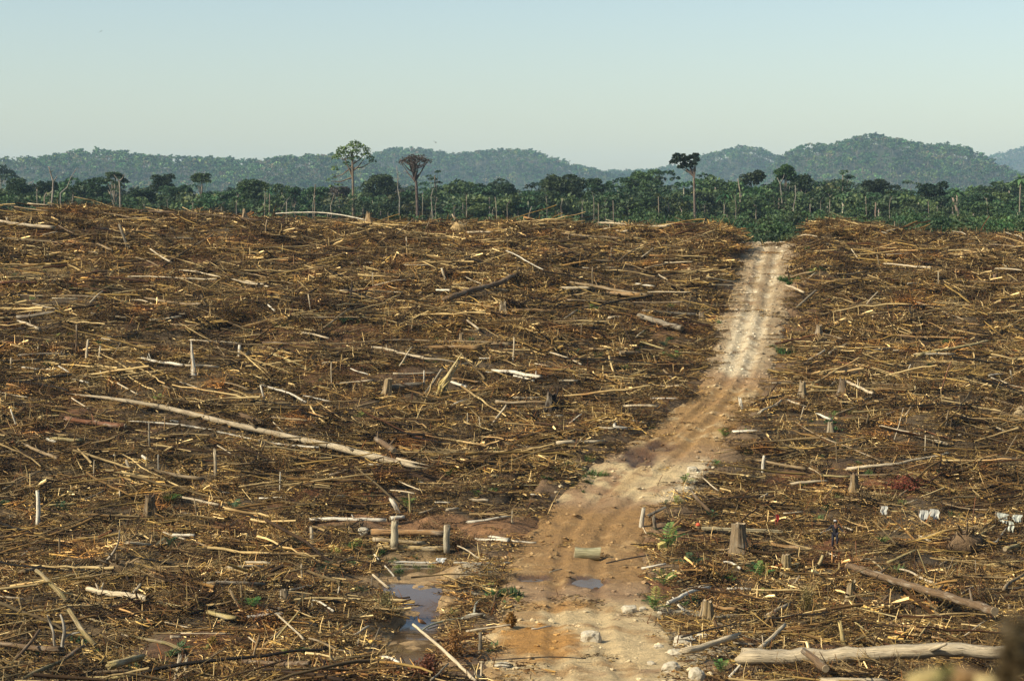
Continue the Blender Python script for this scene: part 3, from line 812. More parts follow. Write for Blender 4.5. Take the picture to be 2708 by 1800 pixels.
TL = [  # px, top, Y, crown width px, crown height px, shape, palette, label
    (45, 462, 640, 80, 60, 'round', 0, "dark round forest tree at the far left edge"),
    (118, 470, 650, 70, 50, 'round', 0, "dark forest tree behind the dead forked tree"),
    (232, 474, 660, 62, 50, 'round', 1, "rounded forest tree left of the pale trunked tree"),
    (306, 442, 600, 66, 50, 'umbrella', 0, "tall forest tree with a pale trunk and ragged dark crown"),
    (262, 458, 640, 60, 55, 'round', 0, "bushy dark tree just left of the ragged crowned tree"),
    (370, 492, 610, 70, 50, 'round', 1, "low rounded tree in the forest gap on the left"),
    (432, 452, 680, 60, 45, 'umbrella', 1, "pale green domed tree left of the flat umbrella tree"),
    (470, 480, 640, 90, 60, 'round', 0, "wide dark forest tree below the flat umbrella tree"),
    (535, 452, 620, 62, 34, 'umbrella', 0, "flat topped dark umbrella tree against the left hill"),
    (600, 492, 640, 80, 50, 'round', 0, "dark rounded tree between the umbrella tree and bright green tree"),
    (668, 466, 660, 92, 60, 'round', 2, "bright green domed tree left of centre in the forest"),
    (780, 486, 620, 55, 40, 'round', 0, "dark round crowned tree left of the tall umbrella tree"),
    (840, 482, 640, 72, 55, 'round', 1, "rounded green tree just left of the tall umbrella trunk"),
    (897, 488, 650, 55, 30, 'umbrella', 3, "greyish bare topped tree beside the tall umbrella trunk"),
    (1005, 447, 680, 92, 75, 'round', 1, "large domed tree between umbrella tree and brown crowned tree"),
    (1150, 434, 620, 58, 80, 'open', 0, "airy green tree right behind the brown crowned tree"),
    (1060, 495, 660, 60, 60, 'open', 3, "thin brownish tree left of the brown crowned tree"),
    (1215, 470, 690, 90, 60, 'round', 1, "pale domed tree right of the brown crowned tree"),
    (1285, 474, 660, 70, 60, 'round', 0, "dark tree mid forest above the leaning stake"),
    (1345, 474, 680, 60, 50, 'round', 0, "rounded tree left of the broad spreading tree"),
    (1385, 512, 600, 70, 50, 'open', 3, "brownish thin crowned tree below the spreading tree"),
    (1578, 464, 700, 58, 45, 'round', 1, "pale domed tree right of the broad spreading tree"),
    (1625, 497, 580, 62, 50, 'round', 0, "dark small crowned tree above the pale crest log"),
    (1700, 439, 700, 98, 70, 'round', 1, "large rounded tree left of the bent dark tree"),
    (1715, 500, 570, 60, 45, 'umbrella', 0, "dark flat crowned tree in front of the large rounded tree"),
    (1765, 497, 600, 60, 60, 'round', 1, "green tree just left of the bent dark trunk"),
    (1860, 462, 680, 60, 50, 'round', 1, "hazy domed tree just behind the bent dark trunk"),
    (1905, 490, 600, 70, 70, 'round', 0, "dark tree right of the bent dark trunk"),
    (1986, 434, 600, 66, 70, 'round', 1, "tall green tree right above the end of the track"),
    (2078, 428, 590, 66, 50, 'round', 1, "tall pale trunked tree, higher of the pair right of the track end"),
    (2118, 452, 610, 58, 50, 'round', 0, "tree beside the tall pale trunked one right of the track end"),
    (2060, 500, 560, 60, 60, 'open', 1, "light green young tree over the right of the track end"),
    (2172, 488, 620, 62, 50, 'umbrella', 0, "dark low crowned tree left of the airy tiered tree"),
    (2228, 440, 600, 62, 55, 'open', 0, "airy dark tree with tiered crown against the highest hill"),
    (2320, 462, 620, 78, 60, 'umbrella', 0, "wide dark crowned tree under the highest hill"),
    (2388, 492, 640, 70, 60, 'round', 0, "rounded dark tree right of the wide crowned tree"),
    (2470, 476, 600, 72, 36, 'umbrella', 0, "flat crowned dark tree left of the leaning broken trunk"),
    (2600, 500, 590, 70, 60, 'round', 0, "dark tree right of the leaning broken trunk"),
    (2655, 497, 600, 60, 60, 'round', 1, "dark rounded tree near the right edge of the forest"),
]
PAL = [(D1, D2), (G1, G2), ((0.028, 0.062, 0.020), (0.07, 0.11, 0.035)), ((0.07, 0.06, 0.045), (0.115, 0.10, 0.07))]
for i, (px, tp_, Y, w, h, sh, pal, lab) in enumerate(TL):
    pale_t = i in (3, 29, 30, 33, 34)
    if sh == 'umbrella' and i not in (8, 3): sh = 'round'
    tree("forest_tree", px, tp_, Y, w * 1.08, h * 1.25, lab, sh, PAL[pal], 24 if sh != 'open' else 18, 60 if sh != 'open' else 28, 0.33, 0.36, (0.20, 0.17, 0.13) if pale_t else (0.10, 0.08, 0.06), 7, seed=20 + i, group="single trees along the forest edge", limb_from=0.7)

def palm(px, top, Y, label, th=0.22, fr=14, flen=3.2, base_px=None, tcol=(0.22, 0.185, 0.135), dead=False):
    p = at(px, 560, Y); gz = float(H(np.array([p.x]), np.array([Y]))[0]) + CAMZ
    base = Vector((((base_px or px) - IW / 2) / FPX * Y, Y, gz)); zt = at(px, top, Y).z - gz - flen * 0.45
    root = tag(empty("palm_tree", base), label, "palm tree", "palms in the forest")
    tp = np.array([p.x - base.x, 0, zt])
    MB().tubes(trunk_path((0, 0, -1), tp, 7, 0.25), np.linspace(th, th * .75, 7), 7, tcol).build("trunk", m_bark, root, True, tcol)
    cm = MB()
    for k in range(fr):
        a = k / fr * 2 * math.pi + RNG.normal() * .15; el = RNG.uniform(-0.2, 1.1)
        t = np.linspace(0, 1, 6)[:, None]
        d = np.array([math.cos(a) * math.cos(el), math.sin(a) * math.cos(el), math.sin(el)])
        C = tp + d * flen * t + np.array([0, 0, -1.0]) * (t ** 2) * flen * 0.55
        wv = np.cross(d, [0, 0, 1]); wv /= np.linalg.norm(wv) + 1e-6
        wd = (np.array([.15, .45, .5, .42, .28, .04]) * flen * 0.28)[:, None]
        V = np.concatenate([C - wv * wd - np.array([0, 0, .12]) * wd, C, C + wv * wd - np.array([0, 0, .12]) * wd])
        ix = [[i, i + 1, 6 + i + 1, 6 + i] for i in range(5)] + [[6 + i, 7 + i, 13 + i, 12 + i] for i in range(5)]
        cm.add(V, ix, None, np.array(G1) * RNG.uniform(.8, 2.0))
    cm.build("crown", m_leaf, root)
palm(1917, 500, 430, "palm with a thin pale stem standing left of the track end", 0.16, 14, 2.6)
palm(2698, 455, 520, "tall dark palm at the right edge of the forest", 0.22, 16, 3.8)
palm(2530, 492, 540, "stocky palm crown beside the leaning broken trunk", 0.3, 16, 3.6)
palm(713, 495, 560, "slim palm left of the bare forked sapling", 0.18, 10, 2.2)
palm(1435, 532, 480, "small palm in front of the spreading tree", 0.14, 10, 2.0)

def bare_trunk(name, pts, Y, r, tcol, label, cat="dead tree", branches=(), group=None):
    tcol = tuple(0.50 * q for q in tcol); r = r * 0.75
    P = [at(a, b_, Y) for (a, b_) in pts]
    gz = float(H(np.array([P[0].x]), np.array([Y]))[0]) + CAMZ
    base = Vector((P[0].x, Y, gz))
    L = [np.array([0, 0, -0.6])] + [np.array(q - base) for q in P]
    L = [L[0]] + [l for l in L[1:] if l[2] > 0.3]
    L[0][0] = L[1][0]
    root = tag(empty(name, base), label, cat, group)
    MB().tubes(np.array(L), np.linspace(r, r * 0.45, len(L)), 7, tcol, wob=.1).build("trunk", m_bark, root, True, tcol)
    for br in branches:
        Q = np.array([np.array(at(a, b_, Y) - base) for (a, b_) in br]); Q[1:, 1] += RNG.normal(0, .8, len(Q) - 1)
        MB().tubes(Q, np.linspace(r * .55, r * .12, len(Q)), 5, tcol, cap=False).build("branch", m_bark, root, True, tcol)
    return root
WH = (0.40, 0.35, 0.28); TN = (0.27, 0.20, 0.13)
bare_trunk("dead_tree", [(136, 545), (140, 505), (141, 480), (133, 455), (129, 440)], 420, 0.34, (0.46, 0.40, 0.33), "dead grey tree with a crooked forked trunk near the left edge", branches=[[(139, 505), (120, 520), (117, 510)], [(141, 480), (150, 470), (152, 462)], [(134, 456), (140, 448)]])
bare_trunk("dead_branch_tree", [(118, 545), (118, 520), (124, 508)], 425, 0.28, (0.36, 0.27, 0.2), "short broken brown trunk left of the dead forked tree")
bare_trunk("dead_tree", [(160, 530), (160, 511), (178, 495), (187, 470), (204, 443)], 430, 0.22, (0.46, 0.42, 0.36), "slanting bare dead tree right of the dead forked tree")
bare_trunk("bare_trunk_tree", [(318, 528), (317, 500), (315, 478)], 560, 0.45, (0.48, 0.38, 0.28), "pale bare trunk in front of the ragged crowned tree", branches=[[(315, 480), (308, 470), (300, 462)], [(315, 480), (324, 470), (328, 458)]])
bare_trunk("sapling_trunk", [(758, 565), (758, 530)], 380, 0.22, WH, "pale bare forked sapling standing on the crest left of centre", branches=[[(758, 531), (751, 522), (746, 516)], [(758, 531), (766, 520), (772, 512)], [(756, 535), (742, 555), (735, 563)]])
bare_trunk("bare_trunk_tree", [(832, 575), (833, 540), (832, 512), (834, 488)], 520, 0.30, TN, "thin tan bare trunk between bright green tree and umbrella tree")
bare_trunk("bare_trunk_tree", [(712, 575), (713, 540), (713, 515)], 520, 0.26, (0.36, 0.27, 0.19), "brown bare trunk under the slim palm")
bare_trunk("bare_trunk_tree", [(1056, 560), (1057, 525), (1052, 500), (1051, 462), (1049, 440)], 560, 0.26, (0.5, 0.46, 0.38), "slender pale bare trunk left of the brown crowned tree", branches=[[(1052, 500), (1055, 480), (1054, 450)]])
bare_trunk("bare_trunk_tree", [(1117, 575), (1118, 540), (1118, 510)], 500, 0.2, (0.42, 0.36, 0.26), "thin pale trunk just right of the brown crowned tree")
bare_trunk("dead_sapling", [(1144, 588), (1143, 555), (1140, 520), (1146, 498)], 330, 0.14, (0.52, 0.45, 0.36), "thin bare sapling on the crest right of the brown crowned tree", branches=[[(1143, 550), (1136, 575), (1132, 590)]])
bare_trunk("standing_pole", [(1314, 585), (1312, 545), (1309, 521)], 255, 0.10, (0.55, 0.46, 0.33), "thin upright pale pole on the crest above the forest undergrowth")
bare_trunk("leaning_stake", [(1397, 583), (1401, 560), (1406, 546)], 262, 0.16, (0.58, 0.50, 0.38), "pale stake leaning on the crest below the spreading tree")
bare_trunk("bare_trunk_tree", [(1583, 588), (1583, 550), (1582, 537)], 300, 0.12, (0.48, 0.38, 0.26), "thin upright trunk at the left end of the pale crest log")
bare_trunk("bare_trunk_tree", [(1623, 590), (1622, 555), (1621, 530)], 420, 0.22, (0.40, 0.32, 0.24), "bare trunk below the dark small crowned tree")
bare_trunk("bare_trunk_tree", [(1742, 588), (1742, 555), (1741, 520)], 430, 0.2, (0.44, 0.34, 0.24), "pale trunk midway between pale crest log and bent dark tree")
bare_trunk("bare_trunk_tree", [(1952, 570), (1958, 535), (1957, 505), (1951, 472)], 560, 0.42, (0.50, 0.40, 0.29), "pale curved bare trunk just left of the track end")
bare_trunk("bare_trunk_tree", [(2070, 560), (2067, 520), (2063, 485), (2055, 470)], 560, 0.28, (0.52, 0.46, 0.38), "slim whitish trunk over the right side of the track end", branches=[[(2063, 485), (2072, 470), (2076, 458)]])
bare_trunk("bare_trunk_tree", [(2102, 600), (2098, 550), (2104, 520), (2103, 490)], 540, 0.26, (0.5, 0.46, 0.38), "crooked whitish trunk right of the track end")
bare_trunk("bare_trunk_tree", [(2295, 605), (2291, 560), (2289, 520)], 520, 0.26, (0.33, 0.25, 0.18), "thin brown trunk left of the thicker brown one")
bare_trunk("bare_trunk_tree", [(2316, 612), (2315, 565), (2316, 535)], 480, 0.45, (0.36, 0.25, 0.18), "thicker brown bare trunk behind the debris heap right of the track")
bare_trunk("bare_trunk_tree", [(2459, 610), (2456, 565), (2455, 532)], 540, 0.25, (0.36, 0.29, 0.2), "thin trunk left of the leaning broken trunk")
bare_trunk("broken_trunk", [(2540, 590), (2532, 560), (2524, 535), (2519, 523)], 540, 0.75, (0.50, 0.36, 0.26), "thick leaning broken trunk with a pale splintered top, right forest")
bare_trunk("bare_trunk_tree", [(2518, 570), (2520, 550), (2522, 530)], 545, 0.2, (0.5, 0.44, 0.4), "thin grey stem just left of the leaning broken trunk")
bare_trunk("standing_pole", [(2366, 607), (2366, 585)], 236, 0.10, (0.45, 0.31, 0.2), "short upright pole on the crest right of the track")
bare_trunk("bare_trunk_tree", [(2414, 610), (2413, 575), (2413, 555)], 520, 0.16, (0.42, 0.34, 0.26), "slim pale stem in the forest right of the short crest pole")

_ts = np.random.default_rng(5)
SLIM = []
for k in range(46):
    px = _ts.uniform(20, 2690); Y = _ts.uniform(400, 560)
    if any(abs(px - q) < 24 for q in SLIM + [932, 1097, 1841]): continue
    SLIM.append(px)
    top = _ts.uniform(500, 545); dx = _ts.normal(0, 5)
    o = bare_trunk("slender_tree", [(px, 600), (px + dx * .4, 570), (px + dx * .2, 545), (px + dx, top)], Y, _ts.uniform(.14, .26), tuple(np.array((.44, .37, .28)) * _ts.uniform(.6, 1.1)), None, "tree", branches=[[(px + dx, top + 4), (px + dx - 5, top - 6)], [(px + dx, top + 6), (px + dx + 5, top - 4)]], group="slender trunks along the forest edge")
    hs = at(px + dx, top, Y)
    cm = MB(); crown(cm, blob_crown(hs.x - o.location.x, 0, hs.z - o.location.z + 2.0, 3.6, 3.2, 6, 'open', _ts), 45, .26, D1, G2, _ts); cm.build("crown", m_leaf, o)
    LATE.append((o, "slender trunked tree standing", px, 575, "tree", "slender trunks along the forest edge"))
# ================================================================ LOGS, POLES, POSTS, STUMPS (each one a thing)
m_wood = wood_material("weathered_wood", 'object')
m_moss = wood_material("mossy_wood", 'object', moss=0.55)
m_cut, nt, b = material("sawn_end", 0.8)
wc = attr(nt, "wc", "Vector")
oi = nt.nodes.new("ShaderNodeObjectInfo")
ln = nt.nodes.new("ShaderNodeVectorMath"); ln.operation = 'LENGTH'; nt.links.new(wc, ln.inputs[0])
wv = nt.nodes.new("ShaderNodeMath"); wv.operation = 'SINE'
ml = nt.nodes.new("ShaderNodeMath"); ml.operation = 'MULTIPLY'; ml.inputs[1].default_value = 160; nt.links.new(ln.outputs["Value"], ml.inputs[0]); nt.links.new(ml.outputs[0], wv.inputs[0])
c = mix(nt, 1.0, oi.outputs["Color"], ramp(nt, wv.outputs[0], [(0.0, gray(0.75)), (1.0, gray(1.1))]), 'MULTIPLY')
c = mix(nt, ramp(nt, noise(nt, wc, 6, 3), [(0.5, gray(0)), (0.7, gray(.5))]), c, (0.09, 0.055, 0.03))
nt.links.new(c, b.inputs["Base Color"])

WCOL = {'w': (0.80, 0.70, 0.51), 'p': (0.62, 0.49, 0.30), 't': (0.37, 0.255, 0.125), 'b': (0.20, 0.125, 0.062), 'g': (0.29, 0.235, 0.155),
        'r': (0.235, 0.095, 0.038), 'k': (0.045, 0.032, 0.022), 'o': (0.42, 0.24, 0.085), 'm': (0.36, 0.26, 0.11), 'y': (0.50, 0.38, 0.15)}
for _k in 'tbgrom': WCOL[_k] = tuple(0.74 * q for q in WCOL[_k])
for _k in 'pwy': WCOL[_k] = tuple(0.86 * q for q in WCOL[_k])
WNAME = {'w': 'bleached white', 'p': 'pale', 't': 'tan', 'b': 'brown', 'g': 'grey', 'r': 'reddish brown', 'k': 'blackened', 'o': 'orange-brown', 'm': 'mossy', 'y': 'yellowish'}
REG = {'A1': (0, 320, 3.37), 'A2': (650, 320, 3.37), 'A3': (1300, 320, 3.37), 'A4': (2008, 320, 3.37), 'B1': (0, 740, 2.904), 'B2': (650, 740, 2.904),
       'B3': (1300, 740, 2.904), 'B4': (2008, 740, 2.904), 'C1': (0, 1240, 2.8), 'C2': (650, 1240, 2.8), 'C3': (1300, 1240, 2.8), 'C4': (2008, 1240, 2.8)}
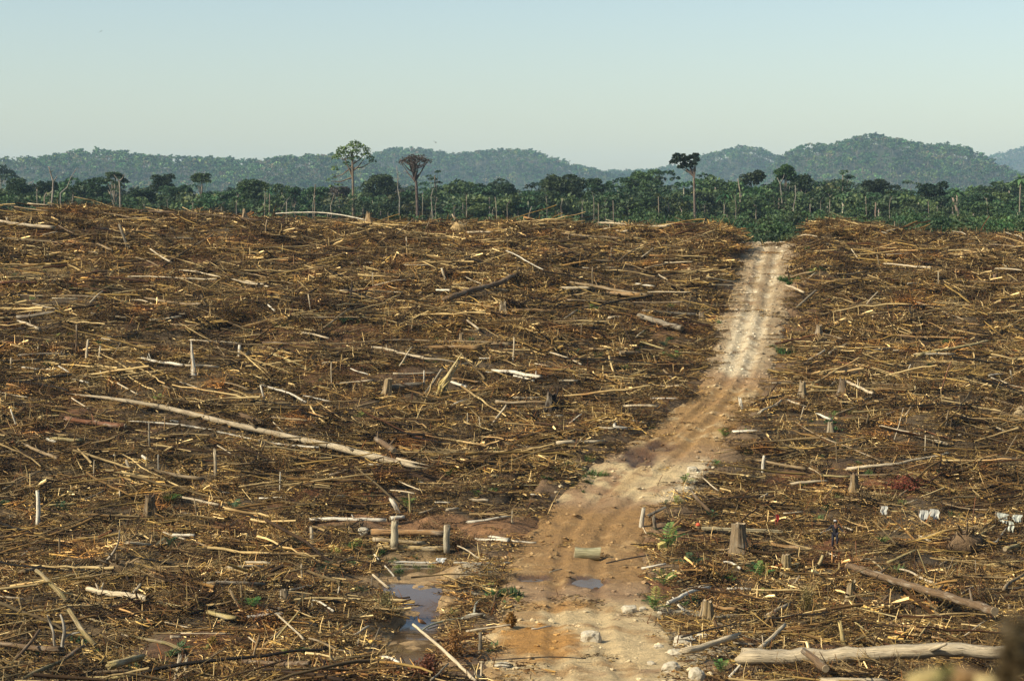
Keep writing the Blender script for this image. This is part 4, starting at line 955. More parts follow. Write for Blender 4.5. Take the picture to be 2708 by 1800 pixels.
# region x0 y0 x1 y1 thickness colour [S standing | L lying | J jagged ends] | label
TRACE = """
A1 260 735 430 752 14 p
A1 0 745 200 770 10 t
A1 130 765 430 800 12 t
A1 0 890 470 950 34 p | thick pale log at the left edge just below the crest
A1 1330 805 2340 890 26 b | very long brown trunk lying along the left crest
A1 930 820 1290 880 12 t
A1 1555 1042 1720 1048 18 p
A1 1160 1170 1070 940 32 g S | grey post leaning left, on the slope below the crest
A1 1510 1240 1905 1005 13 t | long tan pole propped up and pointing right below the crest
A1 0 1040 500 1080 14 t
A1 100 1062 670 1102 10 t
A1 1340 1140 1530 1260 18 p
A1 520 930 660 1000 15 b
A1 870 1095 1000 1150 24 t
A1 1210 1215 1420 1300 15 t
A1 1140 1385 1930 1410 16 p | long straight pale pole right of the bare earth bank
A1 1600 1330 1960 1390 15 p
A1 2080 1410 2350 1455 20 p
A1 0 1440 330 1438 24 r | reddish brown log in front of the bare earth bank
A1 330 1530 500 1405 8 t
A1 1900 925 2350 950 13 t
A1 1640 1000 2140 960 10 b
A1 380 1015 515 985 10 p
A1 700 1150 870 1175 8 p
A1 2150 1030 2340 1045 10 r
A1 1830 1250 2100 1140 9 r
A2 265 825 1060 880 12 w | long thin white pole lying along the crest under the umbrella tree
A2 260 892 1000 876 13 t
A2 470 900 440 830 22 k S | black burnt snag on the crest left of the umbrella tree
A2 1980 990 2190 990 19 p
A2 1890 900 1840 830 15 p S
A2 1350 1000 1500 865 11 t
A2 930 1260 1130 1262 10 p
A2 1410 1280 1640 1285 12 p
A2 1790 1470 1745 1310 26 p S
A2 1700 1505 1820 1510 24 w
A2 1790 1585 2395 1375 62 b L | massive brown trunk lying slantwise on the middle slope
A2 1150 1465 1430 1415 14 p
A2 1140 1540 1130 1350 13 p S
A2 580 1310 900 1230 10 t
A2 0 1350 420 1450 12 t
A2 0 1425 200 1475 17 p
A2 830 1510 1400 1525 12 t
A2 1940 1380 2100 1450 11 p
A2 2130 1480 2340 1510 12 p
A2 300 1020 450 1050 9 t
A2 1580 1010 1640 870 10 t S
A2 170 1030 190 880 16 t S
A2 360 945 470 960 14 t
A2 1440 1180 1430 1040 14 p S
A3 970 905 1560 935 24 p | thick pale log lying on the crest left of the bent dark tree
A3 1550 927 1630 915 10 p
A3 650 1005 1150 1050 22 t | tan log just in front of the pale crest log
A3 1020 880 1090 898 9 p
A3 130 1155 460 1325 13 w
A3 700 1235 1080 1250 14 t
A3 810 1305 1110 1310 13 p
A3 1370 1310 1540 1275 20 t
A3 1540 1260 1790 1255 13 p
A3 1750 1315 2110 1370 26 t
A3 1910 1395 2180 1435 14 p
A3 1930 1465 2180 1465 14 p
A3 1300 1450 1450 1475 20 w
A3 700 1440 1380 1550 30 t | long tapering tan log halfway up, left of the track
A3 640 1490 890 1485 34 p
A3 1390 1525 1770 1525 14 p
A3 1490 1365 1570 1420 15 p
A3 1190 1270 1430 1350 12 t
A3 1065 1215 1068 1135 15 p S
A3 905 1550 900 1310 16 t S
A3 1030 1525 1330 1550 38 o | broad orange-brown log half buried left of the track
A3 1000 960 1210 975 18 p
A3 1140 1240 1320 1110 11 t
A3 1340 1210 1440 1130 11 p
A3 145 1150 140 1060 10 t S
A3 680 1110 685 1020 11 t S
A3 1690 1060 1850 1090 9 t
A4 340 1030 520 1030 14 p
A4 1130 980 1250 950 12 p
A4 945 965 990 938 22 o
A4 1620 1000 1740 1005 10 p
A4 1720 980 1840 1010 10 p
A4 600 1098 830 1078 14 g
A4 1110 1270 1530 1305 18 p | long pale pole near the crest right of the track
A4 1700 1112 1960 1095 16 t
A4 1960 1100 2340 1125 16 t
A4 890 1240 820 1140 13 p
A4 1130 1190 1360 1180 12 g
A4 230 1460 400 1530 20 p | pale log end jutting towards the track on its right side
A4 700 1360 960 1340 16 t
A4 1320 1450 1440 1445 18 p
A4 1600 1500 1595 1350 13 p S
A4 1755 1420 1750 1320 9 t S
A4 2100 1315 2340 1330 16 p
A4 2200 1240 2330 1200 10 t
A4 1975 950 2050 850 9 r S
A4 1090 990 1145 1005 16 w
A4 290 1392 480 1345 18 t
A4 400 1430 500 1350 10 p
A4 560 1280 780 1330 14 t
A4 1050 1200 1080 1300 14 t
A4 1210 1330 1330 1280 9 t
A4 1440 1180 1560 1170 12 t
A4 2170 1280 2210 1300 10 p
A4 2350 1050 2190 990 10 p
A4 1860 1060 2060 1010 12 t
A4 1640 1420 2040 1435 14 t
B1 140 115 780 135 15 t | long tan pole at the left, in front of the red log
B1 400 140 600 145 12 p
B1 250 180 450 220 10 p
B1 130 285 440 250 30 g | thick grey log resting above a dark hollow at the left
B1 150 320 300 375 24 p
B1 690 175 790 85 12 p
B1 1000 155 1420 260 12 p
B1 1120 140 1540 185 20 t
B1 700 255 970 290 14 p
B1 1150 310 1390 280 22 p | pale log raised at its right end, left of centre
B1 1310 340 1620 350 16 t
B1 780 450 980 490 18 p
B1 1470 460 1850 490 16 p
B1 1100 600 1400 655 26 w | bleached log lying left of the bright splintered snag
B1 1420 655 1670 672 23 p
B1 580 600 588 345 18 b S | tall dark brown post in the left field
B1 665 610 675 480 26 p S
B1 765 610 770 520 20 p S
B1 1835 600 1840 500 30 w S | squat white post right of the bright splintered snag
B1 285 600 292 520 12 p S
B1 85 680 85 610 18 p S
B1 145 665 430 685 16 w | white pole at the left edge of the middle slope
B1 0 620 310 610 16 t
B1 130 580 560 575 21 g
B1 450 660 540 715 14 w
B1 530 750 680 790 14 w
B1 900 790 1060 880 14 p
B1 1250 810 1360 840 20 t
B1 770 700 800 785 9 w
B1 1380 780 1540 840 10 p
B1 1280 530 1430 575 10 p
B1 0 860 210 900 12 p
B1 985 1085 2450 1285 18 w | slender straight white pole lying beneath the long weathered trunk
B1 500 1065 960 1120 46 r | dark reddish log left of the slender white pole
B1 80 990 140 1140 15 w S
B1 550 905 680 985 13 p
B1 1150 1290 1143 1095 17 g S
B1 1655 1500 1648 1325 32 p S | stout pale post with a cut top below the long weathered trunk
B1 725 1568 725 1390 13 p S
B1 1215 1450 1215 1345 12 w S
B1 440 1220 610 1232 40 y
B1 360 1220 430 1245 28 w
B1 200 1270 440 1370 28 t
B1 1230 1470 1550 1530 34 t | tan log with a square cut end, left of the rusty bushes
B1 1310 1080 1370 1088 16 w
B1 1090 1350 1130 1378 26 w
B1 1670 1270 1880 1390 12 p
B1 0 1320 160 1310 18 t
B1 870 1345 960 1345 14 w
B1 70 1560 290 1470 16 t
B1 490 1150 550 1050 12 t
B1 1010 1460 970 1380 26 p S
B1 1020 1330 1030 1270 18 o S
B1 1260 1180 1265 1050 12 o S
B1 1450 640 1490 570 12 p
B1 1870 575 2010 540 10 p
B1 1670 510 1740 600 10 t
B1 860 590 920 490 10 t
B1 1060 480 1360 370 10 b
B1 1030 430 820 440 9 g
B1 1640 780 1900 840 14 t
B2 720 80 1210 95 12 p
B2 170 190 225 240 15 w
B2 590 375 800 220 16 t | tan pole propped up left of the massive brown trunk
B2 440 290 950 290 15 t
B2 640 492 1300 462 16 t
B2 1300 462 2033 492 20 t | long tan log across the centre of the middle slope
B2 970 515 1370 595 23 p
B2 1370 602 1640 645 17 p
B2 1470 518 1790 528 42 o | broad stripped orange-brown log lying behind the split yellow trunk
B2 210 570 500 690 21 y
B2 590 640 790 610 20 t
B2 805 680 940 725 12 w
B2 1180 660 1275 515 13 p
B2 1350 890 1500 690 26 g S | grey pole leaning right beside the split yellow trunk
B2 1130 720 1470 712 19 p
B2 1120 825 1370 800 44 g | thick grey log behind the leaning cut stump
B2 150 930 112 810 17 w S
B2 130 810 460 940 19 w | bleached white pole forming a V with a short upright, centre left
B2 440 890 660 935 15 w
B2 510 830 660 795 17 y
B2 660 795 970 770 17 p
B2 1365 815 1370 695 17 w S
B2 1580 965 1700 915 14 w
B2 1600 790 1690 820 28 w
B2 1850 705 2033 708 25 w
B2 1580 755 1810 785 16 o
B2 1920 930 2150 945 28 p
B2 1705 1100 1702 1020 14 p S
B2 200 1055 470 1080 21 t
B2 1000 1220 1140 1310 50 b | short thick dark brown log below the leaning cut stump
B2 0 1050 130 1095 50 b
B2 650 1500 790 1460 30 b
B2 945 1415 1240 1420 10 w
B2 860 970 1020 935 20 t
B2 210 1090 290 1170 12 p
B2 1790 1050 1810 1170 12 p S
B2 1890 1120 2000 960 13 p
B2 130 480 350 490 20 b
B2 430 405 640 450 18 p
B2 0 560 110 535 14 t
B2 1270 430 1275 350 12 t S
B2 658 840 656 640 10 p S
B2 1620 660 1720 635 12 p
B2 1790 600 1890 600 14 w
B2 1870 640 1880 590 20 o S
B2 1660 380 1790 385 10 t
B2 1700 310 1790 380 20 p
B2 720 415 1010 345 13 o
B2 1330 110 1450 25 10 t
B2 500 240 480 120 12 p S
B3 580 155 1490 165 17 t
B3 1160 235 1570 265 24 g | grey tan log ending at the left verge of the upper track
B3 170 235 480 245 32 o
B3 165 640 172 440 16 p S | upright pale pole right of the split yellow trunk
B3 560 295 660 230 14 g
B3 600 300 920 300 13 t
B3 900 290 990 285 25 p
B3 1130 275 1460 370 48 g | grey rotting trunk left of the upper track
B3 440 555 690 650 17 p | straight pale pole slanting down in the field left of the track
B3 990 560 1140 560 34 t
B3 750 530 880 530 15 t
B3 1140 475 1330 530 15 y
B3 0 492 240 502 16 t
B3 30 700 370 745 34 w | thick bleached log right of the split yellow trunk
B3 170 735 330 775 19 w
B3 520 770 650 775 20 p
B3 1290 810 1470 810 12 p
B3 1030 968 1270 970 25 p | pale log lying at the left verge above the brown mud
B3 1230 910 1420 910 20 w
B3 160 905 370 905 24 p
B3 30 940 420 945 26 t
B3 0 1115 110 965 17 p
B3 380 1040 550 1040 13 w
B3 600 1100 690 1030 13 w
B3 510 1250 830 1240 30 p | pale log by the left verge beside the muddy wet rut
B3 110 1250 540 1330 26 t
B3 0 1500 280 1550 19 y
B3 1930 1000 1910 925 34 w S | small white stump on the right verge of the track
B3 1860 1165 2040 1160 24 w
B3 1320 690 1390 755 20 t
B3 290 440 292 385 12 t S
B3 680 450 690 340 9 t
B3 1110 440 1170 390 12 p
B3 1040 320 1090 350 10 t
B3 240 1070 480 1110 18 o
B3 830 1130 940 1140 22 p
B3 640 1010 740 930 15 o
B3 1460 775 1480 710 14 t S
B3 330 640 460 670 12 p
B4 285 215 435 80 20 g | grey pole propped up at the right verge of the upper track
B4 820 190 910 90 12 p
B4 770 380 1570 445 20 o | long straight orange-brown pole on the right slope
B4 1220 575 1750 470 28 y | long yellowish log raised at its right end, right slope
B4 1220 568 1490 572 21 p
B4 540 560 660 495 19 p
B4 370 620 500 540 19 p
B4 600 630 1150 730 14 r
B4 60 772 450 775 14 o
B4 100 792 300 792 14 p
B4 680 785 870 870 28 p | pale log slanting down beside the twisted root snag
B4 870 790 1180 810 18 t
B4 1385 870 1475 625 15 r S | thin reddish pole leaning right on the right slope
B4 0 1020 165 925 22 p | pale pole at the right verge of the track above the mud
B4 220 920 360 975 15 p
B4 450 1030 545 1070 21 w
B4 590 1030 1110 880 14 t
B4 280 1090 930 1390 13 t | very long thin pole slanting down the right slope
B4 965 1130 1440 1260 29 p | pale split log on the right slope behind a dark hollow
B4 1210 1140 1480 1220 14 r
B4 680 1450 1090 1410 29 p | pale log lying above the ridged brown stump on the right
B4 1090 1405 1430 1330 24 p
B4 1790 1005 2033 1060 30 t
B4 1760 910 2033 990 24 t
B4 1530 1190 1660 1175 15 p
B4 1205 885 1198 815 22 y S
B4 20 1470 38 1350 30 w S | white cut post near the right verge
B4 0 1385 350 1450 25 t
B4 1960 790 1930 700 20 g S
B4 1760 735 1880 725 15 w
B4 1140 695 1160 650 14 w S
B4 1780 750 2033 830 15 p
B4 1470 770 1700 790 12 p
B4 1650 620 2033 540 13 t
B4 1020 1250 1105 990 10 p
B4 310 1070 340 980 10 p
B4 1270 1350 1275 1200 10 p S
B4 1120 1040 1180 960 18 t
B4 980 1030 1120 990 18 p
B4 1430 1110 1450 1010 16 t S
B4 1330 1300 1340 1200 10 t S
B4 600 1400 585 1250 12 t S
B4 380 1440 480 1500 10 p
B4 1690 560 1560 470 8 t
B4 1820 1130 1900 1170 16 p
B4 1890 1340 1980 1190 12 t
B4 875 345 872 280 15 p S
B4 490 410 640 455 12 t
B4 1500 335 1690 345 14 o
B4 1800 325 1890 325 14 o
B4 1400 240 1570 305 14 t
B4 1210 170 1340 215 18 t
B4 200 330 120 360 12 t
B4 1030 540 1115 545 14 p
B4 830 545 1000 525 16 g
B4 1000 1490 700 1500 14 t
B4 1720 1510 1900 1460 20 o
C1 285 425 277 160 40 w S | tall bleached white post at the left
C1 20 150 290 15 18 t
C1 340 270 560 255 19 y
C1 600 240 770 160 15 g
C1 1340 205 1620 265 21 p
C1 1550 155 1700 175 13 w
C1 1475 430 1440 230 13 t S
C1 1280 485 1440 490 25 w
C1 1210 465 1370 520 17 p
C1 1430 530 1570 585 19 t
C1 510 675 1110 685 42 t J | thick tan log with a splintered right end, lower left
C1 60 680 190 690 24 t
C1 440 700 440 520 21 t S | tan post standing at the left end of the splintered tan log
C1 270 750 490 970 42 m L
C1 510 1040 700 1300 44 m L | long mossy pole slanting down at the lower left
C1 160 760 270 730 34 t
C1 0 940 170 960 18 p
C1 650 885 1090 962 54 p | pale hollow log with a dark open end, lower left
C1 1190 990 1740 1100 40 y | yellowish log running down right from the hollow log
C1 600 1080 840 1170 25 m
C1 900 1190 1360 1340 32 m
C1 0 1290 430 1330 48 b | thick brown log at the lower left edge
C1 110 1410 290 1190 27 b | brown pole crossing over the thick brown log at lower left
C1 170 1550 450 1420 38 m
C1 480 1400 620 1310 38 b
C1 615 1340 611 1280 27 y S
C1 820 1450 1010 1400 64 y J | thick split yellowish slab at the bottom left
C1 640 1505 940 1490 36 t J
C1 650 1550 950 1525 38 y J
C1 1290 1580 1330 1400 46 p S | pale thick post at the bottom, left one of a close pair
C1 1360 1580 1380 1400 34 p S | thinner pale post at the bottom, right one of a close pair
C1 1480 1440 1680 1320 15 t
C1 1820 1050 1710 910 32 t S
C1 1500 850 1960 850 34 g
C1 1260 1240 1340 1240 27 p
C1 1600 760 1680 780 15 w
C1 1680 730 1950 720 32 p
C1 1860 1390 1920 1240 21 t S
C1 960 545 1100 560 25 p
C1 1150 552 1350 530 13 p
C1 1340 1212 1700 1216 10 p
C1 150 650 210 600 14 w
C1 1240 640 1330 605 12 p
C1 990 910 1040 850 22 p
C1 880 1200 960 1240 24 t
C1 1220 1130 1400 1170 10 p
C1 1640 440 1760 380 12 t
C1 1290 450 1310 390 22 t S
C1 960 350 970 290 18 b S
C1 890 230 885 165 14 p S
C1 75 395 72 340 16 g S
C1 0 830 60 860 12 p
C1 1580 1170 1420 1190 10 t
C1 1340 320 1440 330 14 g
C1 450 1210 830 1060 9 p
C2 470 370 1040 378 34 w | thick bleached white log beside the log bridge
C2 1070 366 1170 352 36 w
C2 1150 330 1085 240 46 w S
C2 1215 330 1208 190 20 y S
C2 1650 390 1960 350 23 w | bleached root lying at the left verge opposite the white post
C2 1690 225 1790 232 26 p
C2 100 215 270 210 15 w
C2 250 200 255 30 13 w S
C2 610 200 750 195 13 p
C2 490 560 485 455 38 p S | pale broken stump left of the log bridge
C2 130 1330 400 1045 24 y S | yellow stick leaning right, front one of a crossed pair
C2 130 1305 330 1120 16 t
C2 230 1070 430 1260 20 p
C2 490 970 650 1050 19 w
C2 90 1095 270 1060 17 w
C2 690 690 790 650 24 t
C2 940 780 1060 880 21 p
C2 1240 1150 1700 1570 30 p L | long pale pole with its tip over the stream
C2 1370 1560 1500 1440 19 g
C2 1630 1200 1960 1150 19 p
C2 1725 1350 1735 1210 36 g S | grey weathered stump right of the long pale pole
C2 990 1380 1140 1440 25 w
C2 920 1330 990 1180 18 g S
C2 970 1340 1010 1220 23 b S
C2 800 1230 910 1160 19 p
C2 0 1420 470 1430 38 b | thick brown log at the bottom left of the stream
C2 690 1340 800 1360 28 g
C2 470 1250 690 1350 21 t
C2 415 830 410 700 19 p S
C2 0 690 180 698 25 p
C2 1540 690 1960 692 19 w
C2 270 810 500 865 20 p
C2 330 890 500 860 18 p
C2 1100 795 1030 715 15 w
C2 985 670 950 630 13 w
C2 1620 1100 1760 1070 24 g
C2 1350 1180 1560 1120 12 g
C2 690 1200 680 1130 22 y S
C2 640 1150 740 1150 16 y
C2 200 1300 300 1240 22 p
C2 40 1370 95 1240 22 o S
C2 20 1240 80 1290 14 p
C2 1400 245 1510 248 14 w
C2 1490 300 1560 290 20 p
C2 1280 330 1390 290 16 p
C2 1250 80 1350 115 13 w
C2 1110 75 1310 160 12 p
C2 1070 155 1250 180 12 p
C2 690 950 880 965 14 p
C2 680 940 690 880 18 p S
C2 500 1090 490 990 10 p S
C2 1560 565 1800 660 14 p
C2 1700 515 1940 530 22 w
C2 1680 1560 1700 1500 16 p S
C2 1740 1568 1745 1450 24 p S
C2 930 870 935 800 12 g S
C2 830 1330 835 1260 16 p S
C3 1105 430 1125 288 42 w S | flat topped white post at the right verge of the track
C3 1165 350 1290 280 18 k
C3 1215 440 1200 365 34 g S
C3 1340 430 1400 370 25 o
C3 1620 320 1500 190 32 b L | short thick brown branch stub leaning down behind the seedling verge
C3 1885 640 1880 480 20 w S | white stake leaning on the big buttressed stump
C3 1720 685 1840 735 21 w | short white board lying in front of the big buttressed stump
C3 1310 985 1600 880 36 w J | bleached root log running left from the ridged stump by the track
C3 1650 1010 1800 1035 28 o
C3 1740 885 1920 890 23 w
C3 1110 735 1290 700 20 w
C3 1340 750 1450 750 17 w
C3 850 695 1240 630 12 k
C3 1380 1000 1430 1050 24 w
C3 300 1180 440 1160 15 w
C3 1420 1345 1790 1240 56 p J | thick pale grey root log beside the white clods
C3 1760 1540 1870 1420 24 w
C3 0 500 120 520 24 w
C3 150 530 330 545 17 w
C3 0 108 520 104 11 y | thin straight pole bridging the dark ditch by the track
C3 0 40 260 85 13 y
C3 290 185 400 200 13 w
C3 155 395 152 320 20 p S
C3 0 1412 700 1400 10 k
C3 430 762 520 740 11 p
C3 1410 900 1620 850 10 p
C3 1370 480 1500 450 18 o
C3 1150 480 1120 430 10 p
C3 1560 1290 1690 1320 12 g
C3 1380 1380 1500 1370 9 t
C3 1790 1280 1940 1295 18 p
C3 1560 60 1680 160 12 p
C3 1830 1100 1950 1140 16 t
C4 240 110 470 90 25 p
C4 470 45 680 55 19 y
C4 980 310 1170 315 17 y
C4 90 550 310 590 32 o | orange-brown log right of the big buttressed stump
C4 400 740 470 640 34 y S
C4 480 615 590 660 12 w
C4 660 715 1740 1050 72 b | thick dark brown log slanting down at the lower right
C4 1040 740 1360 860 22 p
C4 950 690 1160 600 24 y
C4 1280 820 1175 600 13 y S
C4 1180 750 1500 650 23 t
C4 1340 745 1470 690 23 y
C4 1820 590 1960 530 38 y
C4 1640 630 1960 600 16 t
C4 1810 890 1960 780 28 t
C4 1640 890 1960 880 21 t
C4 1680 710 1960 680 15 y
C4 -80 1392 1990 1368 126 p J | huge pale weathered log across the bottom right
C4 490 1475 330 1345 62 b L
C4 640 1310 600 1150 38 y S
C4 980 1135 1210 1195 32 o
C4 1280 1240 1380 1270 25 o
C4 1630 1160 1790 1220 28 y
C4 0 1330 190 1150 38 p
C4 60 1085 210 1005 38 p
C4 170 930 290 800 24 p S
C4 590 1050 810 1210 12 y
C4 700 1020 1460 1240 8 y
C4 1180 490 1290 550 21 p
C4 820 1510 1050 1500 38 t
C4 480 1562 900 1560 48 p
C4 860 1030 950 940 25 b
C4 1570 440 1600 210 10 r S
C4 1080 255 1170 225 14 p
C4 1040 190 1100 150 16 t
C4 1000 460 1050 430 16 p
C4 600 420 690 450 16 p
C4 180 325 330 315 14 p
C4 0 215 60 180 18 p
C4 460 250 550 130 12 t
C4 890 90 980 100 16 t
C4 1560 75 1830 15 22 o
C4 1360 250 1690 300 12 t
C4 1170 510 1420 450 18 t
C4 1500 920 1600 860 14 p
C4 1620 970 1625 880 24 b S
C4 1860 1060 1850 1000 28 t S
C4 1360 820 1440 650 9 t S
C4 1520 1230 1680 1120 8 p
C4 1600 800 1600 680 8 p S
C4 730 680 715 540 9 r S
"""
LAND = [(136, 545, "the dead forked tree"), (318, 560, "the ragged crowned tree"), (535, 565, "the flat umbrella tree"), (932, 580, "the tall umbrella tree"), (1097, 590, "the brown crowned tree"), (1250, 600, "the crest rootball"),
        (1490, 600, "the spreading tree"), (1670, 590, "the pale crest log"), (1835, 610, "the bent dark tree"), (2040, 660, "the track crest"), (2230, 615, "the crest heap"), (2530, 610, "the leaning broken trunk"),
        (120, 722, "the bare earth bank"), (505, 770, "the straight pale pole"), (265, 1110, "the dark reddish log"), (448, 950, "the splintered snag"), (560, 1110, "the long weathered trunk"), (1020, 1030, "the leaning cut stump"), (1195, 985, "the split yellow trunk"),
        (1265, 765, "the massive brown trunk"), (1460, 1060, "the burnt black stump"), (1660, 1128, "the white forked branch"), (1390, 1300, "the dark ditch"), (1100, 1420, "the log bridge"), (1085, 1640, "the stream"), (1553, 1458, "the sawn block"),
        (1553, 1535, "the dark puddle"), (1695, 1365, "the flat topped white post"), (1950, 1430, "the big buttressed stump"), (1870, 1610, "the ridged stump"), (2078, 1495, "the squat tan stump"), (2208, 1410, "the person in black"), (2450, 1355, "the white cloths"),
        (2655, 1375, "the right edge cloths"), (2440, 1570, "the thick slanting log"), (2350, 1738, "the huge pale log"), (100, 1345, "the tall white post"), (290, 1482, "the splintered tan log"), (310, 1572, "the hollow log"), (165, 1690, "the forked grey branch"),
        (475, 1770, "the twin pale posts"), (752, 1575, "the grooved stump"), (2400, 885, "the orange-brown pole"), (2500, 920, "the yellowish raised log"), (2225, 1020, "the twisted root snag"), (1560, 900, "the upright pale pole"), (1700, 860, "the rotting grey trunk"),
        (2260, 1280, "the ridged brown stump"), (950, 1320, "the rusty bushes"), (1720, 780, "the broad orange log"), (2420, 1160, "the pale split log"), (1800, 1700, "the white clods"), (1765, 1440, "the yellow box"), (560, 1230, "the stout cut post"), (1780, 925, "the green seedlings"), (2170, 870, "the pale roadside stump")]
USED = {}
def where(px, py):
    d = sorted(LAND, key=lambda l: math.hypot(l[0] - px, (l[1] - py) * 1.5))[0]
    dx, dy = px - d[0], py - d[1]
    dist = math.hypot(dx, dy)
    if dist < 28: rel = "right beside"
    elif abs(dx) > 1.3 * abs(dy): rel = "left of" if dx < 0 else "right of"
    else: rel = "behind" if dy < 0 else "in front of"
    pre = "just " if 28 <= dist < 75 else ("" if dist < 170 else "well ")
    if pre == "well " and rel in ("behind", "in front of"): pre = "far "
    return pre + rel + " " + d[2]
PENDING = []      # (object, base phrase, px) -> labels settled at the end
def describe(o, phrase, px, py, cat, group=None):
    tag(o, None, cat, group); PENDING.append((o, phrase, where(px, py), px, py))

for (o, ph, px, py, cat, grp) in LATE: describe(o, ph, px, py, cat, grp)
LOGSEG = []
def jag(mb_v, ring, axis, amt):
    mb_v[ring] += axis[None, :] * RNG.uniform(0, amt, (len(ring), 1))

def make_log(P0, P1, r, colr, jagged=False, moss=False, name="log", bend=0.012, stubs=True, K=None, taper=0.80):
    """a log as an Empty at its lower end with bark body, cut ends and branch stubs"""
    P0 = np.array(P0, float); P1 = np.array(P1, float)
    L = np.linalg.norm(P1 - P0); ax = (P1 - P0) / L
    K = K or int(np.clip(L / 0.45, 5, 26)); ns = 10 if r > 0.16 else 8 if r > 0.07 else 6
    t = np.linspace(0, 1, K)[:, None]
    off = RNG.normal(size=3) * L * bend; off2 = RNG.normal(size=3) * L * bend * .4
    P = P0 + (P1 - P0) * t + off * np.sin(t * math.pi) + off2 * np.sin(t * 2 * math.pi)
    P[1:-1] += RNG.normal(size=(K - 2, 3)) * r * 0.10
    R = r * (1 - (1 - taper) * t[:, 0]) * (1 + RNG.normal(0, .045, K))
    big = r > 0.055
    org = Vector(P0)
    mb = MB(); mb.tubes(P - P0, R, ns, colr, cap=True, wob=0.10)
    v = mb.v[0]
    e0 = np.arange(0, ns); e1 = np.arange((K - 1) * ns, K * ns)
    if jagged:
        jag(v, e1, ax, r * (4.0 if abs(ax[2]) < .7 else 2.4)); jag(v, e0, -ax, r * 2.0)
    else:
        s = RNG.normal() * .25; jag(v, e1, ax, r * 0.25)
    hasparts = big and L > 0.6
    col_o = tuple(np.clip(np.array(colr) * RNG.uniform(.82, 1.15), 0, .8))
    mat_ = m_moss if moss else m_wood
    if not hasparts:
        o = mb.build(name, mat_, None, True, col_o, org); return o
    root = empty(name, org)
    mb.build("bark", mat_, root, True, col_o)
    if not jagged:
        ends = [(P[-1] - P0, R[-1], ax)] if r < 0.10 else [(P[-1] - P0, R[-1], ax), (P[0] - P0, R[0], -ax)]
        for (c0, rr, n) in ends:
            u = np.cross(n, [0.1, 0.2, 1.0]); u /= np.linalg.norm(u); w = np.cross(n, u)
            a = np.arange(10) / 10 * 2 * math.pi
            ring = c0 + n * (r * .30) + rr * .93 * (np.cos(a)[:, None] * u + np.sin(a)[:, None] * w)
            ring2 = c0 - n * r * .5 + rr * .86 * (np.cos(a)[:, None] * u + np.sin(a)[:, None] * w)
            V = np.concatenate([[c0 + n * (r * .30)], ring, ring2])
            W = np.zeros((21, 3)); W[1:11, 0] = np.cos(a) * rr; W[1:11, 1] = np.sin(a) * rr; W[11:] = W[1:11]
            tris = [(0, 1 + i, 1 + (i + 1) % 10) for i in range(10)]
            qs = [(1 + i, 11 + i, 11 + (i + 1) % 10, 1 + (i + 1) % 10) for i in range(10)]
            MB().add(V, qs, tris, (1, 1, 1), W).build("cut_end", m_cut, root, False, tuple(np.clip(np.array((.36, .27, .15)) * RNG.uniform(.4, 1.1), 0, 1)))
    if stubs and L > 3.0 and r > 0.09:
        for k in range(int(RNG.integers(1, 4))):
            q = RNG.uniform(.15, .9); i = int(q * (K - 1)); c0 = P[i] - P0
            d = RNG.normal(size=3); d -= ax * d.dot(ax); d[2] = abs(d[2]); d = d / np.linalg.norm(d) + ax * .5
            l = r * RNG.uniform(2.0, 4.5)
            MB().tubes(np.array([c0, c0 + d * l * .6, c0 + d * l]), np.array([r * .38, r * .28, r * .16]), 6, colr).build("branch_stub", mat_, root, True, col_o)
    return root

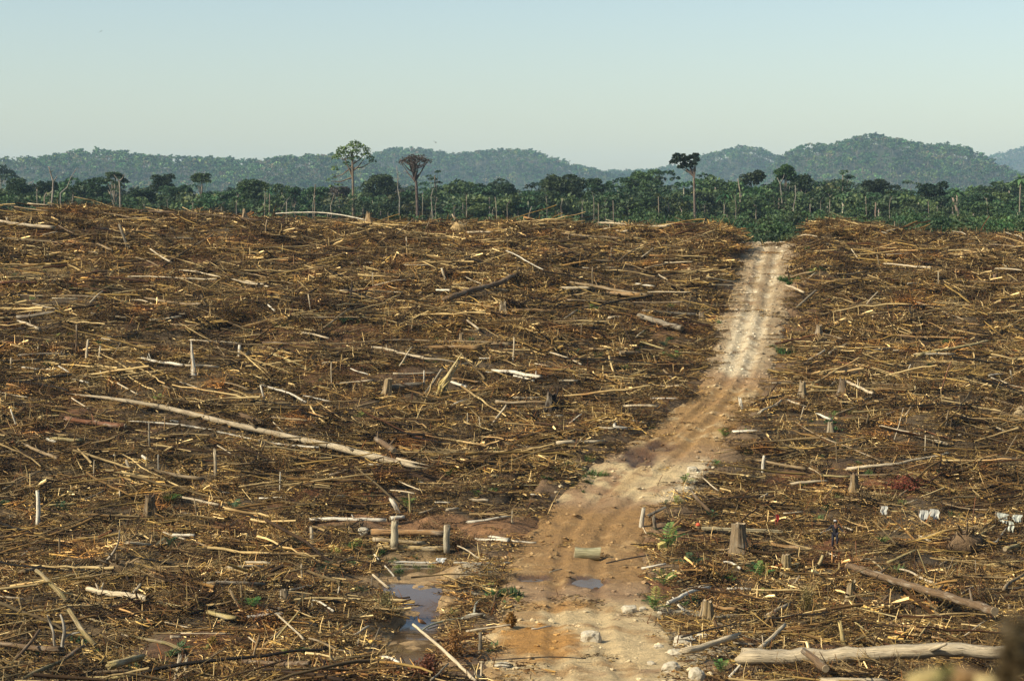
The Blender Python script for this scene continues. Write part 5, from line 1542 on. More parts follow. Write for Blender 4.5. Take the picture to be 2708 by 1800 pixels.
for line in TRACE.strip().split("\n"):
    body, _, lab = line.partition("|"); lab = lab.strip()
    f = body.split(); rg, x0, y0, x1, y1, th, ck = f[0], *map(float, f[1:6]), f[6]
    fl = f[7] if len(f) > 7 else ""
    ox_, oy_, sc_ = REG[rg]
    x0, y0, x1, y1, th = ox_ + x0 / sc_, oy_ + y0 / sc_, ox_ + x1 / sc_, oy_ + y1 / sc_, th / sc_ * 0.92
    if y1 > y0 and fl == "S": x0, y0, x1, y1 = x1, y1, x0, y0
    ang = math.degrees(math.atan2(abs(y1 - y0), abs(x1 - x0) + 1e-6))
    lo = (x0, y0) if y0 >= y1 else (x1, y1); hi = (x1, y1) if y0 >= y1 else (x0, y0)
    g0 = G(*lo); r = max(th / FPX * g0.y / 2, 0.035)
    lift = max(min(0.62, 0.16 + r * 1.8), r * 1.1 + 0.2) + 0.40 * float(smooth(150, 215, g0.y)) + (0.3 if th > 18 and g0.y < 170 else 0.0)
    if fl == "S" or (ang > 62 and fl != "L"):
        P0 = G(*lo, 0.0); P1 = at(hi[0], hi[1], P0.y + RNG.normal(0, .12)); P0.z -= 0.25
        posture = "standing" if ang > 76 else "leaning"
    else:
        k = 1.0 if ang < 20 else max(0.22, 1.0 - (ang - 20) / 34.0)
        a_ = G(*lo, lift); b_ = G(*hi, lift)
        Yh = a_.y + k * (b_.y - a_.y)
        P0 = a_; P1 = at(hi[0], hi[1], Yh)
        posture = "lying" if (ang < 30 or fl == "L") else "propped"
    Lm = (P1 - P0).length
    LOGSEG.append((P0.x, P0.y, P1.x, P1.y, r))
    d2 = 2 * r
    if posture in ("standing", "leaning"):
        name = "wooden_post" if d2 > 0.22 else "wooden_stake"; noun = "post" if d2 > 0.22 else "stake"
        noun = ("short " if Lm < 1.6 else "tall " if Lm > 3.5 else "") + noun
    elif Lm < 1.7 and d2 > 0.28: name, noun = "wood_chunk", "wood chunk"
    elif d2 > 0.40: name, noun = "fallen_log", ("long thick" if Lm > 7 else "short thick" if Lm < 3.5 else "thick") + " log"
    elif d2 > 0.24: name, noun = "wooden_pole", ("long" if Lm > 7 else "short" if Lm < 3 else "mid-length") + " pole"
    else: name, noun = "fallen_branch", ("long thin" if Lm > 5 else "short thin" if Lm < 2.2 else "thin") + " branch"
    o = make_log(P0, P1, r, WCOL[ck], fl == "J" or (posture == "lying" and RNG.random() < 0.45 and r > .08) or (posture in ("standing", "leaning") and RNG.random() < .65 and not lab.startswith("flat")), ck == 'm', name, bend=0.012 if posture != "lying" else 0.016, taper=0.72 if posture in ("standing", "leaning") else 0.8)
    grp = "logs and branches lying on the slope" if posture in ("lying", "propped") else "posts and stakes standing on the slope"
    cat = noun.split()[-1] if noun.split()[-1] in ("post", "stake", "log", "pole", "branch") else "wood chunk"
    if lab: tag(o, lab, cat, grp); USED[lab] = 1
    else: describe(o, WNAME[ck] + " " + noun + " " + posture, (x0 + x1) / 2, (y0 + y1) / 2, cat, grp)

# ---- the long weathered trunk, in three joined stretches of one body, splintered at both ends
def long_trunk():
    pts = [(213, 1043), (330, 1058), (450, 1080), (600, 1118), (740, 1150), (880, 1183), (1000, 1208), (1082, 1232)]
    P = np.array([np.array(G(a, q, 0.42)) for a, q in pts]); P0 = P[0].copy()
    for i in range(7): LOGSEG.append((P[i][0], P[i][1], P[i + 1][0], P[i + 1][1], .3))
    t = np.linspace(0, 7, 34); Q = np.stack([np.interp(t, range(8), P[:, k]) for k in range(3)], -1) - P0
    Q[:, 2] = np.convolve(np.pad(Q[:, 2], 3, mode='edge'), np.ones(7) / 7, 'valid')
    R = np.interp(t, [0, .6, 2, 4.2, 6, 7], [.06, .14, .20, .23, .25, .20]) * (1 + RNG.normal(0, .05, 34))
    root = tag(empty("fallen_tree_log", Vector(P0)), "long weathered pale trunk lying diagonally across the left middle slope", "log")
    mb = MB().tubes(Q, R, 12, WCOL['p'], wob=.14)
    jag(mb.v[0], np.arange(33 * 12, 34 * 12), Q[-1] - Q[-2], 2.2); jag(mb.v[0], np.arange(0, 12), Q[0] - Q[1], 2.5)
    mb.build("bark", m_wood, root, True, (0.40, 0.315, 0.19))
    for k in range(6):    # splinters at the lower end
        d = (Q[-1] - Q[-3]); d /= np.linalg.norm(d); s = Q[-3] + RNG.normal(0, .14, 3)
        e = s + d * RNG.uniform(1.2, 3.0) + RNG.normal(0, .12, 3)
        MB().tubes(np.array([s, (s + e) / 2, e]), np.array([.10, .07, .02]), 5, WCOL['p']).build("splinter", m_wood, root, True, WCOL['p'])
    for i, l in ((9, .9), (17, 1.2), (26, .8)):
        s = Q[i]; e = s + np.array([RNG.normal(0, .4), -.3, l * .6])
        MB().tubes(np.array([s, (s + e) / 2, e]), np.array([.13, .10, .05]), 6, WCOL['t']).build("branch_stub", m_wood, root, True, WCOL['t'])
long_trunk()

# ---- curved and forked branches
def curved(name, lists, colr, label, cat="branch", lift=.25, standing=False, group=None, moss=False):
    """lists: one per limb, [(px,py,thickness px), ...]; the first limb carries the others"""
    base = G(lists[0][0][0], lists[0][0][1], 0 if standing else lift); root = empty(name, base)
    tag(root, label, cat, group)
    for j, ls in enumerate(lists):
        P = []; R = []
        for (a, q, t) in ls:
            p = at(a, q, base.y + RNG.normal(0, .15)) if standing else G(a, q, lift)
            P.append(np.array(p - base)); R.append(t / FPX * base.y / 2)
        P = np.array(P); n = len(P); tt = np.linspace(0, n - 1, max(6, 3 * n))
        Q = np.stack([np.interp(tt, range(n), P[:, k]) for k in range(3)], -1)
        if len(Q) > 6:
            for k in range(3): Q[1:-1, k] = (Q[:-2, k] + 2 * Q[1:-1, k] + Q[2:, k]) / 4
        MB().tubes(Q, np.interp(tt, range(n), R), 8, colr, wob=.08).build("main_stem" if j == 0 else "side_branch", m_moss if moss else m_wood, root, True, colr)
    return root
def c(rg, *pts):
    ox_, oy_, s = REG[rg]; return [(ox_ + a / s, oy_ + q / s, t / s) for (a, q, t) in pts]
curved("forked_branch", [c('C1', (460, 1380, 30), (462, 1300, 28), (480, 1200, 26), (470, 1130, 20), (448, 1075, 14)), c('C1', (472, 1245, 22), (510, 1225, 18), (560, 1212, 16), (592, 1208, 10))], (0.36, 0.31, 0.23), "grey forked branch standing up out of the lower left tangle", standing=True)
curved("crooked_branch", [c('C1', (420, 1360, 20), (400, 1280, 18), (395, 1200, 17), (372, 1140, 15), (352, 1080, 12))], (0.40, 0.34, 0.24), "crooked grey stem just left of the forked grey branch", standing=True)
curved("curved_branch", [c('C1', (60, 1170, 14), (120, 1140, 18), (200, 1090, 22), (300, 1070, 18))], (0.42, 0.35, 0.24), "curved pale branch arching over the dark hollow at lower left")
curved("curved_branch", [c('C1', (780, 690, 26), (840, 620, 18), (880, 540, 14), (885, 450, 8))], (0.30, 0.24, 0.16), "thin branch curving up in front of the splintered tan log", standing=True)
curved("white_branch", [c('B3', (1090, 1140, 20), (1010, 1138, 24), (945, 1130, 24), (940, 1108, 22), (985, 1078, 20), (1060, 1078, 24), (1200, 1102, 14))], WCOL['w'], "bleached white forked branch bent back on itself at the left verge", lift=.2)
curved("curved_root", [c('C4', (1610, 490, 12), (1660, 520, 13), (1700, 540, 13), (1760, 540, 14), (1780, 500, 15), (1830, 435, 11))], (0.52, 0.45, 0.33), "pale snaking root above the dark hollow at the right edge")
curved("curved_branch", [c('C4', (750, 670, 10), (820, 660, 13), (880, 710, 14), (920, 750, 14))], (0.45, 0.36, 0.2), "arched yellowish branch above the thick slanting log")
curved("curved_branch", [c('B4', (500, 880, 16), (530, 830, 18), (580, 780, 20), (640, 755, 16))], (0.33, 0.24, 0.13), "curved root arching up to the twisted root snag")
curved("curved_branch", [c('B4', (620, 960, 12), (700, 940, 14), (800, 920, 15), (930, 870, 12))], (0.33, 0.25, 0.14), "sagging brown branch right of the twisted root snag")
curved("fallen_frond", [c('C3', (1640, 1130, 14), (1750, 1165, 18), (1860, 1205, 16), (1990, 1262, 8)), c('C3', (1650, 1150, 6), (1760, 1200, 8), (1900, 1240, 6), (1990, 1275, 3)), c('C3', (1660, 1125, 6), (1800, 1160, 8), (1900, 1195, 6), (2010, 1245, 3)), c('C3', (1700, 1140, 5), (1830, 1165, 6), (1930, 1190, 5), (2030, 1225, 3))], (0.25, 0.20, 0.12), "bundle of grey dry frond stems lying right of the ridged stump", cat="palm frond", lift=.3)
curved("curved_branch", [c('C2', (1600, 1110, 20), (1640, 1085, 24), (1700, 1070, 22), (1770, 1080, 16)), c('C2', (1690, 1060, 18), (1700, 1000, 16), (1740, 960, 14))], (0.42, 0.40, 0.28), "pale forked root curling right of the stream")
curved("curved_branch", [c('C2', (1290, 1200, 10), (1370, 1150, 14), (1480, 1120, 16), (1600, 1100, 10))], (0.40, 0.38, 0.22), "greenish branch arching between stream and pale forked root")

# ---- stumps
def stump(name, px, py, top, w, label, colr=WCOL['t'], flare=1.5, jagged=0.25, roots=4, lobes=5, group="stumps on the cleared slope", lean=0.0, rootlen=1.6, darkcut=False):
    b0 = G(px, py); s = b0.y / FPX
    r = w * s / 2 * .9; h = (py - top) * s; colr = tuple(.66 * q for q in colr); jagged = max(jagged, .12) * 1.5
    LOGSEG.append((b0.x - r, b0.y - .6, b0.x + r, b0.y - .6, r + .5))
    root = tag(empty(name, b0), label, "stump", group)
    ns, nk = 28, 9
    a = np.arange(ns) / ns * 2 * math.pi; ph = RNG.uniform(0, 6.28)
    V = []
    top_j = RNG.uniform(-1, 0.3, ns); top_j = (top_j + np.roll(top_j, 1)) / 2
    for k in range(nk):
        t = k / (nk - 1)
        rr = r * (1.06 - .20 * t) * (1 + (flare * 1.25 - 1) * (1 - t) ** 2.4 * (0.9 + 0.9 * np.cos(lobes * a + ph))) * (1 + 0.30 * (0.6 - np.abs(np.cos(lobes * .5 * a + ph))) * (1 - .3 * t) + 0.12 * np.cos((2 * lobes + 1) * a + 2 * ph) + 0.05 * RNG.normal(size=ns))
        z = -0.35 + (h + 0.35) * t + (top_j * jagged * r * 2 if k == nk - 1 else 0)
        V.append(np.stack([rr * np.cos(a) + lean * h * t, rr * np.sin(a), z + 0 * a], -1))
    V = np.array(V); idx = np.arange(ns * nk).reshape(nk, ns)
    q = np.stack([idx[:-1], np.roll(idx[:-1], -1, 1), np.roll(idx[1:], -1, 1), idx[1:]], -1).reshape(-1, 4)
    W = np.stack([np.broadcast_to(r * np.cos(a), (nk, ns)), np.broadcast_to(r * np.sin(a), (nk, ns)), V[..., 2] + 9.0], -1)
    MB().add(V, q, None, colr, W).build("trunk", m_wood, root, True, colr)
    tv = V[-1] * np.array([.97, .97, 1]) + np.array([0, 0, -0.02]); cc = tv.mean(0) - np.array([0, 0, .04])
    cw = np.concatenate([[[0, 0, 0]], np.stack([r * np.cos(a), r * np.sin(a), 0 * a], -1)])
    MB().add(np.concatenate([[cc], tv]), None, [(0, 1 + i, 1 + (i + 1) % ns) for i in range(ns)], (1, 1, 1), cw).build("cut_top", m_cut, root, False, (.12, .075, .04) if darkcut else (.36, .27, .155))
    for k in range(roots):
        an = k / roots * 2 * math.pi + RNG.normal() * .25 + 3.6; l = r * RNG.uniform(.8, 1.25) * rootlen + r
        pts = []
        for j, u in enumerate((0.55, 0.95, 1.35, 1.0 + l / r * .6, 1.0 + l / r)):
            dx, dy = math.cos(an + .12 * j) * u * r, math.sin(an + .12 * j) * u * r
            gz = ground(b0.x + dx, b0.y + dy) - b0.z
            pts.append((dx, dy, max(gz, -.6) + (h * .34, h * .16, .09, .03, -.10)[j]))
        MB().tubes(np.array(pts), np.array([.30, .27, .20, .14, .05]) * r, 8, colr, wob=.1).build("root", m_wood, root, True, colr)
    return root
stump("tree_stump", 1952, 1472, 1380, 44, "big buttressed stump with a flat sawn top, right of the track", (0.34, 0.24, 0.13), 1.45, .10, 6, 5, rootlen=2.4)
stump("tree_stump", 1870, 1643, 1584, 34, "ridged tan stump by the track near the white clods", (0.46, 0.32, 0.15), 1.3, .2, 4, 6)
stump("tree_stump", 2079, 1524, 1463, 28, "squat tan stump right of the palm seedlings", (0.45, 0.33, 0.15), 1.15, .05, 3, 4)
stump("tree_stump", 2258, 1308, 1248, 24, "ridged brown stump on the right slope above the person", (0.36, 0.24, 0.11), 1.4, .3, 4, 5, darkcut=True)
stump("tree_stump", 1020, 1052, 999, 25, "leaning cut stump in the centre of the middle slope", (0.47, 0.33, 0.16), 1.25, .08, 4, 5, lean=.16)
stump("tree_stump", 752, 1596, 1555, 25, "grooved grey tan stump left of the stream", (0.36, 0.27, 0.16), 1.15, .2, 3, 4)
stump("tree_stump", 1458, 1084, 1034, 27, "burnt black stump in the field left of the track", (0.040, 0.028, 0.018), 1.3, .8, 4, 5, darkcut=True)
stump("tree_stump", 975, 590, 560, 15, "pointed orange-brown stump on the crest right of the umbrella tree", (0.42, 0.27, 0.12), 1.9, 1.2, 3, 3, rootlen=3)
stump("tree_stump", 510, 994, 968, 14, "base of the bright splintered snag's broken neighbour, left field", (0.30, 0.2, 0.1), 1.4, .6, 3, 4)
stump("tree_stump", 2166, 888, 856, 17, "pale roadside stump right of the upper track", (0.48, 0.35, 0.2), 1.5, .4, 4, 4)
stump("tree_stump", 2122, 1048, 1004, 18, "fluted stump with spreading roots at the right verge", (0.42, 0.31, 0.17), 1.7, .6, 5, 4)
stump("tree_stump", 2228, 1050, 998, 20, "dark twisted root snag on the right slope", (0.22, 0.15, 0.08), 1.8, 1.3, 5, 3, rootlen=2.5, darkcut=True)
stump("tree_stump", 2196, 1143, 1112, 17, "small pale stump with hooked root on the right slope", (0.46, 0.36, 0.21), 1.3, .5, 3, 4)
stump("tree_stump", 2244, 1600, 1530, 24, "tan splintered stump under the end of the thick slanting log", (0.42, 0.30, 0.14), 1.2, .9, 3, 4, lean=.12)
stump("tree_stump", 398, 1376, 1302, 30, "dark broken stump in the lower left field", (0.24, 0.16, 0.075), 1.5, .7, 5, 4, darkcut=True)
stump("tree_stump", 2632, 744, 722, 13, "brown stump near the right edge of the upper slope", (0.30, 0.17, 0.09), 1.3, .4, 3, 4)
stump("tree_stump", 455, 612, 598, 14, "grey broken stump on the left upper slope", (0.38, 0.30, 0.2), 1.6, 1.0, 4, 4)
stump("tree_stump", 262, 612, 594, 14, "tan broken stump left of the grey leaning post", (0.40, 0.30, 0.18), 1.5, 1.0, 4, 4)
stump("tree_stump", 646, 568, 552, 9, "small tan stump on the crest right of the flat umbrella tree", (0.45, 0.32, 0.18), 1.6, .8, 3, 3)
stump("tree_stump", 1330, 832, 800, 22, "wide splintered stump in front of the massive brown trunk", (0.40, 0.29, 0.16), 1.6, 1.1, 4, 4)
stump("tree_stump", 1855, 850, 822, 16, "grey tan stump at the end of the rotting trunk by the track", (0.33, 0.24, 0.14), 1.4, .6, 3, 4)
stump("tree_stump", 1220, 900, 880, 12, "low stump behind the broad stripped log", (0.38, 0.26, 0.13), 1.3, .4, 3, 4)

# ---- bright splintered snag and the split yellow trunk
def snag(name, px, py, tip, w, label, colr, lean=0.0, n=4, base_col=(0.42, 0.24, 0.09)):
    b0 = G(px, py); s = b0.y / FPX; h = (py - tip[1]) * s; dx = (tip[0] - px) * s; r = w * s / 2
    root = tag(empty(name, b0), label, "snag")
    MB().tubes(np.array([(0, 0, -.3), (0, 0, .1), (dx * .1, 0, h * .12), (dx * .3, 0, h * .35), (dx * .65, 0, h * .68), (dx, 0, h)]), np.array([1.3, 1.05, .8, .62, .42, .08]) * r, 9, colr, wob=.15).build("spike", m_wood, root, True, colr)
    for k in range(n):
        q = RNG.uniform(.2, .55); o_ = RNG.normal(0, r * .5, 2)
        MB().tubes(np.array([(o_[0], o_[1], -.1), (o_[0] * 1.4 + dx * .1, o_[1] * 1.4, h * q * .5), (o_[0] * 1.7 + dx * q, o_[1] * 1.5, h * q)]), np.array([.45, .3, .06]) * r, 6, base_col).build("splinter", m_wood, root, True, base_col)
    return root
snag("splintered_snag", 513, 995, (506, 898), 16, "bright white splintered snag standing in the left middle field", (0.66, 0.57, 0.42))
snag("split_trunk", 1160, 1042, (1222, 932), 17, "split yellow trunk leaning right with torn splinters, middle slope", (0.55, 0.42, 0.18), n=6, base_col=(0.50, 0.37, 0.12))
snag("split_trunk", 1170, 1046, (1218, 950), 10, "thinner torn slab leaning against the split yellow trunk", (0.52, 0.40, 0.18), n=2, base_col=(0.48, 0.36, 0.14))

# ---- rootball and crest heaps
def rootball(px, py, w, h, label, colr):
    b0 = G(px, py); s = b0.y / FPX
    root = tag(empty("rootball", b0), label, "rootball")
    bm = bmesh.new(); bmesh.ops.create_icosphere(bm, subdivisions=3, radius=1.0)
    V = np.array([v.co[:] for v in bm.verts]); F = [[v.index for v in f.verts] for f in bm.faces]; bm.free()
    n = 1 + .28 * fbm(V[:, 0] * 2.2 + 9, V[:, 2] * 2.2 + V[:, 1], 400, 3)
    V = V * n[:, None] * np.array([w * s / 2, w * s * .35, h * s * .55]) + np.array([0, 0, h * s * .42])
    MB().add(V, None, F, colr, V).build("earth_clod", m_ground2, root, True)
    for k in range(12):
        a = RNG.uniform(0, 6.28); e = RNG.uniform(.1, 1.2); d = np.array([math.cos(a) * math.cos(e), -abs(math.sin(a)) * .6, math.sin(e)]); l = w * s * RNG.uniform(.5, .85)
        p = np.array([0, 0, h * s * .4]) + d * l * .5
        MB().tubes(np.array([p, p + d * l * .4 + RNG.normal(0, .1, 3), p + d * l * .7 + np.array([0, 0, -.2]) * l]), np.array([.07, .05, .02]), 5, WCOL['t']).build("root", m_wood, root, True, WCOL['t'])
m_ground2, nt, b = material("clod_earth", .95)
n2 = noise(nt, attr(nt, "wc", "Vector"), 5, 5, .7)
nt.links.new(mix(nt, 1.0, attr(nt, "Col", "Color"), ramp(nt, n2, [(.3, gray(.5)), (.5, gray(1)), (.7, gray(1.4))]), 'MULTIPLY'), b.inputs["Base Color"]); bump(nt, b, n2, .9, .2)
rootball(1215, 618, 44, 34, "straw coloured rootball of earth and roots on the crest", (0.42, 0.29, 0.13))
rootball(2700, 1110, 40, 38, "earthy rootball at the right edge of the middle slope", (0.34, 0.25, 0.13))
rootball(2555, 1462, 90, 62, "dark upturned rootball above the hollow at the lower right", (0.16, 0.10, 0.05))
rootball(320, 1530, 80, 50, "dark rooty mound under the splintered tan log", (0.13, 0.085, 0.04))

PLANTS = [(1764, 1433, 58, 'g'), (1827, 1486, 46, 'd'), (1755, 1533, 46, 'g'), (1729, 1597, 50, 'g'), (1929, 1536, 30, 'g'), (1993, 1500, 32, 'd'), (1811, 1269, 28, 'g'), (1791, 1326, 26, 'y'), (1882, 1365, 28, 'd'),
        (1907, 1765, 40, 'g'), (1371, 1586, 18, 'g'), (1811, 1597, 18, 'g'), (932, 1447, 36, 'g'), (850, 1501, 42, 'd'), (1075, 1329, 34, 'g'), (1189, 1251, 26, 'g'), (1261, 1304, 22, 'g'), (986, 1313, 18, 'd'), (664, 1597, 36, 'g'), (793, 1722, 30, 'd'),
        (754, 1729, 22, 'y'), (957, 1561, 22, 'd'), (661, 1476, 18, 'g'), (164, 1344, 30, 'd'), (448, 1319, 36, 'g'), (621, 1340, 28, 'd'), (450, 1436, 30, 'd'), (11, 1336, 22, 'd'), (464, 1726, 24, 'd'), (2188, 1345, 24, 'd'), (2335, 1429, 26, 'g'),
        (2015, 1511, 40, 'g'), (2026, 1572, 30, 'y'), (2531, 1567, 16, 'g'), (2126, 1283, 16, 'g'), (2476, 1374, 12, 'd'), (1469, 1136, 28, 'd'), (1581, 945, 22, 'd'), (1787, 943, 28, 'g'), (1696, 888, 20, 'd'), (1758, 912, 22, 'd'), (1918, 1146, 26, 'g'),
        (1307, 1191, 20, 'g'), (1892, 1227, 22, 'g'), (1569, 819, 24, 'g'), (1656, 974, 16, 'y'), (1885, 774, 14, 'd'), (1520, 933, 22, 'd'), (908, 850, 24, 'd'), (946, 850, 22, 'd'), (953, 1098, 20, 'y'), (843, 1008, 14, 'd'), (960, 978, 14, 'd'),
        (324, 809, 22, 'd'), (258, 819, 18, 'd'), (148, 888, 16, 'y'), (417, 1053, 24, 'y'), (790, 655, 14, 'd'), (680, 640, 12, 'd'), (1225, 755, 14, 'd'), (1120, 605, 14, 'd'), (1900, 700, 14, 'd'), (40, 695, 14, 'd'), (120, 735, 14, 'd'),
        (560, 1750, 24, 'd'), (545, 1715, 16, 'y'), (1760, 1330, 14, 'd'), (2480, 1250, 16, 'd'), (2270, 1225, 14, 'g'), (2150, 720, 16, 'g'), (2080, 735, 12, 'g'), (2270, 1000, 18, 'g')]
for (a, q, hh_, k) in PLANTS:
    p = G(a, q + hh_ * .35); LOGSEG.append((p.x - .1, p.y - .3, p.x + .1, p.y - .3, .05 + hh_ * .006))
# ================================================================ BRUSH LITTER (uncountable)
m_stick = None
def stick_material(name, gain=0.96):
    m, nt, b = material(name, 0.85)
    colr = attr(nt, "Col", "Color"); wc = attr(nt, "wc", "Vector")
    geo = nt.nodes.new("ShaderNodeNewGeometry"); oi = nt.nodes.new("ShaderNodeObjectInfo")
    st = noise(nt, vscale(nt, wc, 20, 20, 2.0), 2.0, 3, 0.6)
    c = mix(nt, 1.0, colr, ramp(nt, st, [(0.3, gray(0.6)), (0.5, gray(1.0)), (0.75, gray(1.3))]), 'MULTIPLY')
    # drier and rustier wood by stretch; dark patches also paint in shaded holes
    zn = noise(nt, geo.outputs["Position"], 0.11, 3, 0.6)
    c = mix(nt, 1.0, c, ramp(nt, zn, [(0.36, (0.66, 0.58, 0.46)), (0.48, (1.0, 0.94, 0.82)), (0.6, (1.22, 1.10, 0.88))]), 'MULTIPLY')
    zp = noise(nt, geo.outputs["Position"], 0.42, 2, 0.5)
    c = mix(nt, 1.0, c, ramp(nt, zp, [(0.34, (0.42, 0.36, 0.30)), (0.47, (0.92, 0.90, 0.86)), (0.62, (1.25, 1.22, 1.15))]), 'MULTIPLY')  # darker brush patches, also painting in the shade of hollows and log piles
    zr = noise(nt, geo.outputs["Position"], 0.19, 3, 0.6)
    c = mix(nt, ramp(nt, zr, [(0.57, gray(0)), (0.70, gray(0.7))]), c, mix(nt, 1.0, c, (1.1, 0.66, 0.42), 'MULTIPLY'))
    c = mix(nt, 1.0, c, (gain * 1.02, gain * 1.0, gain * 0.86), 'MULTIPLY')
    hsv = nt.nodes.new("ShaderNodeHueSaturation"); nt.links.new(c, hsv.inputs["Color"])
    mr = nt.nodes.new("ShaderNodeMapRange"); nt.links.new(oi.outputs["Random"], mr.inputs[0]); mr.inputs[3].default_value = 0.38; mr.inputs[4].default_value = 1.45
    nt.links.new(mr.outputs[0], hsv.inputs["Value"])
    nt.links.new(hsv.outputs[0], b.inputs["Base Color"])
    return m
m_stick = stick_material("dry_sticks")
WOODPAL = np.array([(0.40, 0.285, 0.112), (0.215, 0.137, 0.057), (0.072, 0.043, 0.020), (0.215, 0.165, 0.098), (0.68, 0.545, 0.33), (0.13, 0.056, 0.021), (0.018, 0.013, 0.008)])
def pick_cols(n, w, rng):
    w = np.array(w, float); w /= w.sum()
    return WOODPAL[rng.choice(len(WOODPAL), n, p=w)] * rng.uniform(0.75, 1.25, (n, 1))
def stick_set(mb, n, rad, hgt, lmin, lmax, rmin, rmax, w, rng, bendf=0.030, tilt=0.20, upright=0.05, ns=3, K=3, zbase=0.0):
    a = rng.uniform(0, 2 * math.pi, n); rr = rad * np.sqrt(rng.random(n))
    C = np.stack([rr * np.cos(a), rr * np.sin(a), zbase + hgt * (1 - (rr / rad) ** 2 * 0.7) * rng.random(n)], -1)
    L = lmin * (lmax / lmin) ** (rng.random(n) ** 1.5)
    az = rng.uniform(0, 2 * math.pi, n); el = rng.normal(0, tilt, n)
    up = rng.random(n) < upright
    el = np.where(up, rng.uniform(0.8, 1.5, n), el)
    D = np.stack([np.cos(az) * np.cos(el), np.sin(az) * np.cos(el), np.sin(el)], -1)
    C[:, 2] += np.where(up, np.minimum(L, 0.9) * 0.35, 0)
    t = np.linspace(-0.5, 0.5, K)[None, :, None]
    P = C[:, None, :] + D[:, None, :] * t * np.where(up, np.minimum(L, 0.9), L)[:, None, None]
    off = rng.normal(size=(n, 1, 3)) * (L * bendf)[:, None, None]
    P = P + off * (1 - (2 * t) ** 2)
    if K > 3: P = P + rng.normal(size=P.shape) * (L * bendf * 0.22)[:, None, None]
    r = rmin * (rmax / rmin) ** (rng.random(n) ** 1.6)
    R = r[:, None] * np.linspace(1.0, 0.55, K)[None, :]
    mb.tubes(P, R, ns, pick_cols(n, w, rng), cap=(ns >= 4))
litter_lib = []
def straw_clump(seed):
    rng = np.random.default_rng(seed); mb = MB()
    stick_set(mb, 85, 1.35, 0.34, 0.3, 2.0, 0.012, 0.040, (2.6, 4, 4.5, 2.2, 0.8, 1.0, 1.6), rng)
    stick_set(mb, 45, 1.3, 0.18, 0.12, 0.6, 0.014, 0.050, (2.6, 3.5, 3.5, 2, 1.6, 0.8, 1.2), rng, tilt=.3)
    return mb
def dark_brush(seed):
    rng = np.random.default_rng(seed); mb = MB()
    stick_set(mb, 120, 1.25, 0.60, 0.5, 2.3, 0.008, 0.024, (1.5, 3, 4.5, 2.5, 0.4, 1.3, 2.0), rng, 0.07, 0.34, 0.06, K=4)
    return mb
def chip_clump(seed):
    rng = np.random.default_rng(seed); mb = MB()
    stick_set(mb, 55, 1.4, 0.22, 0.2, 0.8, 0.022, 0.06, (2.6, 3, 2.5, 2, 2.2, 0.8, .8), rng, .02, .26, 0.07, ns=4)
    stick_set(mb, 70, 1.4, 0.2, 0.2, 1.2, 0.009, 0.024, (2.6, 3.4, 4, 2, .8, .9, 1.4), rng)
    return mb
def coarse_clump(seed):
    rng = np.random.default_rng(seed); mb = MB()
    stick_set(mb, 30, 1.5, 0.5, 0.8, 3.0, 0.028, 0.075, (2.6, 3, 2.6, 2.4, 1.8, .8, .9), rng, .025, .2, .05, ns=4, K=4)
    stick_set(mb, 80, 1.4, 0.45, 0.4, 1.8, 0.009, 0.024, (2, 3.2, 4.4, 2, .6, 1, 1.6), rng, .05, .28)
    return mb
for i in range(4): litter_lib.append(unlinked("litter", straw_clump(500 + i), m_stick))
for i in range(3): litter_lib.append(unlinked("litter", dark_brush(510 + i), m_stick))
for i in range(3): litter_lib.append(unlinked("litter", chip_clump(520 + i), m_stick))
for i in range(3): litter_lib.append(unlinked("litter", coarse_clump(530 + i), m_stick))
_bare = []
for (a, q, rx, ry, s) in ((120, 722, 8, 5, .85), (330, 765, 5, 3, .5), (1150, 1392, 5.0, 2.0, .9), (1330, 1400, 3.6, 3.5, .85), (950, 1388, 4.0, 1.6, .8), (1840, 1440, 2.8, 3.0, .55), (1830, 1720, 2.6, 4.0, .6), (1300, 1700, 1.2, 4.0, .7),
                        (1480, 1495, 2.6, 2.5, .7), (1760, 1545, 3, 2, .5), (2250, 1440, 2.5, 2.5, .3), (1640, 960, 3, 3, .45), (1780, 1590, 2.5, 3, .5)):
    X, Y, _ = hit(a, q, H0); _bare.append((X, Y, rx, ry, s))
for (a0, q0, a1, q1, rr) in ((985, 1474, 1195, 1478, 1.6), (985, 1440, 1195, 1440, 1.6), (2195, 1448, 2215, 1448, 1.0), (1553, 1475, 1560, 1475, .6), (1754, 1458, 1775, 1458, .7), (2330, 1372, 2345, 1372, .8), (2440, 1386, 2475, 1382, .8), (2645, 1392, 2700, 1392, .9), (1780, 1700, 1850, 1760, 1.2), (1860, 1405, 2070, 1410, .6)):
    A_, B_ = G(a0, q0), G(a1, q1); LOGSEG.append((A_.x, A_.y, B_.x, B_.y, rr))
HARD = []      # things that must stay in plain view
for (a0, q0, a1, q1, rr) in ((2200, 1452, 2214, 1452, .9), (1935, 1480, 1970, 1480, .9), (2250, 1508, 2650, 1630, .5), (2000, 1750, 2690, 1745, .5), (985, 1474, 1195, 1478, 1.2), (985, 1440, 1195, 1440, 1.2), (2330, 1372, 2345, 1372, .6), (2440, 1386, 2475, 1382, .6), (2645, 1392, 2700, 1392, .6),
                             (1750, 1462, 1775, 1462, .7), (230, 1580, 400, 1590, .4), (180, 1490, 400, 1490, .4), (420, 1600, 620, 1640, .4)):
    A_, B_ = G(a0, q0), G(a1, q1); HARD.append((A_.x, A_.y, B_.x, B_.y, rr))
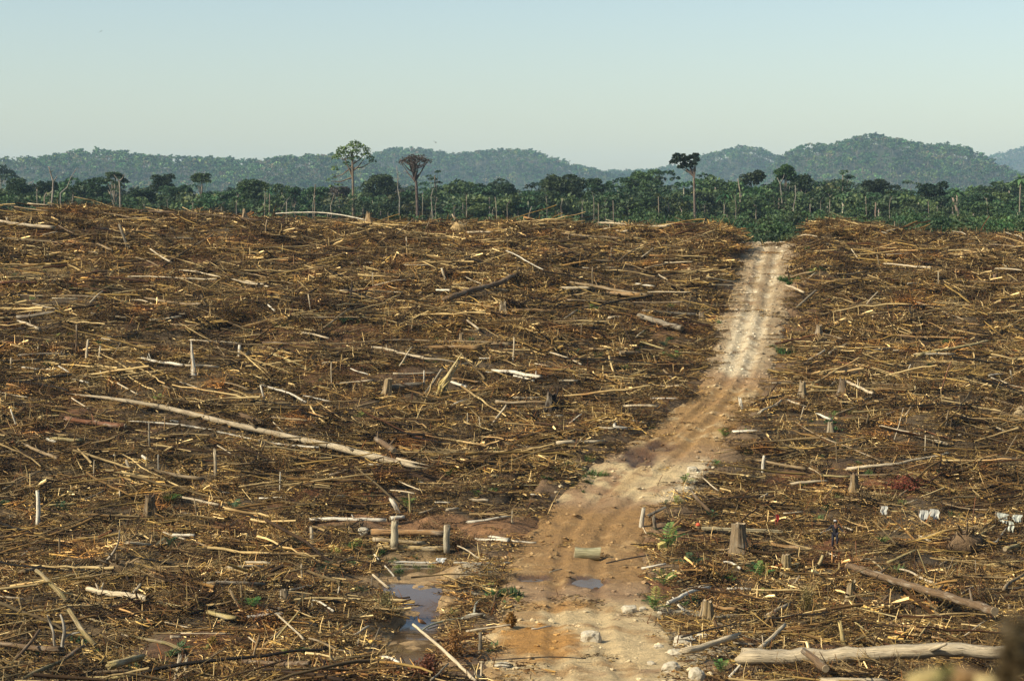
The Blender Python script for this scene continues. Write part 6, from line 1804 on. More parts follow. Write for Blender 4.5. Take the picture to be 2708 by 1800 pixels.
def clear_of_wood(x, y, segs=None):
    """brush lies thinner on and just in front of the logs"""
    f = np.ones(np.shape(x))
    for (x0, y0, x1, y1, r) in (LOGSEG if segs is None else segs):
        m = (np.abs(x - (x0 + x1) / 2) < abs(x1 - x0) / 2 + 3.5) & (np.abs(y - (y0 + y1) / 2) < abs(y1 - y0) / 2 + 4.5)
        if not m.any(): continue
        xs, ys = x[m], y[m] + 0.55
        dx, dy = x1 - x0, y1 - y0
        t = np.clip(((xs - x0) * dx + (ys - y0) * dy) / (dx * dx + dy * dy + 1e-6), 0, 1)
        d = np.hypot(xs - x0 - t * dx, (ys - y0 - t * dy))
        f[m] = np.minimum(f[m], 0.15 + 0.85 * smooth(0.8 + r, 1.8 + r, d))
    return f
def litter_density(x, y):
    rd = road_d(x, y)
    d = smooth(-0.2, -1.5, rd + 0.7 * fbm(x / 2.2, y / 2.2, 301, 3) + 0.5 * smooth(150, 200, y))
    d = d * (0.65 + 0.35 * smooth(-1.0, -4.0, rd))
    for (X, Y, rx, ry, s) in _bare:
        d = d * (1 - s * smooth(1.15, 0.75, np.hypot((x - X) / rx, (y - Y) / ry) + .3 * fbm(x / 2, y / 2, 302, 2)))
    d = d * smooth(1.25, 1.9, path_d(x, y, STREAM))
    return d * (0.74 + 0.9 * fbm(x / 3.2, y / 3.2, 303, 3)) * clear_of_wood(x, y)
def scatter(n, y0=80.0, y1=243.0, margin=5.0):
    y = np.sqrt(RNG.uniform(y0 ** 2, y1 ** 2, n)); hw = 0.262 * y + margin
    x = RNG.uniform(-1, 1, n) * hw
    return x, y
x, y = scatter(19000)
keep = RNG.random(len(x)) < litter_density(x, y)
x, y = x[keep], y[keep]; n = len(x)
zone = fbm(x / 8, y / 8, 310, 3) + 0.35 * smooth(15, 40, x) * smooth(160, 200, y) + 0.15 * smooth(170, 215, y)
u = RNG.random(n)
kind = np.where(u < 0.26 - 0.20 * zone, 0, np.where(u < 0.54 + 0.25 * zone, 1, np.where(u < 0.72 - 0.10 * smooth(150, 210, y), 2, 3)))
# order of the joined shapes is fixed by the node tree (last linked first)
wh_table = [np.arange(0, 4), np.arange(4, 7), np.arange(7, 10), np.arange(10, 13)]
which = np.array([int(RNG.choice(wh_table[k])) for k in kind])
heap = 0.85 + (0.9 - 0.5 * smooth(170, 215, y)) * np.clip(fbm(x / 4, y / 4, 311, 2) + 0.15, 0, 1)
far_ = (1 + .35 * smooth(150, 220, y))
sc = np.stack([far_ * RNG.uniform(.8, 1.25, n), far_ * RNG.uniform(.8, 1.25, n), far_ * heap * RNG.uniform(.7, 1.3, n)], -1)
z = HTa(x, y) + CAMZ - 0.03
instancer("brush_litter", np.stack([x, y, z], -1), zrot(n, 0.10), sc, which, litter_lib, "tangled litter of dry sticks, twigs and chips covering the slope")

# low mat of chips and short sticks between and around everything
def low_mat(seed):
    rng = np.random.default_rng(seed); mb = MB()
    stick_set(mb, 75, 1.25, 0.07, 0.15, 1.1, 0.008, 0.030, (2.4, 3.6, 4.5, 2.2, .9, 1.0, 1.6), rng, tilt=.07, upright=.01)
    stick_set(mb, 30, 1.25, 0.07, 0.10, 0.45, 0.02, 0.055, (2.2, 3.2, 3.5, 2, 1.8, 0.8, 1.2), rng, tilt=.10, upright=.0)
    return mb
low_lib = [unlinked("low_litter", low_mat(540 + i), m_stick) for i in range(4)]
x, y = scatter(15000)
rd = road_d(x, y)
keep = RNG.random(len(x)) < (smooth(0.3, -1.0, rd + 0.9 * fbm(x / 2.0, y / 2.0, 305, 3)) * 0.85 + 0.22 * (rd > 0) * smooth(.05, .45, fbm(x / 1.5, y / 1.5, 306, 3))) * smooth(1.0, 1.6, path_d(x, y, STREAM))
for (X, Y, rx, ry, s) in _bare[:1] + _bare[2:5]:
    keep &= (np.hypot((x - X) / rx, (y - Y) / ry) > .8) | (RNG.random(len(x)) < .25)
x, y = x[keep], y[keep]; n = len(x)
instancer("chip_litter", np.stack([x, y, HTa(x, y) + CAMZ + .005], -1), zrot(n, .06), RNG.uniform(.8, 1.25, n), RNG.integers(0, 4, n), low_lib, "low mat of wood chips and short sticks on the soil")

# scattered medium branches, too many to count
rng = np.random.default_rng(77)
mb = MB()
def strew(nn, lmin, lmax, rmin, rmax, lift0, lift1, w, K, spread=.62, dens=1.0, near=1.0):
    x, y = scatter(nn, 80, 240)
    keep = RNG.random(len(x)) < np.clip(litter_density(x, y) * dens, 0, 1)
    x, y = x[keep], y[keep]; n = len(x)
    keep = RNG.random(n) < near + (1 - near) * smooth(112, 158, y); x, y = x[keep], y[keep]; n = len(x)
    L = lmin * (lmax / lmin) ** (rng.random(n) ** 1.35)
    az = rng.normal(0, spread, n) + np.where(rng.random(n) < .5, 0, math.pi) + 0.7 * fbm(x / 14, y / 14, 330, 2)
    D = np.stack([np.cos(az), np.sin(az)], -1)
    t = np.linspace(-.5, .5, K)
    PX = x[:, None] + D[:, :1] * L[:, None] * t; PY = y[:, None] + D[:, 1:] * L[:, None] * t
    inroad = (road_d(PX, PY) > 0.1).any(1)
    for k in range(0, K, 2): inroad |= clear_of_wood(PX[:, k], PY[:, k], HARD) < 0.6
    for k in (1, K - 2): inroad |= (clear_of_wood(PX[:, k], PY[:, k]) < 0.35) & (rng.random(n) < .40)
    zm = HTa(PX.ravel(), PY.ravel()).reshape(n, K)
    zl = zm.mean(1, keepdims=True) + (zm[:, -1:] - zm[:, :1]) * t + rng.normal(0, .10, (n, 1)) * L[:, None] * t
    PZ = zl + np.maximum((zm - 0.12 - zl).max(1, keepdims=True), 0) + rng.uniform(lift0, lift1, (n, 1)) + CAMZ
    P = np.stack([PX, PY, PZ], -1)
    off = rng.normal(size=(n, 1, 3)) * (L * 0.016)[:, None, None]
    P = P + off * (1 - (2 * t[None, :, None]) ** 2) + rng.normal(size=P.shape) * (L * .006)[:, None, None]
    r = np.minimum(rmin * (rmax / rmin) ** (rng.random(n) ** 1.4), 0.018 + 0.024 * L)
    ok = ~inroad; n = int(ok.sum())
    mb.tubes(P[ok], r[ok][:, None] * np.linspace(1, .6, K)[None, :] * (1 + rng.normal(0, .06, (n, K))), 5, pick_cols(n, w, rng), cap=False)
    return n
n1_ = strew(26000, 0.9, 4.2, .026, .080, .10, .60, (2.6, 3.0, 3.0, 2.6, 4.0, .7, 1.1), 5, .75, near=0.9)
n2_ = strew(11000, 2.6, 8.5, .050, .125, .25, .70, (2.2, 3.0, 2.8, 3.0, 3.8, .7, 1.0), 8, .60, near=0.50)
print("branches", n1_, n2_)
# fallen boughs with their side branches
def bough(seed):
    rng = np.random.default_rng(seed); q = MB(); Lb = rng.uniform(3.2, 5.2); r0 = rng.uniform(.05, .085)
    colr = WOODPAL[rng.choice([0, 1, 2, 3, 3, 4])] * rng.uniform(.8, 1.15)
    t = np.linspace(0, 1, 7)[:, None]; bend = rng.normal(0, .25, 3)
    A = np.array([0, 0, .18]) + t * np.array([Lb, 0, .15]) + np.sin(t * 3.1) * bend * np.array([0, 1, .3])
    q.tubes(A, np.linspace(r0, r0 * .3, 7), 5, colr, cap=False)
    for k in range(int(rng.integers(7, 12))):
        u = rng.uniform(.15, .98); p = np.array([np.interp(u, t[:, 0], A[:, j]) for j in range(3)]); a = rng.choice([-1, 1]) * rng.uniform(.45, 1.1); e = rng.normal(.25, .35)
        l_ = Lb * rng.uniform(.18, .42) * (1.15 - .6 * u); d = np.array([math.cos(a) * math.cos(e), math.sin(a) * math.cos(e), math.sin(e)])
        B = p + np.linspace(0, 1, 5)[:, None] * d * l_ + rng.normal(0, .05, (5, 3)) * np.linspace(0, 1, 5)[:, None] - np.array([0, 0, .25]) * np.linspace(0, 1, 5)[:, None] ** 2 * l_ * .4
        B[:, 2] = np.maximum(B[:, 2], .02)
        q.tubes(B, np.linspace(r0 * .5, r0 * .14, 5), 4, colr * rng.uniform(.8, 1.1), cap=False)
        for m_ in range(4):
            v = rng.uniform(.3, 1.0); p2 = B[min(4, int(v * 4))]; a2 = a + rng.normal(0, .9); l2 = l_ * rng.uniform(.3, .6); e2 = rng.normal(.15, .4)
            d2 = np.array([math.cos(a2) * math.cos(e2), math.sin(a2) * math.cos(e2), math.sin(e2)]); C_ = p2 + np.linspace(0, 1, 3)[:, None] * d2 * l2; C_[:, 2] = np.maximum(C_[:, 2], .02)
            q.tubes(C_, np.array([r0 * .2, r0 * .14, r0 * .06]), 3, colr * .85, cap=False)
    return q
bough_lib = [unlinked("bough", bough(560 + i), m_stick) for i in range(7)]
x, y = scatter(3800, 80, 238)
keep = RNG.random(len(x)) < litter_density(x, y) * smooth(-2.5, -6, road_d(x, y)); x, y = x[keep], y[keep]; nb2 = len(x)
instancer("fallen_boughs", np.stack([x, y, HTa(x, y) + CAMZ + RNG.uniform(.05, .35, nb2)], -1), zrot(nb2, .09), RNG.uniform(.6, 1.15, nb2), RNG.integers(0, 7, nb2), bough_lib, "many fallen boughs with forked side branches in the litter")
# stakes and snapped stems standing up
x, y = scatter(750, 82, 236)
keep = RNG.random(len(x)) < litter_density(x, y); x, y = x[keep], y[keep]; n = len(x)
h = 0.5 * 3.2 ** rng.random(n); z0 = HTa(x, y) + CAMZ - .1
tt = np.linspace(0, 1, 4)
lean = rng.normal(0, .16, (n, 2))
P = np.stack([x[:, None] + lean[:, :1] * h[:, None] * tt + rng.normal(0, .02, (n, 4)), y[:, None] + lean[:, 1:] * h[:, None] * tt, z0[:, None] + h[:, None] * tt], -1)
r = 0.025 * 3.2 ** (rng.random(n) ** 1.4)
mb.tubes(P, r[:, None] * np.linspace(1, .5, 4)[None], 5, pick_cols(n, (3, 3.4, 2, 2, 2, .6, .4), rng), cap=False)
br = mb.build("scattered_branches", stick_material("branch_wood", 1.15), smoothed=True)
tag(br, "countless branches and snapped stems strewn over the litter", None, kind="stuff")

# loose clods, stones and chips on the track
rng = np.random.default_rng(91)
n = 3600; y = np.sqrt(rng.uniform(80 ** 2, 236 ** 2, n)); u = rng.beta(.7, .7, n) * 1.16 - .08; x = XL(y) + u * (XR(y) - XL(y))
bm = bmesh.new(); bmesh.ops.create_icosphere(bm, subdivisions=1, radius=1.0); SV = np.array([v.co[:] for v in bm.verts]); SF = np.array([[v.index for v in f.verts] for f in bm.faces]); bm.free()
sz = 0.022 * 8.0 ** (rng.random(n) ** 2.4)
V = SV[None] * (1 + rng.normal(0, .22, (n, len(SV), 1))) * sz[:, None, None] * np.array([1.3, 1.1, .7]) + np.stack([x, y, HTa(x, y) + CAMZ + sz * .2], -1)[:, None, :]
cc, _w = road_colour(x, y); cc = np.clip(cc * rng.uniform(.75, 1.2, (n, 1)), 0, .75)
mb = MB().add(V, None, (SF[None] + np.arange(n)[:, None, None] * len(SV)).reshape(-1, 3), np.repeat(cc, len(SV), axis=0), V)
o = mb.build("track_rubble", m_ground2); tag(o, "loose clods and stones strewn on the dirt track", None, kind="stuff")

# small green weeds and grass, uncountable
m_weed = leaf_material("weed_leaves", 0.3)
def weed(seed, c1, c2, n=40, h=0.5, w=0.02):
    rng = np.random.default_rng(seed); mb = MB()
    for k in range(n):
        a = rng.uniform(0, 2 * math.pi); e = rng.uniform(.4, 1.4); l = h * rng.uniform(.5, 1.2)
        p = np.array([rng.normal() * .15, rng.normal() * .15, 0])
        d = np.array([math.cos(a) * math.cos(e), math.sin(a) * math.cos(e), math.sin(e)])
        s = np.array([-math.sin(a), math.cos(a), 0]) * w * rng.uniform(.7, 1.6)
        m_ = p + d * l * .55; q = p + d * l + np.array([math.cos(a), math.sin(a), -.4]) * l * .25
        f = rng.random()
        mb.add([p - s * .6, p + s * .6, m_ + s, m_ - s, q], [[0, 1, 2, 3]], [[3, 2, 4]], np.array(c1) * (1 - f) + np.array(c2) * f)
    return mb
weed_lib = [unlinked("weed", weed(600, (0.05, 0.10, 0.03), (0.12, 0.18, 0.045)), m_weed), unlinked("weed", weed(601, (0.035, 0.075, 0.025), (0.07, 0.12, 0.035), 50, .45, .03), m_weed), unlinked("weed", weed(602, (0.09, 0.12, 0.03), (0.17, 0.18, 0.05), 50, .35, .015), m_weed)]
x, y = scatter(2600, 82, 236)
keep = RNG.random(len(x)) < smooth(0.05, 0.45, fbm(x / 9, y / 9, 320, 3)) * smooth(0.3, -0.6, road_d(x, y)) * 0.65
x, y = list(x[keep]), list(y[keep])
for (a, q, k, s) in ((1527, 1255, 30, 1.0), (2105, 745, 26, .8), (2075, 925, 24, .7), (1330, 1565, 12, .5), (2130, 700, 12, .7), (760, 870, 25, 2.2), (1700, 905, 20, 2.0), (1650, 975, 16, 1.4), (1020, 1470, 18, 1.5)):
    X, Y, _ = hit(a, q, H0)
    x += list(X + RNG.normal(0, s, k)); y += list(Y + RNG.normal(0, s * 1.5, k))
x = np.array(x); y = np.array(y); n = len(x)
instancer("weeds", np.stack([x, y, HTa(x, y) + CAMZ], -1), zrot(n, .15), RNG.uniform(.5, 1.3, n), RNG.integers(0, 3, n), weed_lib, "small green weeds and grass tufts sprouting among the litter")
# ================================================================ LOG BRIDGE over the stream
def px_log(x0, y0, x1, y1, Y, th, colr, name, parent=None, off=(0, 0, 0), jagged=False):
    P0 = at(x0, y0, Y); P1 = at(x1, y1, Y); return P0, P1, th / FPX * Y / 2
YB = G(1100, 1462).y
def bridge_log(x0, y0, x1, y1, dY, th, ck, lab, cat="log"):
    P0 = at(x0, y0, YB + dY); P1 = at(x1, y1, YB + dY)
    o = make_log(P0, P1, th / FPX * YB / 2, ck, False, False, "bridge_log", bend=.006, stubs=False, taper=.92)
    tag(o, lab, cat, "logs of the small bridge")
C2 = lambda x, y: (650 + x / 2.8, 1240 + y / 2.8)
bridge_log(*C2(930, 465), *C2(1480, 482), 2.2, 18, (0.34, 0.19, 0.075), "thick brown top log of the log bridge behind the two posts")
bridge_log(*C2(940, 520), *C2(1380, 562), 1.2, 13, (0.44, 0.31, 0.14), "middle tan log of the log bridge")
bridge_log(*C2(975, 575), *C2(1495, 588), 0.4, 16, (0.47, 0.33, 0.14), "lower front tan log of the log bridge")
bridge_log(*C2(1250, 622), *C2(1450, 627), 0.8, 7, (0.30, 0.20, 0.10), "thin brown pole tucked under the log bridge")
bridge_log(*C2(1040, 608), *C2(1215, 672), 0.6, 8, (0.33, 0.21, 0.10), "short slanting brace under the log bridge")
def bridge_post(x0, y0, x1, y1, th, lab, colr):
    P0 = at(x0, y0, YB + .1); P1 = at(x1, y1, YB + .15); P0.z -= .5
    o = make_log(P0, P1, th / FPX * YB / 2, colr, False, False, "bridge_post", bend=.004, stubs=False, taper=.95)
    tag(o, lab, "post", "posts of the small bridge")
bridge_post(*C2(1100, 520), *C2(1108, 388), 20, "pale left post of the log bridge with a broken top", (0.50, 0.42, 0.26))
bridge_post(*C2(1490, 570), *C2(1490, 418), 17, "right post of the log bridge with a round sawn top", (0.40, 0.34, 0.22))
m_plank = wood_material("sawn_board", 'object')
def board(name, p0, p1, w, t, colr, label, cat="plank", roll=0.0, group="boards lying about"):
    p0, p1 = Vector(p0), Vector(p1); L = (p1 - p0).length; ax = (p1 - p0).normalized()
    up = Vector((0, -math.sin(roll), math.cos(roll))); sd = ax.cross(up).normalized(); up = sd.cross(ax)
    K = 8; V = []; W = []
    for i in range(K):
        u = i / (K - 1); sag = RNG.normal() * .008
        for (a, q) in ((-1, -1), (1, -1), (1, 1), (-1, 1)):
            c_ = ax * (u * L + (RNG.normal() * .05 if i in (0, K - 1) else 0)) + sd * a * w / 2 * (1 + RNG.normal() * .02) + up * (q * t / 2 + sag)
            V.append(c_[:]); W.append((a * w / 2, q * t / 2, u * L + L))
    idx = np.arange(4 * K).reshape(K, 4)
    q = np.stack([idx[:-1], np.roll(idx[:-1], -1, 1), np.roll(idx[1:], -1, 1), idx[1:]], -1).reshape(-1, 4)
    q = np.concatenate([q, [idx[0, ::-1]], [idx[-1]]])
    o = MB().add(V, q, None, colr, W).build(name, m_plank, None, False, colr, p0)
    return tag(o, label, cat, group)
board("plank", at(*C2(965, 683), YB - 1.6), at(*C2(1425, 692), YB - 1.6), .30, .06, (0.60, 0.54, 0.42), "long pale board floating across the stream in front of the bridge")
board("plank", at(*C2(975, 700), YB - 1.9), at(*C2(1400, 712), YB - 1.9), .22, .06, (0.42, 0.36, 0.24), "narrower wet board just in front of the long pale one")
board("plank", at(*C2(1540, 686), YB - 1.2), at(*C2(1820, 690), YB - 1.2), .3, .06, (0.62, 0.56, 0.44), "pale board lying right of the stream by the bridge")
P = G(1857, 1396, .35); Q = G(2070, 1404, .30)
board("plank", P, Q, .42, .14, (0.48, 0.38, 0.20), "long sawn beam lying behind the big buttressed stump")
board("plank", G(1712, 1362, .5), G(1760, 1340, .9), .35, .05, (0.10, 0.085, 0.06), "dark board tilted up behind the flat topped white post")
board("plank", G(690, 1625, .3), G(732, 1606, .45), .55, .05, (0.60, 0.54, 0.42), "pale three-cornered board left of the stream")
board("plank", G(652, 1630, .3), G(748, 1620, .3), .25, .06, (0.50, 0.43, 0.32), "narrow grey board beneath the three-cornered pale board")

# ---- crumpled white sheeting by the stream, hanging cloths
m_cloth, nt, b = material("cotton_cloth", .9)
oi = nt.nodes.new("ShaderNodeObjectInfo")
nc = noise(nt, attr(nt, "wc", "Vector"), 3, 3)
nt.links.new(mix(nt, 1.0, oi.outputs["Color"], ramp(nt, nc, [(.35, gray(.82)), (.6, gray(1.0))]), 'MULTIPLY'), b.inputs["Base Color"])
def cloth(px, top, bot, w, label, colr=(0.56, 0.54, 0.45), name="hanging_cloth", ragged=.25, dY=0.0, slant=0.0, pole=True, group="cloths hung out to dry"):
    b0 = G(px, bot + 16); Y = b0.y + dY; s = Y / FPX
    pt = at(px, top, Y); W = w * s; Hh = (bot - top) * s
    root = tag(empty(name, Vector((pt.x, Y, b0.z))), label, "cloth", group)
    nx_, nz_ = 14, 12; V = []; zt = pt.z - b0.z
    low = 1 + ragged * RNG.normal(size=nx_) * .5
    ph = RNG.uniform(0, 6)
    for i in range(nz_):
        v = i / (nz_ - 1)
        for j in range(nx_):
            u = j / (nx_ - 1) - .5
            V.append((u * W * (1 - .15 * v + .1 * math.sin(3 * v + ph)) + .04 * math.sin(7 * v + ph), .022 * math.sin(u * 9 + ph + 1.5 * v) * (.3 + v) + .008 * math.sin(u * 23), zt - Hh * v * low[j] - slant * (u + .5) * W - .05 * abs(u)))
    idx = np.arange(nx_ * nz_).reshape(nz_, nx_)
    q = np.stack([idx[:-1, :-1], idx[:-1, 1:], idx[1:, 1:], idx[1:, :-1]], -1).reshape(-1, 4)
    V = np.array(V); V2 = V + np.array([0, .012, 0])
    MB().add(np.concatenate([V, V2]), np.concatenate([q, q[:, ::-1] + len(V)]), None, colr, np.concatenate([V, V2])).build("cloth_sheet", m_cloth, root, True, colr)
    if pole:
        MB().tubes(np.array([(-W * .62, .02, zt + .02), (0, .02, zt + .0 - slant * .5 * W), (W * .62, .02, zt - slant * W - .02)]), np.array([.022, .022, .018]), 6, WCOL['t']).build("drying_stick", m_wood, root, True, WCOL['b'])
        for sx in (-.6, .6):
            MB().tubes(np.array([(W * sx, .03, -.3), (W * sx * 1.02, .03, zt * .5), (W * sx, .03, zt + .05 - slant * (sx + .5) * W)]), np.array([.035, .03, .024]), 6, WCOL['b']).build("support_stick", m_wood, root, True, WCOL['b'])
    return root
cloth(2338, 1337, 1358, 17, "white cloth hanging alone, right above the person")
cloth(2443, 1348, 1376, 22, "white cloth tapering to a point, left one of the hanging pair", ragged=.5)
cloth(2471, 1344, 1366, 26, "ragged white cloth, right one of the hanging pair", ragged=.55, slant=.1)
cloth(2652, 1353, 1376, 30, "dull white cloth hanging near the right edge, left of a slanting stick", (0.60, 0.60, 0.48), slant=.2)
cloth(2690, 1360, 1378, 24, "dull white cloth at the right edge, right of a slanting stick", (0.60, 0.60, 0.48))
cloth(2674, 1376, 1402, 14, "limp whitish cloth draped low at the right edge", (0.55, 0.55, 0.42), pole=False, slant=.2)
cloth(2055, 1359, 1384, 8, "small red cloth hung on a stick near the beam", (0.24, 0.018, 0.016), ragged=.5)
cloth(*(1166, 1474, 1486), 24, "crumpled whitish sheet lying on the boards over the stream", (0.66, 0.66, 0.60), pole=False, dY=.0, group="boards lying about")
# ---- sawn block standing on the track
def sawn_block():
    b0 = G(1553, 1472); s = b0.y / FPX; w = 68 * s; h = 34 * s
    root = tag(empty("sawn_block", b0), "pale mossy sawn block with a dished top lying on the track", "block")
    L = w; r = h * .58; K, ns = 9, 16
    V = []; W = []
    for i in range(K):
        u = i / (K - 1); dish = 1 - .20 * math.sin(u * math.pi)
        for j in range(ns):
            a = j / ns * 2 * math.pi; x_ = (u - .5) * L; yy = math.cos(a) * r * .9; zz = math.sin(a) * r
            zz = min(zz, r * .72 * dish) * (1 + RNG.normal() * .015)
            V.append((x_ + RNG.normal() * .012 + (.05 * math.sin(a) if i in (0, K - 1) else 0), yy, zz + r * .55)); W.append((yy, zz, x_ + 3))
    idx = np.arange(K * ns).reshape(K, ns)
    q = np.stack([idx[:-1], np.roll(idx[:-1], -1, 1), np.roll(idx[1:], -1, 1), idx[1:]], -1).reshape(-1, 4)
    colr = (0.42, 0.37, 0.20)
    MB().add(V, q, None, colr, W).build("bark", m_moss, root, True, colr)
    for k, sgn in ((0, -1), (K - 1, 1)):
        ring = np.array(V)[idx[k]]; cc = ring.mean(0)
        tr = [(0, 1 + i, 1 + (i + 1) % ns) if sgn > 0 else (0, 1 + (i + 1) % ns, 1 + i) for i in range(ns)]
        MB().add(np.concatenate([[cc + np.array([sgn * .02, 0, 0])], ring + np.array([sgn * .004, 0, 0])]), None, tr, (1, 1, 1), np.concatenate([[[0, 0, 0]], ring - cc])).build("cut_end", m_cut, root, False, (.34, .26, .14))
sawn_block()

# ---- yellow box and red ball
m_paint, nt, b = material("faded_plastic", .5)
oi = nt.nodes.new("ShaderNodeObjectInfo"); nc = noise(nt, attr(nt, "wc", "Vector"), 7, 4)
nt.links.new(mix(nt, 1.0, oi.outputs["Color"], ramp(nt, nc, [(.35, gray(.7)), (.6, gray(1.0))]), 'MULTIPLY'), b.inputs["Base Color"])
def bevel_box(size, bev):
    bm = bmesh.new(); bmesh.ops.create_cube(bm, size=1.0); bmesh.ops.scale(bm, vec=size, verts=bm.verts)
    bmesh.ops.bevel(bm, geom=bm.edges[:], offset=bev, segments=2, affect='EDGES')
    bm.verts.index_update(); V = np.array([v.co[:] for v in bm.verts]); Q = [[v.index for v in f.verts] for f in bm.faces]; bm.free()
    return V, [f for f in Q if len(f) == 4], [f for f in Q if len(f) == 3]
b0 = G(1754, 1455); s = b0.y / FPX
bx_ = tag(empty("yellow_box", b0 + Vector((0, 0, .05)), 0.35), "faded yellow box tilted against the palm seedling by the track", "box")
bx_.rotation_euler = (0.15, -0.30, .3)
for zz, hh_ in ((.13, .24), (.37, .22)):
    V, Q, T = bevel_box((22 * s, .34, hh_), .025)
    MB().add(V + np.array([0, 0, zz]), Q, T, (1, 1, 1), V).build("box_half", m_paint, bx_, False, (0.62, 0.50, 0.16))
MB().tubes(np.array([(-.12, 0, .48), (-.10, 0, .55), (.10, 0, .55), (.12, 0, .48)]), np.full(4, .02), 6).build("handle", m_paint, bx_, True, (0.55, 0.45, 0.14))
b0 = G(1846, 1404); s = b0.y / FPX
rb = tag(empty("red_ball", b0), "small orange-red ball stuck on a short pale stake at the beam's end", "ball")
bm = bmesh.new(); bmesh.ops.create_uvsphere(bm, u_segments=16, v_segments=10, radius=6.5 * s); V = np.array([v.co[:] for v in bm.verts]); F = [[v.index for v in f.verts] for f in bm.faces]; bm.free()
V[:, 2] = np.where(V[:, 2] < 0, V[:, 2] * .7, V[:, 2] * .95)
MB().add(V + np.array([0, 0, 17 * s]), [f for f in F if len(f) == 4], [f for f in F if len(f) == 3], (1, 1, 1), V).build("ball_shell", m_paint, rb, True, (0.62, 0.10, 0.035))
MB().tubes(np.array([(0.05, 0, -.2), (0.02, 0, .2), (0, 0, 12 * s)]), np.array([.05, .045, .04]), 7, WCOL['p']).build("stake", m_wood, rb, True, WCOL['p'])

# ---- white clods of clay / stone
m_clod, nt, b = material("white_clay", .95)
oi = nt.nodes.new("ShaderNodeObjectInfo"); n2 = noise(nt, attr(nt, "wc", "Vector"), 6, 5, .7)
nt.links.new(mix(nt, 1.0, oi.outputs["Color"], ramp(nt, n2, [(.3, (.55, .45, .32)), (.48, gray(.95)), (.7, gray(1.08))]), 'MULTIPLY'), b.inputs["Base Color"]); bump(nt, b, n2, .8, .15)
def clod(px, py, w, h, label, colr=(0.50, 0.43, 0.30), seed=0):
    b0 = G(px, py); s = b0.y / FPX
    bm = bmesh.new(); bmesh.ops.create_icosphere(bm, subdivisions=3, radius=1.0)
    V = np.array([v.co[:] for v in bm.verts]); F = [[v.index for v in f.verts] for f in bm.faces]; bm.free()
    n = 1 + .42 * fbm(V[:, 0] * 1.6 + seed * 7.3, V[:, 2] * 1.6 + V[:, 1] * .9, 410 + seed, 4, .6) + .05 * fbm(V[:, 0] * 4 + V[:, 1] * 3, V[:, 2] * 4, 430 + seed, 2)
    V = V * n[:, None]; V = np.sign(V) * np.abs(V) ** .72
    V = V * np.array([w * s / 2, w * s * .42, h * s * .55]) + np.array([0, 0, h * s * .12])
    o = MB().add(V, None, F, colr, V).build("clay_clod", m_clod, None, False, colr, b0)
    tag(o, label, "clod", "white clods of clay along the track")
for i, (a, q, w, h, lab) in enumerate([
    (1664, 1618, 42, 28, "white clod on the right edge of the track, left of the seedling"), (1562, 1690, 56, 38, "craggy white clod in the middle of the sandy foreground track"),
    (1700, 1612, 20, 14, "small white clod just right of the one by the seedling"), (1810, 1702, 62, 34, "broad white clod nearest the thick root log"),
    (1862, 1692, 48, 26, "white clod at the right end of the clod row"), (1788, 1738, 46, 36, "tall white clod below the broad one"), (1775, 1772, 50, 34, "cracked white clod at the bottom right verge"),
    (1842, 1792, 46, 40, "white clod at the bottom edge right of the track"), (1742, 1712, 26, 14, "low white clod left of the broad one"), (1330, 1764, 46, 22, "low white clod at the bottom left of the track"),
    (960, 1408, 30, 20, "whitish clod left of the log bridge"), (1745, 1622, 16, 10, "tiny white clod under the seedling by the track"), (1830, 1245, 30, 18, "white clod at the right verge above the white post"), (1722, 1755, 22, 12, "little white clod on the bottom right of the track")]):
    clod(a, q, w, h, lab, seed=i)

# ================================================================ PLANTS
m_green = leaf_material("seedling_leaves", .3)
def frond_mesh(seed, c1, c2):
    rng = np.random.default_rng(seed); mb = MB(); n = 9
    t = np.linspace(0, 1, n)
    rib = np.stack([t * .80, 0 * t, .62 * t - .55 * t ** 2.2], -1)
    mb.tubes(rib, np.linspace(.012, .004, n), 3, c1, cap=False)
    for i in range(1, n):
        for sg in (-1, 1):
            l = .26 * math.sin(.35 + 2.5 * t[i]) * rng.uniform(.8, 1.2); d = np.array([.55, sg * .8, -.22 + .25 * rng.random()]); d /= np.linalg.norm(d)
            w = np.array([.5, -sg * .35, .1]) * .055
            p = rib[i]; f = rng.random()
            mb.add([p, p + d * l * .5 + w, p + d * l, p + d * l * .5 - w], [[0, 1, 2, 3]], None, np.array(c1) * (1 - f) + np.array(c2) * f)
    return mb.mesh("frond", m_green)
FR = {'g': [frond_mesh(700 + i, (0.045, 0.11, 0.024), (0.13, 0.21, 0.045)) for i in range(3)], 'y': [frond_mesh(710 + i, (0.14, 0.17, 0.035), (0.30, 0.30, 0.07)) for i in range(3)], 'd': [frond_mesh(720 + i, (0.020, 0.052, 0.022), (0.05, 0.085, 0.03)) for i in range(3)]}
m_stem = wood_material("plant_stem", 'object')
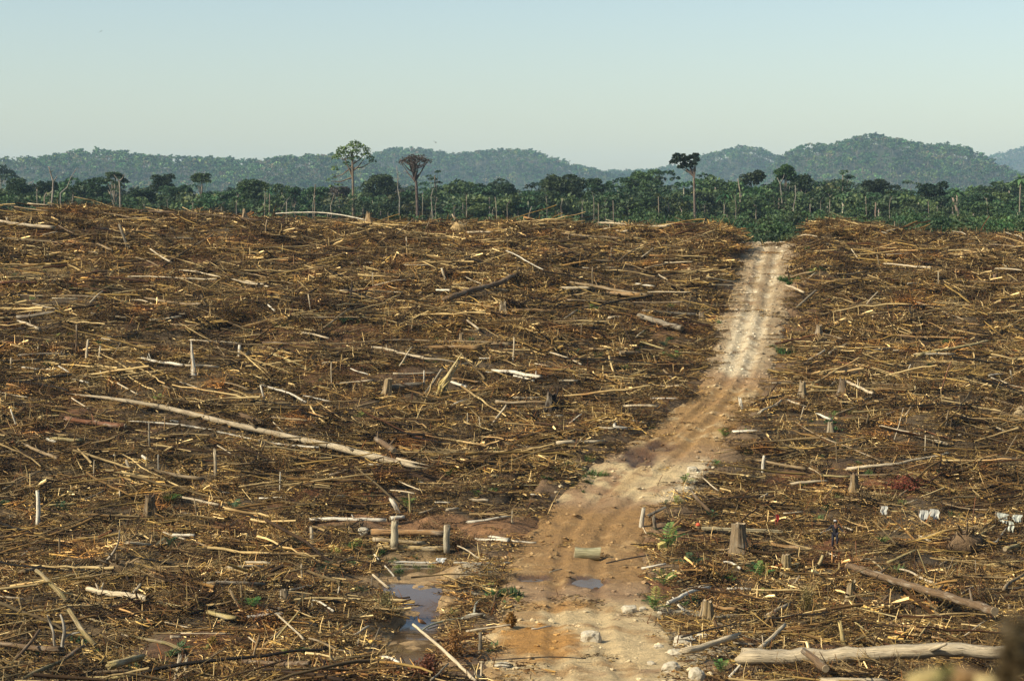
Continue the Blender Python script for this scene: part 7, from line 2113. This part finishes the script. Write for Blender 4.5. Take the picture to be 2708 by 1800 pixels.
def seedling(px, py, hpx, kind='g', n=9):
    b0 = G(px, py + hpx * .35); s = b0.y / FPX; h = hpx * s
    root = empty("seedling_plant", b0)
    rng = np.random.default_rng(int(px * 7 + py))
    for k in range(n):
        o = bpy.data.objects.new("frond", FR[kind][k % 3] if rng.random() < .85 or kind != 'g' else FR['y'][k % 3]); COL.objects.link(o); o.parent = root
        o.location = (0, 0, h * .12 * (k % 3)); sc = h * rng.uniform(1.05, 1.5)
        o.scale = (sc, sc, sc); o.rotation_euler = (rng.normal() * .15, -rng.uniform(.05, .85), k / n * 2 * math.pi * 1.0 + rng.normal() * .3)
    MB().tubes(np.array([(0, 0, -.1), (0, 0, h * .2), (0.01, 0, h * .35)]), np.array([.04, .035, .02]) * max(h, .5), 5, (0.12, 0.13, .05)).build("stem", m_stem, root, True, (0.14, 0.12, .05))
    word = {'g': 'green', 'y': 'yellow-green', 'd': 'dark green'}[kind]
    size = "large" if h > 1.0 else "small" if h < .5 else "mid-sized"
    describe(root, size + " " + word + " leafy seedling growing", px, py, "plant", "green seedlings sprouting on the slope")
for (a, q, hh_, k) in PLANTS:
    seedling(a, q, hh_, k)

# ---- dry bushes
def dry_bush(px, py, w, h, label, c1, c2, leaf=.05, dens=1.0, stems=26, round_=False):
    b0 = G(px, py); s = b0.y / FPX; W, Hh = w * s, h * s
    root = tag(empty("dry_bush", b0), label, "bush", "dry bushes")
    sm = MB(); lm = MB()
    n = stems; a = RNG.uniform(0, 6.28, n); e = RNG.uniform(.3, 1.5, n)
    D = np.stack([np.cos(a) * np.cos(e) * W * .5, np.sin(a) * np.cos(e) * W * .45, np.sin(e) * Hh], -1)
    t = np.linspace(0, 1, 4)[None, :, None]
    P = D[:, None, :] * t * RNG.uniform(.7, 1.05, (n, 1, 1)) + RNG.normal(size=(n, 4, 3)) * .03 * t
    sm.tubes(P, np.full((n, 4), .014) * np.array([1, .8, .6, .4]), 4, c1, cap=False)
    sm.build("stems", m_stem, root, False, tuple(np.array(c1) * .7))
    k = int(700 * dens); i = RNG.integers(0, n, k); u = RNG.uniform(.3, 1.05, k)[:, None]
    C = D[i] * u + RNG.normal(size=(k, 3)) * np.array([W, W, Hh]) * .07; C[:, 2] = np.abs(C[:, 2]) + .03
    f = RNG.random((k, 1)); leaf_quads(lm, C, leaf, np.array(c1) * (1 - f) + np.array(c2) * f, .1)
    lm.build("leaves", m_green, root)
dry_bush(1352, 1660, 34, 38, "round bright orange tuft at the left edge of the track", (0.36, 0.16, 0.03), (0.50, 0.26, 0.06), .05, 1.4, 40)
dry_bush(1200, 1742, 66, 76, "tall rusty brown bush right of the stream", (0.13, 0.058, 0.022), (0.27, 0.12, 0.04), .055, 1.1)
dry_bush(1132, 1796, 90, 62, "dark red brown bush at the bottom right of the stream", (0.11, 0.042, 0.020), (0.20, 0.080, 0.034), .055, 1.3)
dry_bush(940, 1345, 60, 46, "rusty dry bush behind the bleached bridge-side log", (0.22, 0.10, 0.03), (0.34, 0.17, 0.05), .06, 1.0)
dry_bush(720, 1400, 80, 40, "low rusty brushwood left of the log bridge", (0.16, 0.075, 0.028), (0.26, 0.13, 0.05), .06, 1.0)
dry_bush(2400, 1300, 110, 44, "rusty dry brush on the right slope above the hanging cloths", (0.19, 0.08, 0.026), (0.28, 0.13, 0.04), .06, 1.3)
dry_bush(1215, 1455, 40, 34, "rust coloured tuft right of the log bridge's sawn post", (0.26, 0.13, 0.05), (0.36, 0.19, 0.07), .05, 1.0)
dry_bush(2135, 1640, 70, 90, "olive straggly bush left of the thick slanting log", (0.13, 0.11, 0.03), (0.24, 0.19, 0.06), .05, 1.1, 34)
dry_bush(885, 1470, 40, 24, "yellowish tuft beside the seedlings left of the bridge", (0.40, 0.33, 0.08), (0.52, 0.44, 0.14), .045, .6)
dry_bush(562, 1706, 26, 22, "bright yellow tuft at the lower left", (0.50, 0.38, 0.06), (0.60, 0.48, 0.12), .045, .5)
dry_bush(1020, 1625, 76, 60, "dark brushy bank left of the stream", (0.085, 0.06, 0.026), (0.18, 0.13, 0.055), .05, 1.2, 44)
dry_bush(40, 1040, 50, 26, "orange-brown dry tuft at the left edge of the middle slope", (0.30, 0.17, 0.05), (0.40, 0.25, 0.08), .06, .8)

# ================================================================ BIRDS
m_feather, nt, b = material("feathers", .85)
nt.links.new(attr(nt, "Col", "Color"), b.inputs["Base Color"])
def wading_bird():
    b0 = G(1113, 1652); s = b0.y / FPX
    root = tag(empty("wading_bird", b0, 0.0), "small brown wading bird standing at the stream edge by the pole tip", "bird")
    sc = s
    # body from breast (left) to tail (right, low): one continuous surface
    P = np.array([(-6, 0, 24), (-7, 0, 20), (-5.5, 0, 15), (-3, 0, 12), (1, 0, 10), (6, 0, 7), (11, 0, 5), (16, 0, 3)]) * sc
    R = np.array([1.4, 1.6, 2.6, 5.0, 5.6, 4.6, 2.8, .6]) * sc
    mb = MB().tubes(P, R, 12, (0.20, 0.095, 0.03), wob=.03)
    V = np.concatenate(mb.v); col_ = np.array([(0.42, 0.20, 0.05) if v[0] < -1.5 * sc and v[2] < 18 * sc else (0.13, 0.062, 0.026) for v in V])
    mb.c = [col_[:len(mb.v[0])]] + [col_[sum(len(q) for q in mb.v[:i]):sum(len(q) for q in mb.v[:i + 1])] for i in range(1, len(mb.v))]
    mb.build("body", m_feather, root, True)
    hd = MB().tubes(np.array([(-9.5, 0, 25.5), (-8, 0, 26), (-6, 0, 26), (-4.4, 0, 25.2)]) * sc, np.array([.8, 1.8, 2.0, 1.0]) * sc, 10, (0.16, 0.085, 0.035)).build("head", m_feather, root, True)
    MB().tubes(np.array([(-9, 0, 25.6), (-12, 0, 25.0), (-14.5, 0, 24.4)]) * sc, np.array([.75, .45, .1]) * sc, 6, (0.30, 0.24, 0.10)).build("bill", m_feather, hd, True)
    for sg in (-1, 1):
        MB().tubes(np.array([(0, sg * 1.6, 7), (0.8, sg * 1.7, 3), (0, sg * 1.7, -1.5)]) * sc, np.array([.6, .4, .4]) * sc, 6, (0.20, 0.16, 0.06)).build("leg", m_feather, root, True)
        w = np.array([(-3, sg * 4.6, 14), (2, sg * 5.6, 12.5), (8, sg * 4.6, 9), (14, sg * 1.5, 4.2), (7, sg * 4.9, 6.4), (0, sg * 5.4, 8.6)]) * sc
        MB().add(np.concatenate([w, w + np.array([0, sg * .5, 0]) * sc]), [[0, 1, 4, 5], [1, 2, 3, 4], [6, 7, 10, 11], [7, 8, 9, 10]], None, (0.10, 0.05, 0.022)).build("wing", m_feather, root, True)
wading_bird()
def flying_bird(px, py, Y, span, label, flip=1):
    p = at(px, py, Y); root = tag(empty("flying_bird", p), label, "bird", "birds in the sky")
    MB().tubes(np.array([(-.22, 0, 0), (-.1, 0, .02), (.1, 0, .02), (.25, 0, 0), (.34, 0, 0)]) * span, np.array([.02, .06, .07, .04, .01]) * span, 8, (0.03, 0.028, 0.025)).build("body", m_feather, root, True)
    for sg in (-1, 1):
        w = np.array([(-.12, 0, .03), (.12, 0, .03), (.10, sg * .28, .16), (-.06, sg * .28, .17), (.10, sg * .6, .05), (.04, sg * .6, .06)]) * span
        o = MB().add(np.concatenate([w, w + np.array([0, 0, .015]) * span]), [[0, 1, 2, 3], [3, 2, 4, 5], [6, 7, 8, 9], [9, 8, 10, 11]], None, (0.03, 0.028, 0.025)).build("wing", m_feather, root)
    root.rotation_euler = (0.5, 0.3, 1.2 * flip)
flying_bird(1151, 377, 420, .95, "tiny dark bird flying over the middle hill")
flying_bird(267, 84, 300, .55, "tiny dark speck of a bird high in the left sky", -1)

# ================================================================ PERSON
m_skin, nt, b = material("skin", .6); b.inputs["Base Color"].default_value = (0.19, 0.095, 0.05, 1)
m_shirt, nt, b = material("dark_shirt", .9)
n2 = noise(nt, attr(nt, "wc", "Vector"), 5, 3); nt.links.new(ramp(nt, n2, [(.3, (0.012, 0.011, 0.013)), (.7, (0.028, 0.025, 0.028))]), b.inputs["Base Color"])
m_trou, nt, b = material("dark_trousers", .9); b.inputs["Base Color"].default_value = (0.022, 0.020, 0.026, 1)
m_hair, nt, b = material("dark_hair", .6); b.inputs["Base Color"].default_value = (0.010, 0.008, 0.007, 1)
m_cap, nt, b = material("grey_cap", .8); b.inputs["Base Color"].default_value = (0.42, 0.40, 0.36, 1)
def skin_mesh(name, verts, edges, radii, root_i, mat_, parent, subdiv=2):
    me = bpy.data.meshes.new(name); me.from_pydata(verts, edges, []); me.update()
    o = link(name, me, parent); me.materials.append(mat_)
    md = o.modifiers.new("skin", 'SKIN'); md.use_smooth_shade = True
    for i, r in enumerate(radii):
        me.skin_vertices[0].data[i].radius = (r, r) if not isinstance(r, tuple) else r
        me.skin_vertices[0].data[i].use_root = (i == root_i)
    sb = o.modifiers.new("subdivision", 'SUBSURF'); sb.levels = subdiv; sb.render_levels = subdiv
    return o
def person():
    b0 = G(2207, 1449); root = tag(empty("person", b0, 0.0), "person in dark clothes walking through the brush with arms held out", "person")
    b0z = 0
    J = dict(pel=(0, 0, .92), spine=(.01, -.02, 1.10), chest=(.02, -.05, 1.32), neck=(.03, -.08, 1.48), head=(.035, -.11, 1.58), crown=(.035, -.10, 1.70),
             ls=(-.19, -.05, 1.40), le=(-.40, -.12, 1.22), lw=(-.60, -.20, 1.16), lh=(-.68, -.22, 1.15),
             rs=(.22, -.05, 1.40), re=(.38, -.10, 1.17), rw=(.52, -.24, 1.06), rh=(.57, -.29, 1.04),
             lhip=(-.10, 0, .88), lk=(-.13, -.10, .50), la=(-.14, .02, .09), lt=(-.15, -.16, .03),
             rhip=(.10, 0, .88), rk=(.15, -.16, .52), ra=(.15, .06, .10), rt=(.16, -.12, .03))
    names = list(J); V = [J[k] for k in names]; ix = {k: i for i, k in enumerate(names)}
    E = [('pel', 'spine'), ('spine', 'chest'), ('chest', 'neck'), ('neck', 'head'), ('head', 'crown'), ('chest', 'ls'), ('ls', 'le'), ('le', 'lw'), ('lw', 'lh'), ('chest', 'rs'), ('rs', 're'), ('re', 'rw'), ('rw', 'rh'),
         ('pel', 'lhip'), ('lhip', 'lk'), ('lk', 'la'), ('la', 'lt'), ('pel', 'rhip'), ('rhip', 'rk'), ('rk', 'ra'), ('ra', 'rt')]
    R = dict(pel=.125, spine=.115, chest=.13, neck=.052, head=.085, crown=.072, ls=.062, le=.045, lw=.032, lh=.030, rs=.062, re=.045, rw=.032, rh=.030, lhip=.085, lk=.058, la=.040, lt=.035, rhip=.085, rk=.058, ra=.040, rt=.035)
    body = skin_mesh("body", V, [(ix[a], ix[q]) for a, q in E], [R[k] for k in names], 0, m_skin, root)
    # fingers: five short chains rooted in each palm
    for sd, (h, w) in (("l", ("lh", "lw")), ("r", ("rh", "rw"))):
        ph = np.array(J[h]); d = ph - np.array(J[w]); d /= np.linalg.norm(d); sdv = np.cross(d, [0, 0, 1]); sdv /= np.linalg.norm(sdv)
        FV, FE, FRr = [tuple(ph)], [], [.028]
        for k, (o_, l) in enumerate(((-.030, .075), (-.011, .085), (.011, .080), (.030, .062), (.045, .05))):
            a = ph + sdv * o_ + d * (.02 if k < 4 else -.01); m_ = a + d * l * .5 + np.array([0, 0, -.010]); e = a + d * l * .85 + np.array([0, 0, -.035])
            n0 = len(FV); FV += [tuple(a), tuple(m_), tuple(e)]; FE += [(0, n0), (n0, n0 + 1), (n0 + 1, n0 + 2)]; FRr += [.010, .009, .007]
        skin_mesh("hand", FV, FE, FRr, 0, m_skin, root, 1)
    def part(name, keys, edges, grow, mat_, ri=0):
        kk = list(keys); i2 = {k: i for i, k in enumerate(kk)}
        return skin_mesh(name, [J[k] for k in kk], [(i2[a], i2[q]) for a, q in edges], [R[k] * grow + .012 for k in kk], ri, mat_, root)
    part("shirt", ['spine', 'pel', 'chest', 'ls', 'le', 'lw', 'rs', 're', 'rw'], [('pel', 'spine'), ('spine', 'chest'), ('chest', 'ls'), ('ls', 'le'), ('le', 'lw'), ('chest', 'rs'), ('rs', 're'), ('re', 'rw')], 1.16, m_shirt)
    part("trousers", ['pel', 'lhip', 'lk', 'la', 'rhip', 'rk', 'ra'], [('pel', 'lhip'), ('lhip', 'lk'), ('lk', 'la'), ('pel', 'rhip'), ('rhip', 'rk'), ('rk', 'ra')], 1.18, m_trou)
    def dome(name, mat_, c_, r, zmin, sq=(1, 1.1, 1), parent=root):
        bm = bmesh.new(); bmesh.ops.create_uvsphere(bm, u_segments=20, v_segments=14, radius=1.0)
        bmesh.ops.delete(bm, geom=[v for v in bm.verts if v.co.z < zmin], context='VERTS')
        for v in bm.verts: v.co = Vector((v.co.x * r * sq[0] + c_[0], v.co.y * r * sq[1] + c_[1], v.co.z * r * sq[2] + c_[2]))
        me = bpy.data.meshes.new(name); bm.to_mesh(me); bm.free(); me.materials.append(mat_)
        for p in me.polygons: p.use_smooth = True
        return link(name, me, parent)
    hair = dome("hair", m_hair, (.035, -.085, 1.635), .118, -.25, (1, 1.05, 1.05))
    dome("cap", m_cap, (.0, -.10, 1.66), .118, .35, (1.0, 1.05, 1.0))
    # face: nose, eyes, mouth, ears
    fb = MB()
    fb.tubes(np.array([(.035, -.195, 1.635), (.035, -.218, 1.605), (.035, -.200, 1.595)]), np.array([.010, .016, .012]), 6)
    fb.build("nose", m_skin, root, True)
    for sg in (-1, 1):
        dome("eye", m_hair, (.035 + sg * .034, -.186, 1.638), .012, -2)
        dome("ear", m_skin, (.035 + sg * .092, -.10, 1.62), .026, -2, (.5, .9, 1.2))
    MB().tubes(np.array([(.008, -.192, 1.560), (.035, -.198, 1.557), (.062, -.192, 1.560)]), np.array([.006, .008, .006]), 6).build("mouth", m_trou, root, True)
    # stick in the outstretched hand: a thing of its own
    p = b0 + Vector((-.66, -.22, 1.15))
    st = make_log(p + Vector((.42, .06, .10)), p + Vector((-.30, -.05, -.12)), .022, (0.40, 0.35, 0.26), False, False, "walking_stick", bend=.01, K=5)
    tag(st, "thin grey stick held out by the person in black", "stick")
    root.scale = (1.03, 1.03, 1.03)
person()

# ================================================================ BLURRED FOREGROUND close to the camera (on the near bank)
def near_log(p0, p1, r, ck, lab):
    o = make_log(p0, p1, r, WCOL[ck], False, False, "foreground_log", bend=.03, stubs=False); tag(o, lab, "log", "blurred wood in the near foreground")
near_log(at(2405, 1812, 6.3), at(2545, 1781, 6.3), .030, 'y', "blurred yellow wood arching up at the bottom edge, left piece")
near_log(at(2520, 1786, 6.2), at(2668, 1812, 6.2), .034, 'o', "blurred yellow-brown wood at the bottom right edge, right piece")
near_log(at(2580, 1806, 5.9), at(2640, 1800, 5.9), .028, 'y', "blurred pale knob of wood between the two arching pieces")
def near_shrub(px, top, Y, w, label, c1, c2, n, leaf, stems=10, base=1840):
    gz = at(px, base, Y).z; p = at(px, top, Y); root = tag(empty("foreground_shrub", Vector((p.x, Y, gz))), label, "shrub")
    h = p.z - gz; W = w / FPX * Y
    sm = MB(); D = np.stack([RNG.normal(0, W * .30, stems), RNG.normal(0, .06, stems), RNG.uniform(.55, 1.0, stems) * h], -1)
    t = np.linspace(0, 1, 5)[None, :, None]
    sm.tubes(D[:, None, :] * t + RNG.normal(0, .006, (stems, 5, 3)) * t, np.full((stems, 5), .005), 5, c1, cap=False)
    sm.build("stems", m_stem, root, True, c1)
    i = RNG.integers(0, stems, n); C = D[i] * RNG.uniform(.35, 1.02, (n, 1)) + RNG.normal(0, .022, (n, 3)); f = RNG.random((n, 1))
    lm = MB(); leaf_quads(lm, C, leaf, np.array(c1) * (1 - f) + np.array(c2) * f, .2); lm.build("leaves", m_green, root)
near_shrub(2684, 1650, 5.6, 70, "dark blurred shrub at the lower right corner", (0.040, 0.034, 0.014), (0.085, 0.068, 0.028), 260, .020, 14)
near_shrub(2496, 1722, 6.0, 22, "blurred green sprig in front of the huge pale log", (0.07, 0.06, 0.018), (0.15, 0.15, 0.04), 26, .016, 2)
near_shrub(2440, 1786, 6.4, 60, "blurred olive twigs at the bottom edge", (0.10, 0.075, 0.03), (0.20, 0.15, 0.06), 60, .014, 9)
# ================================================================ LABELS: settle the pending ones so that each singles out one thing
_groups = {}
for (o, ph, wh_, px, py) in PENDING:
    _groups.setdefault((ph, wh_), []).append((o, px, py))
_ord = ["first", "second", "third", "fourth", "fifth", "sixth", "seventh", "eighth", "ninth", "tenth"]
for (ph, wh_), lst in _groups.items():
    if len(lst) == 1:
        lab = ph + " " + wh_
        lst[0][0]["label"] = lab
    else:
        if len(lst) == 2:
            if abs(lst[0][1] - lst[1][1]) > abs(lst[0][2] - lst[1][2]):
                lst.sort(key=lambda q: q[1]); w = ("left one,", "right one,")
            else:
                lst.sort(key=lambda q: q[2]); w = ("farther", "nearer")
        else:
            lst.sort(key=lambda q: q[1]); w = [_ord[i] + "-from-left" for i in range(len(lst))]
        for q, ww in zip(lst, w):
            q[0]["label"] = ww + " " + ph + " " + wh_
# ================================================================ HAZE
m_haze = bpy.data.materials.new("haze_air"); m_haze.use_nodes = True
nt = m_haze.node_tree; nt.nodes.clear()
out = nt.nodes.new("ShaderNodeOutputMaterial"); pv = nt.nodes.new("ShaderNodeVolumePrincipled")
pv.inputs["Color"].default_value = (0.54, 0.78, 0.97, 1)
pv.inputs["Density"].default_value = HAZE
pv.inputs["Anisotropy"].default_value = 0.0
nt.links.new(pv.outputs[0], out.inputs["Volume"])
mbz = MB().box((0, 4750, 130.0), (12200, 10100, 336.0))
hz = mbz.build("haze", m_haze)
tag(hz, "thin bluish haze in the air over the whole clearing", None, kind="stuff")
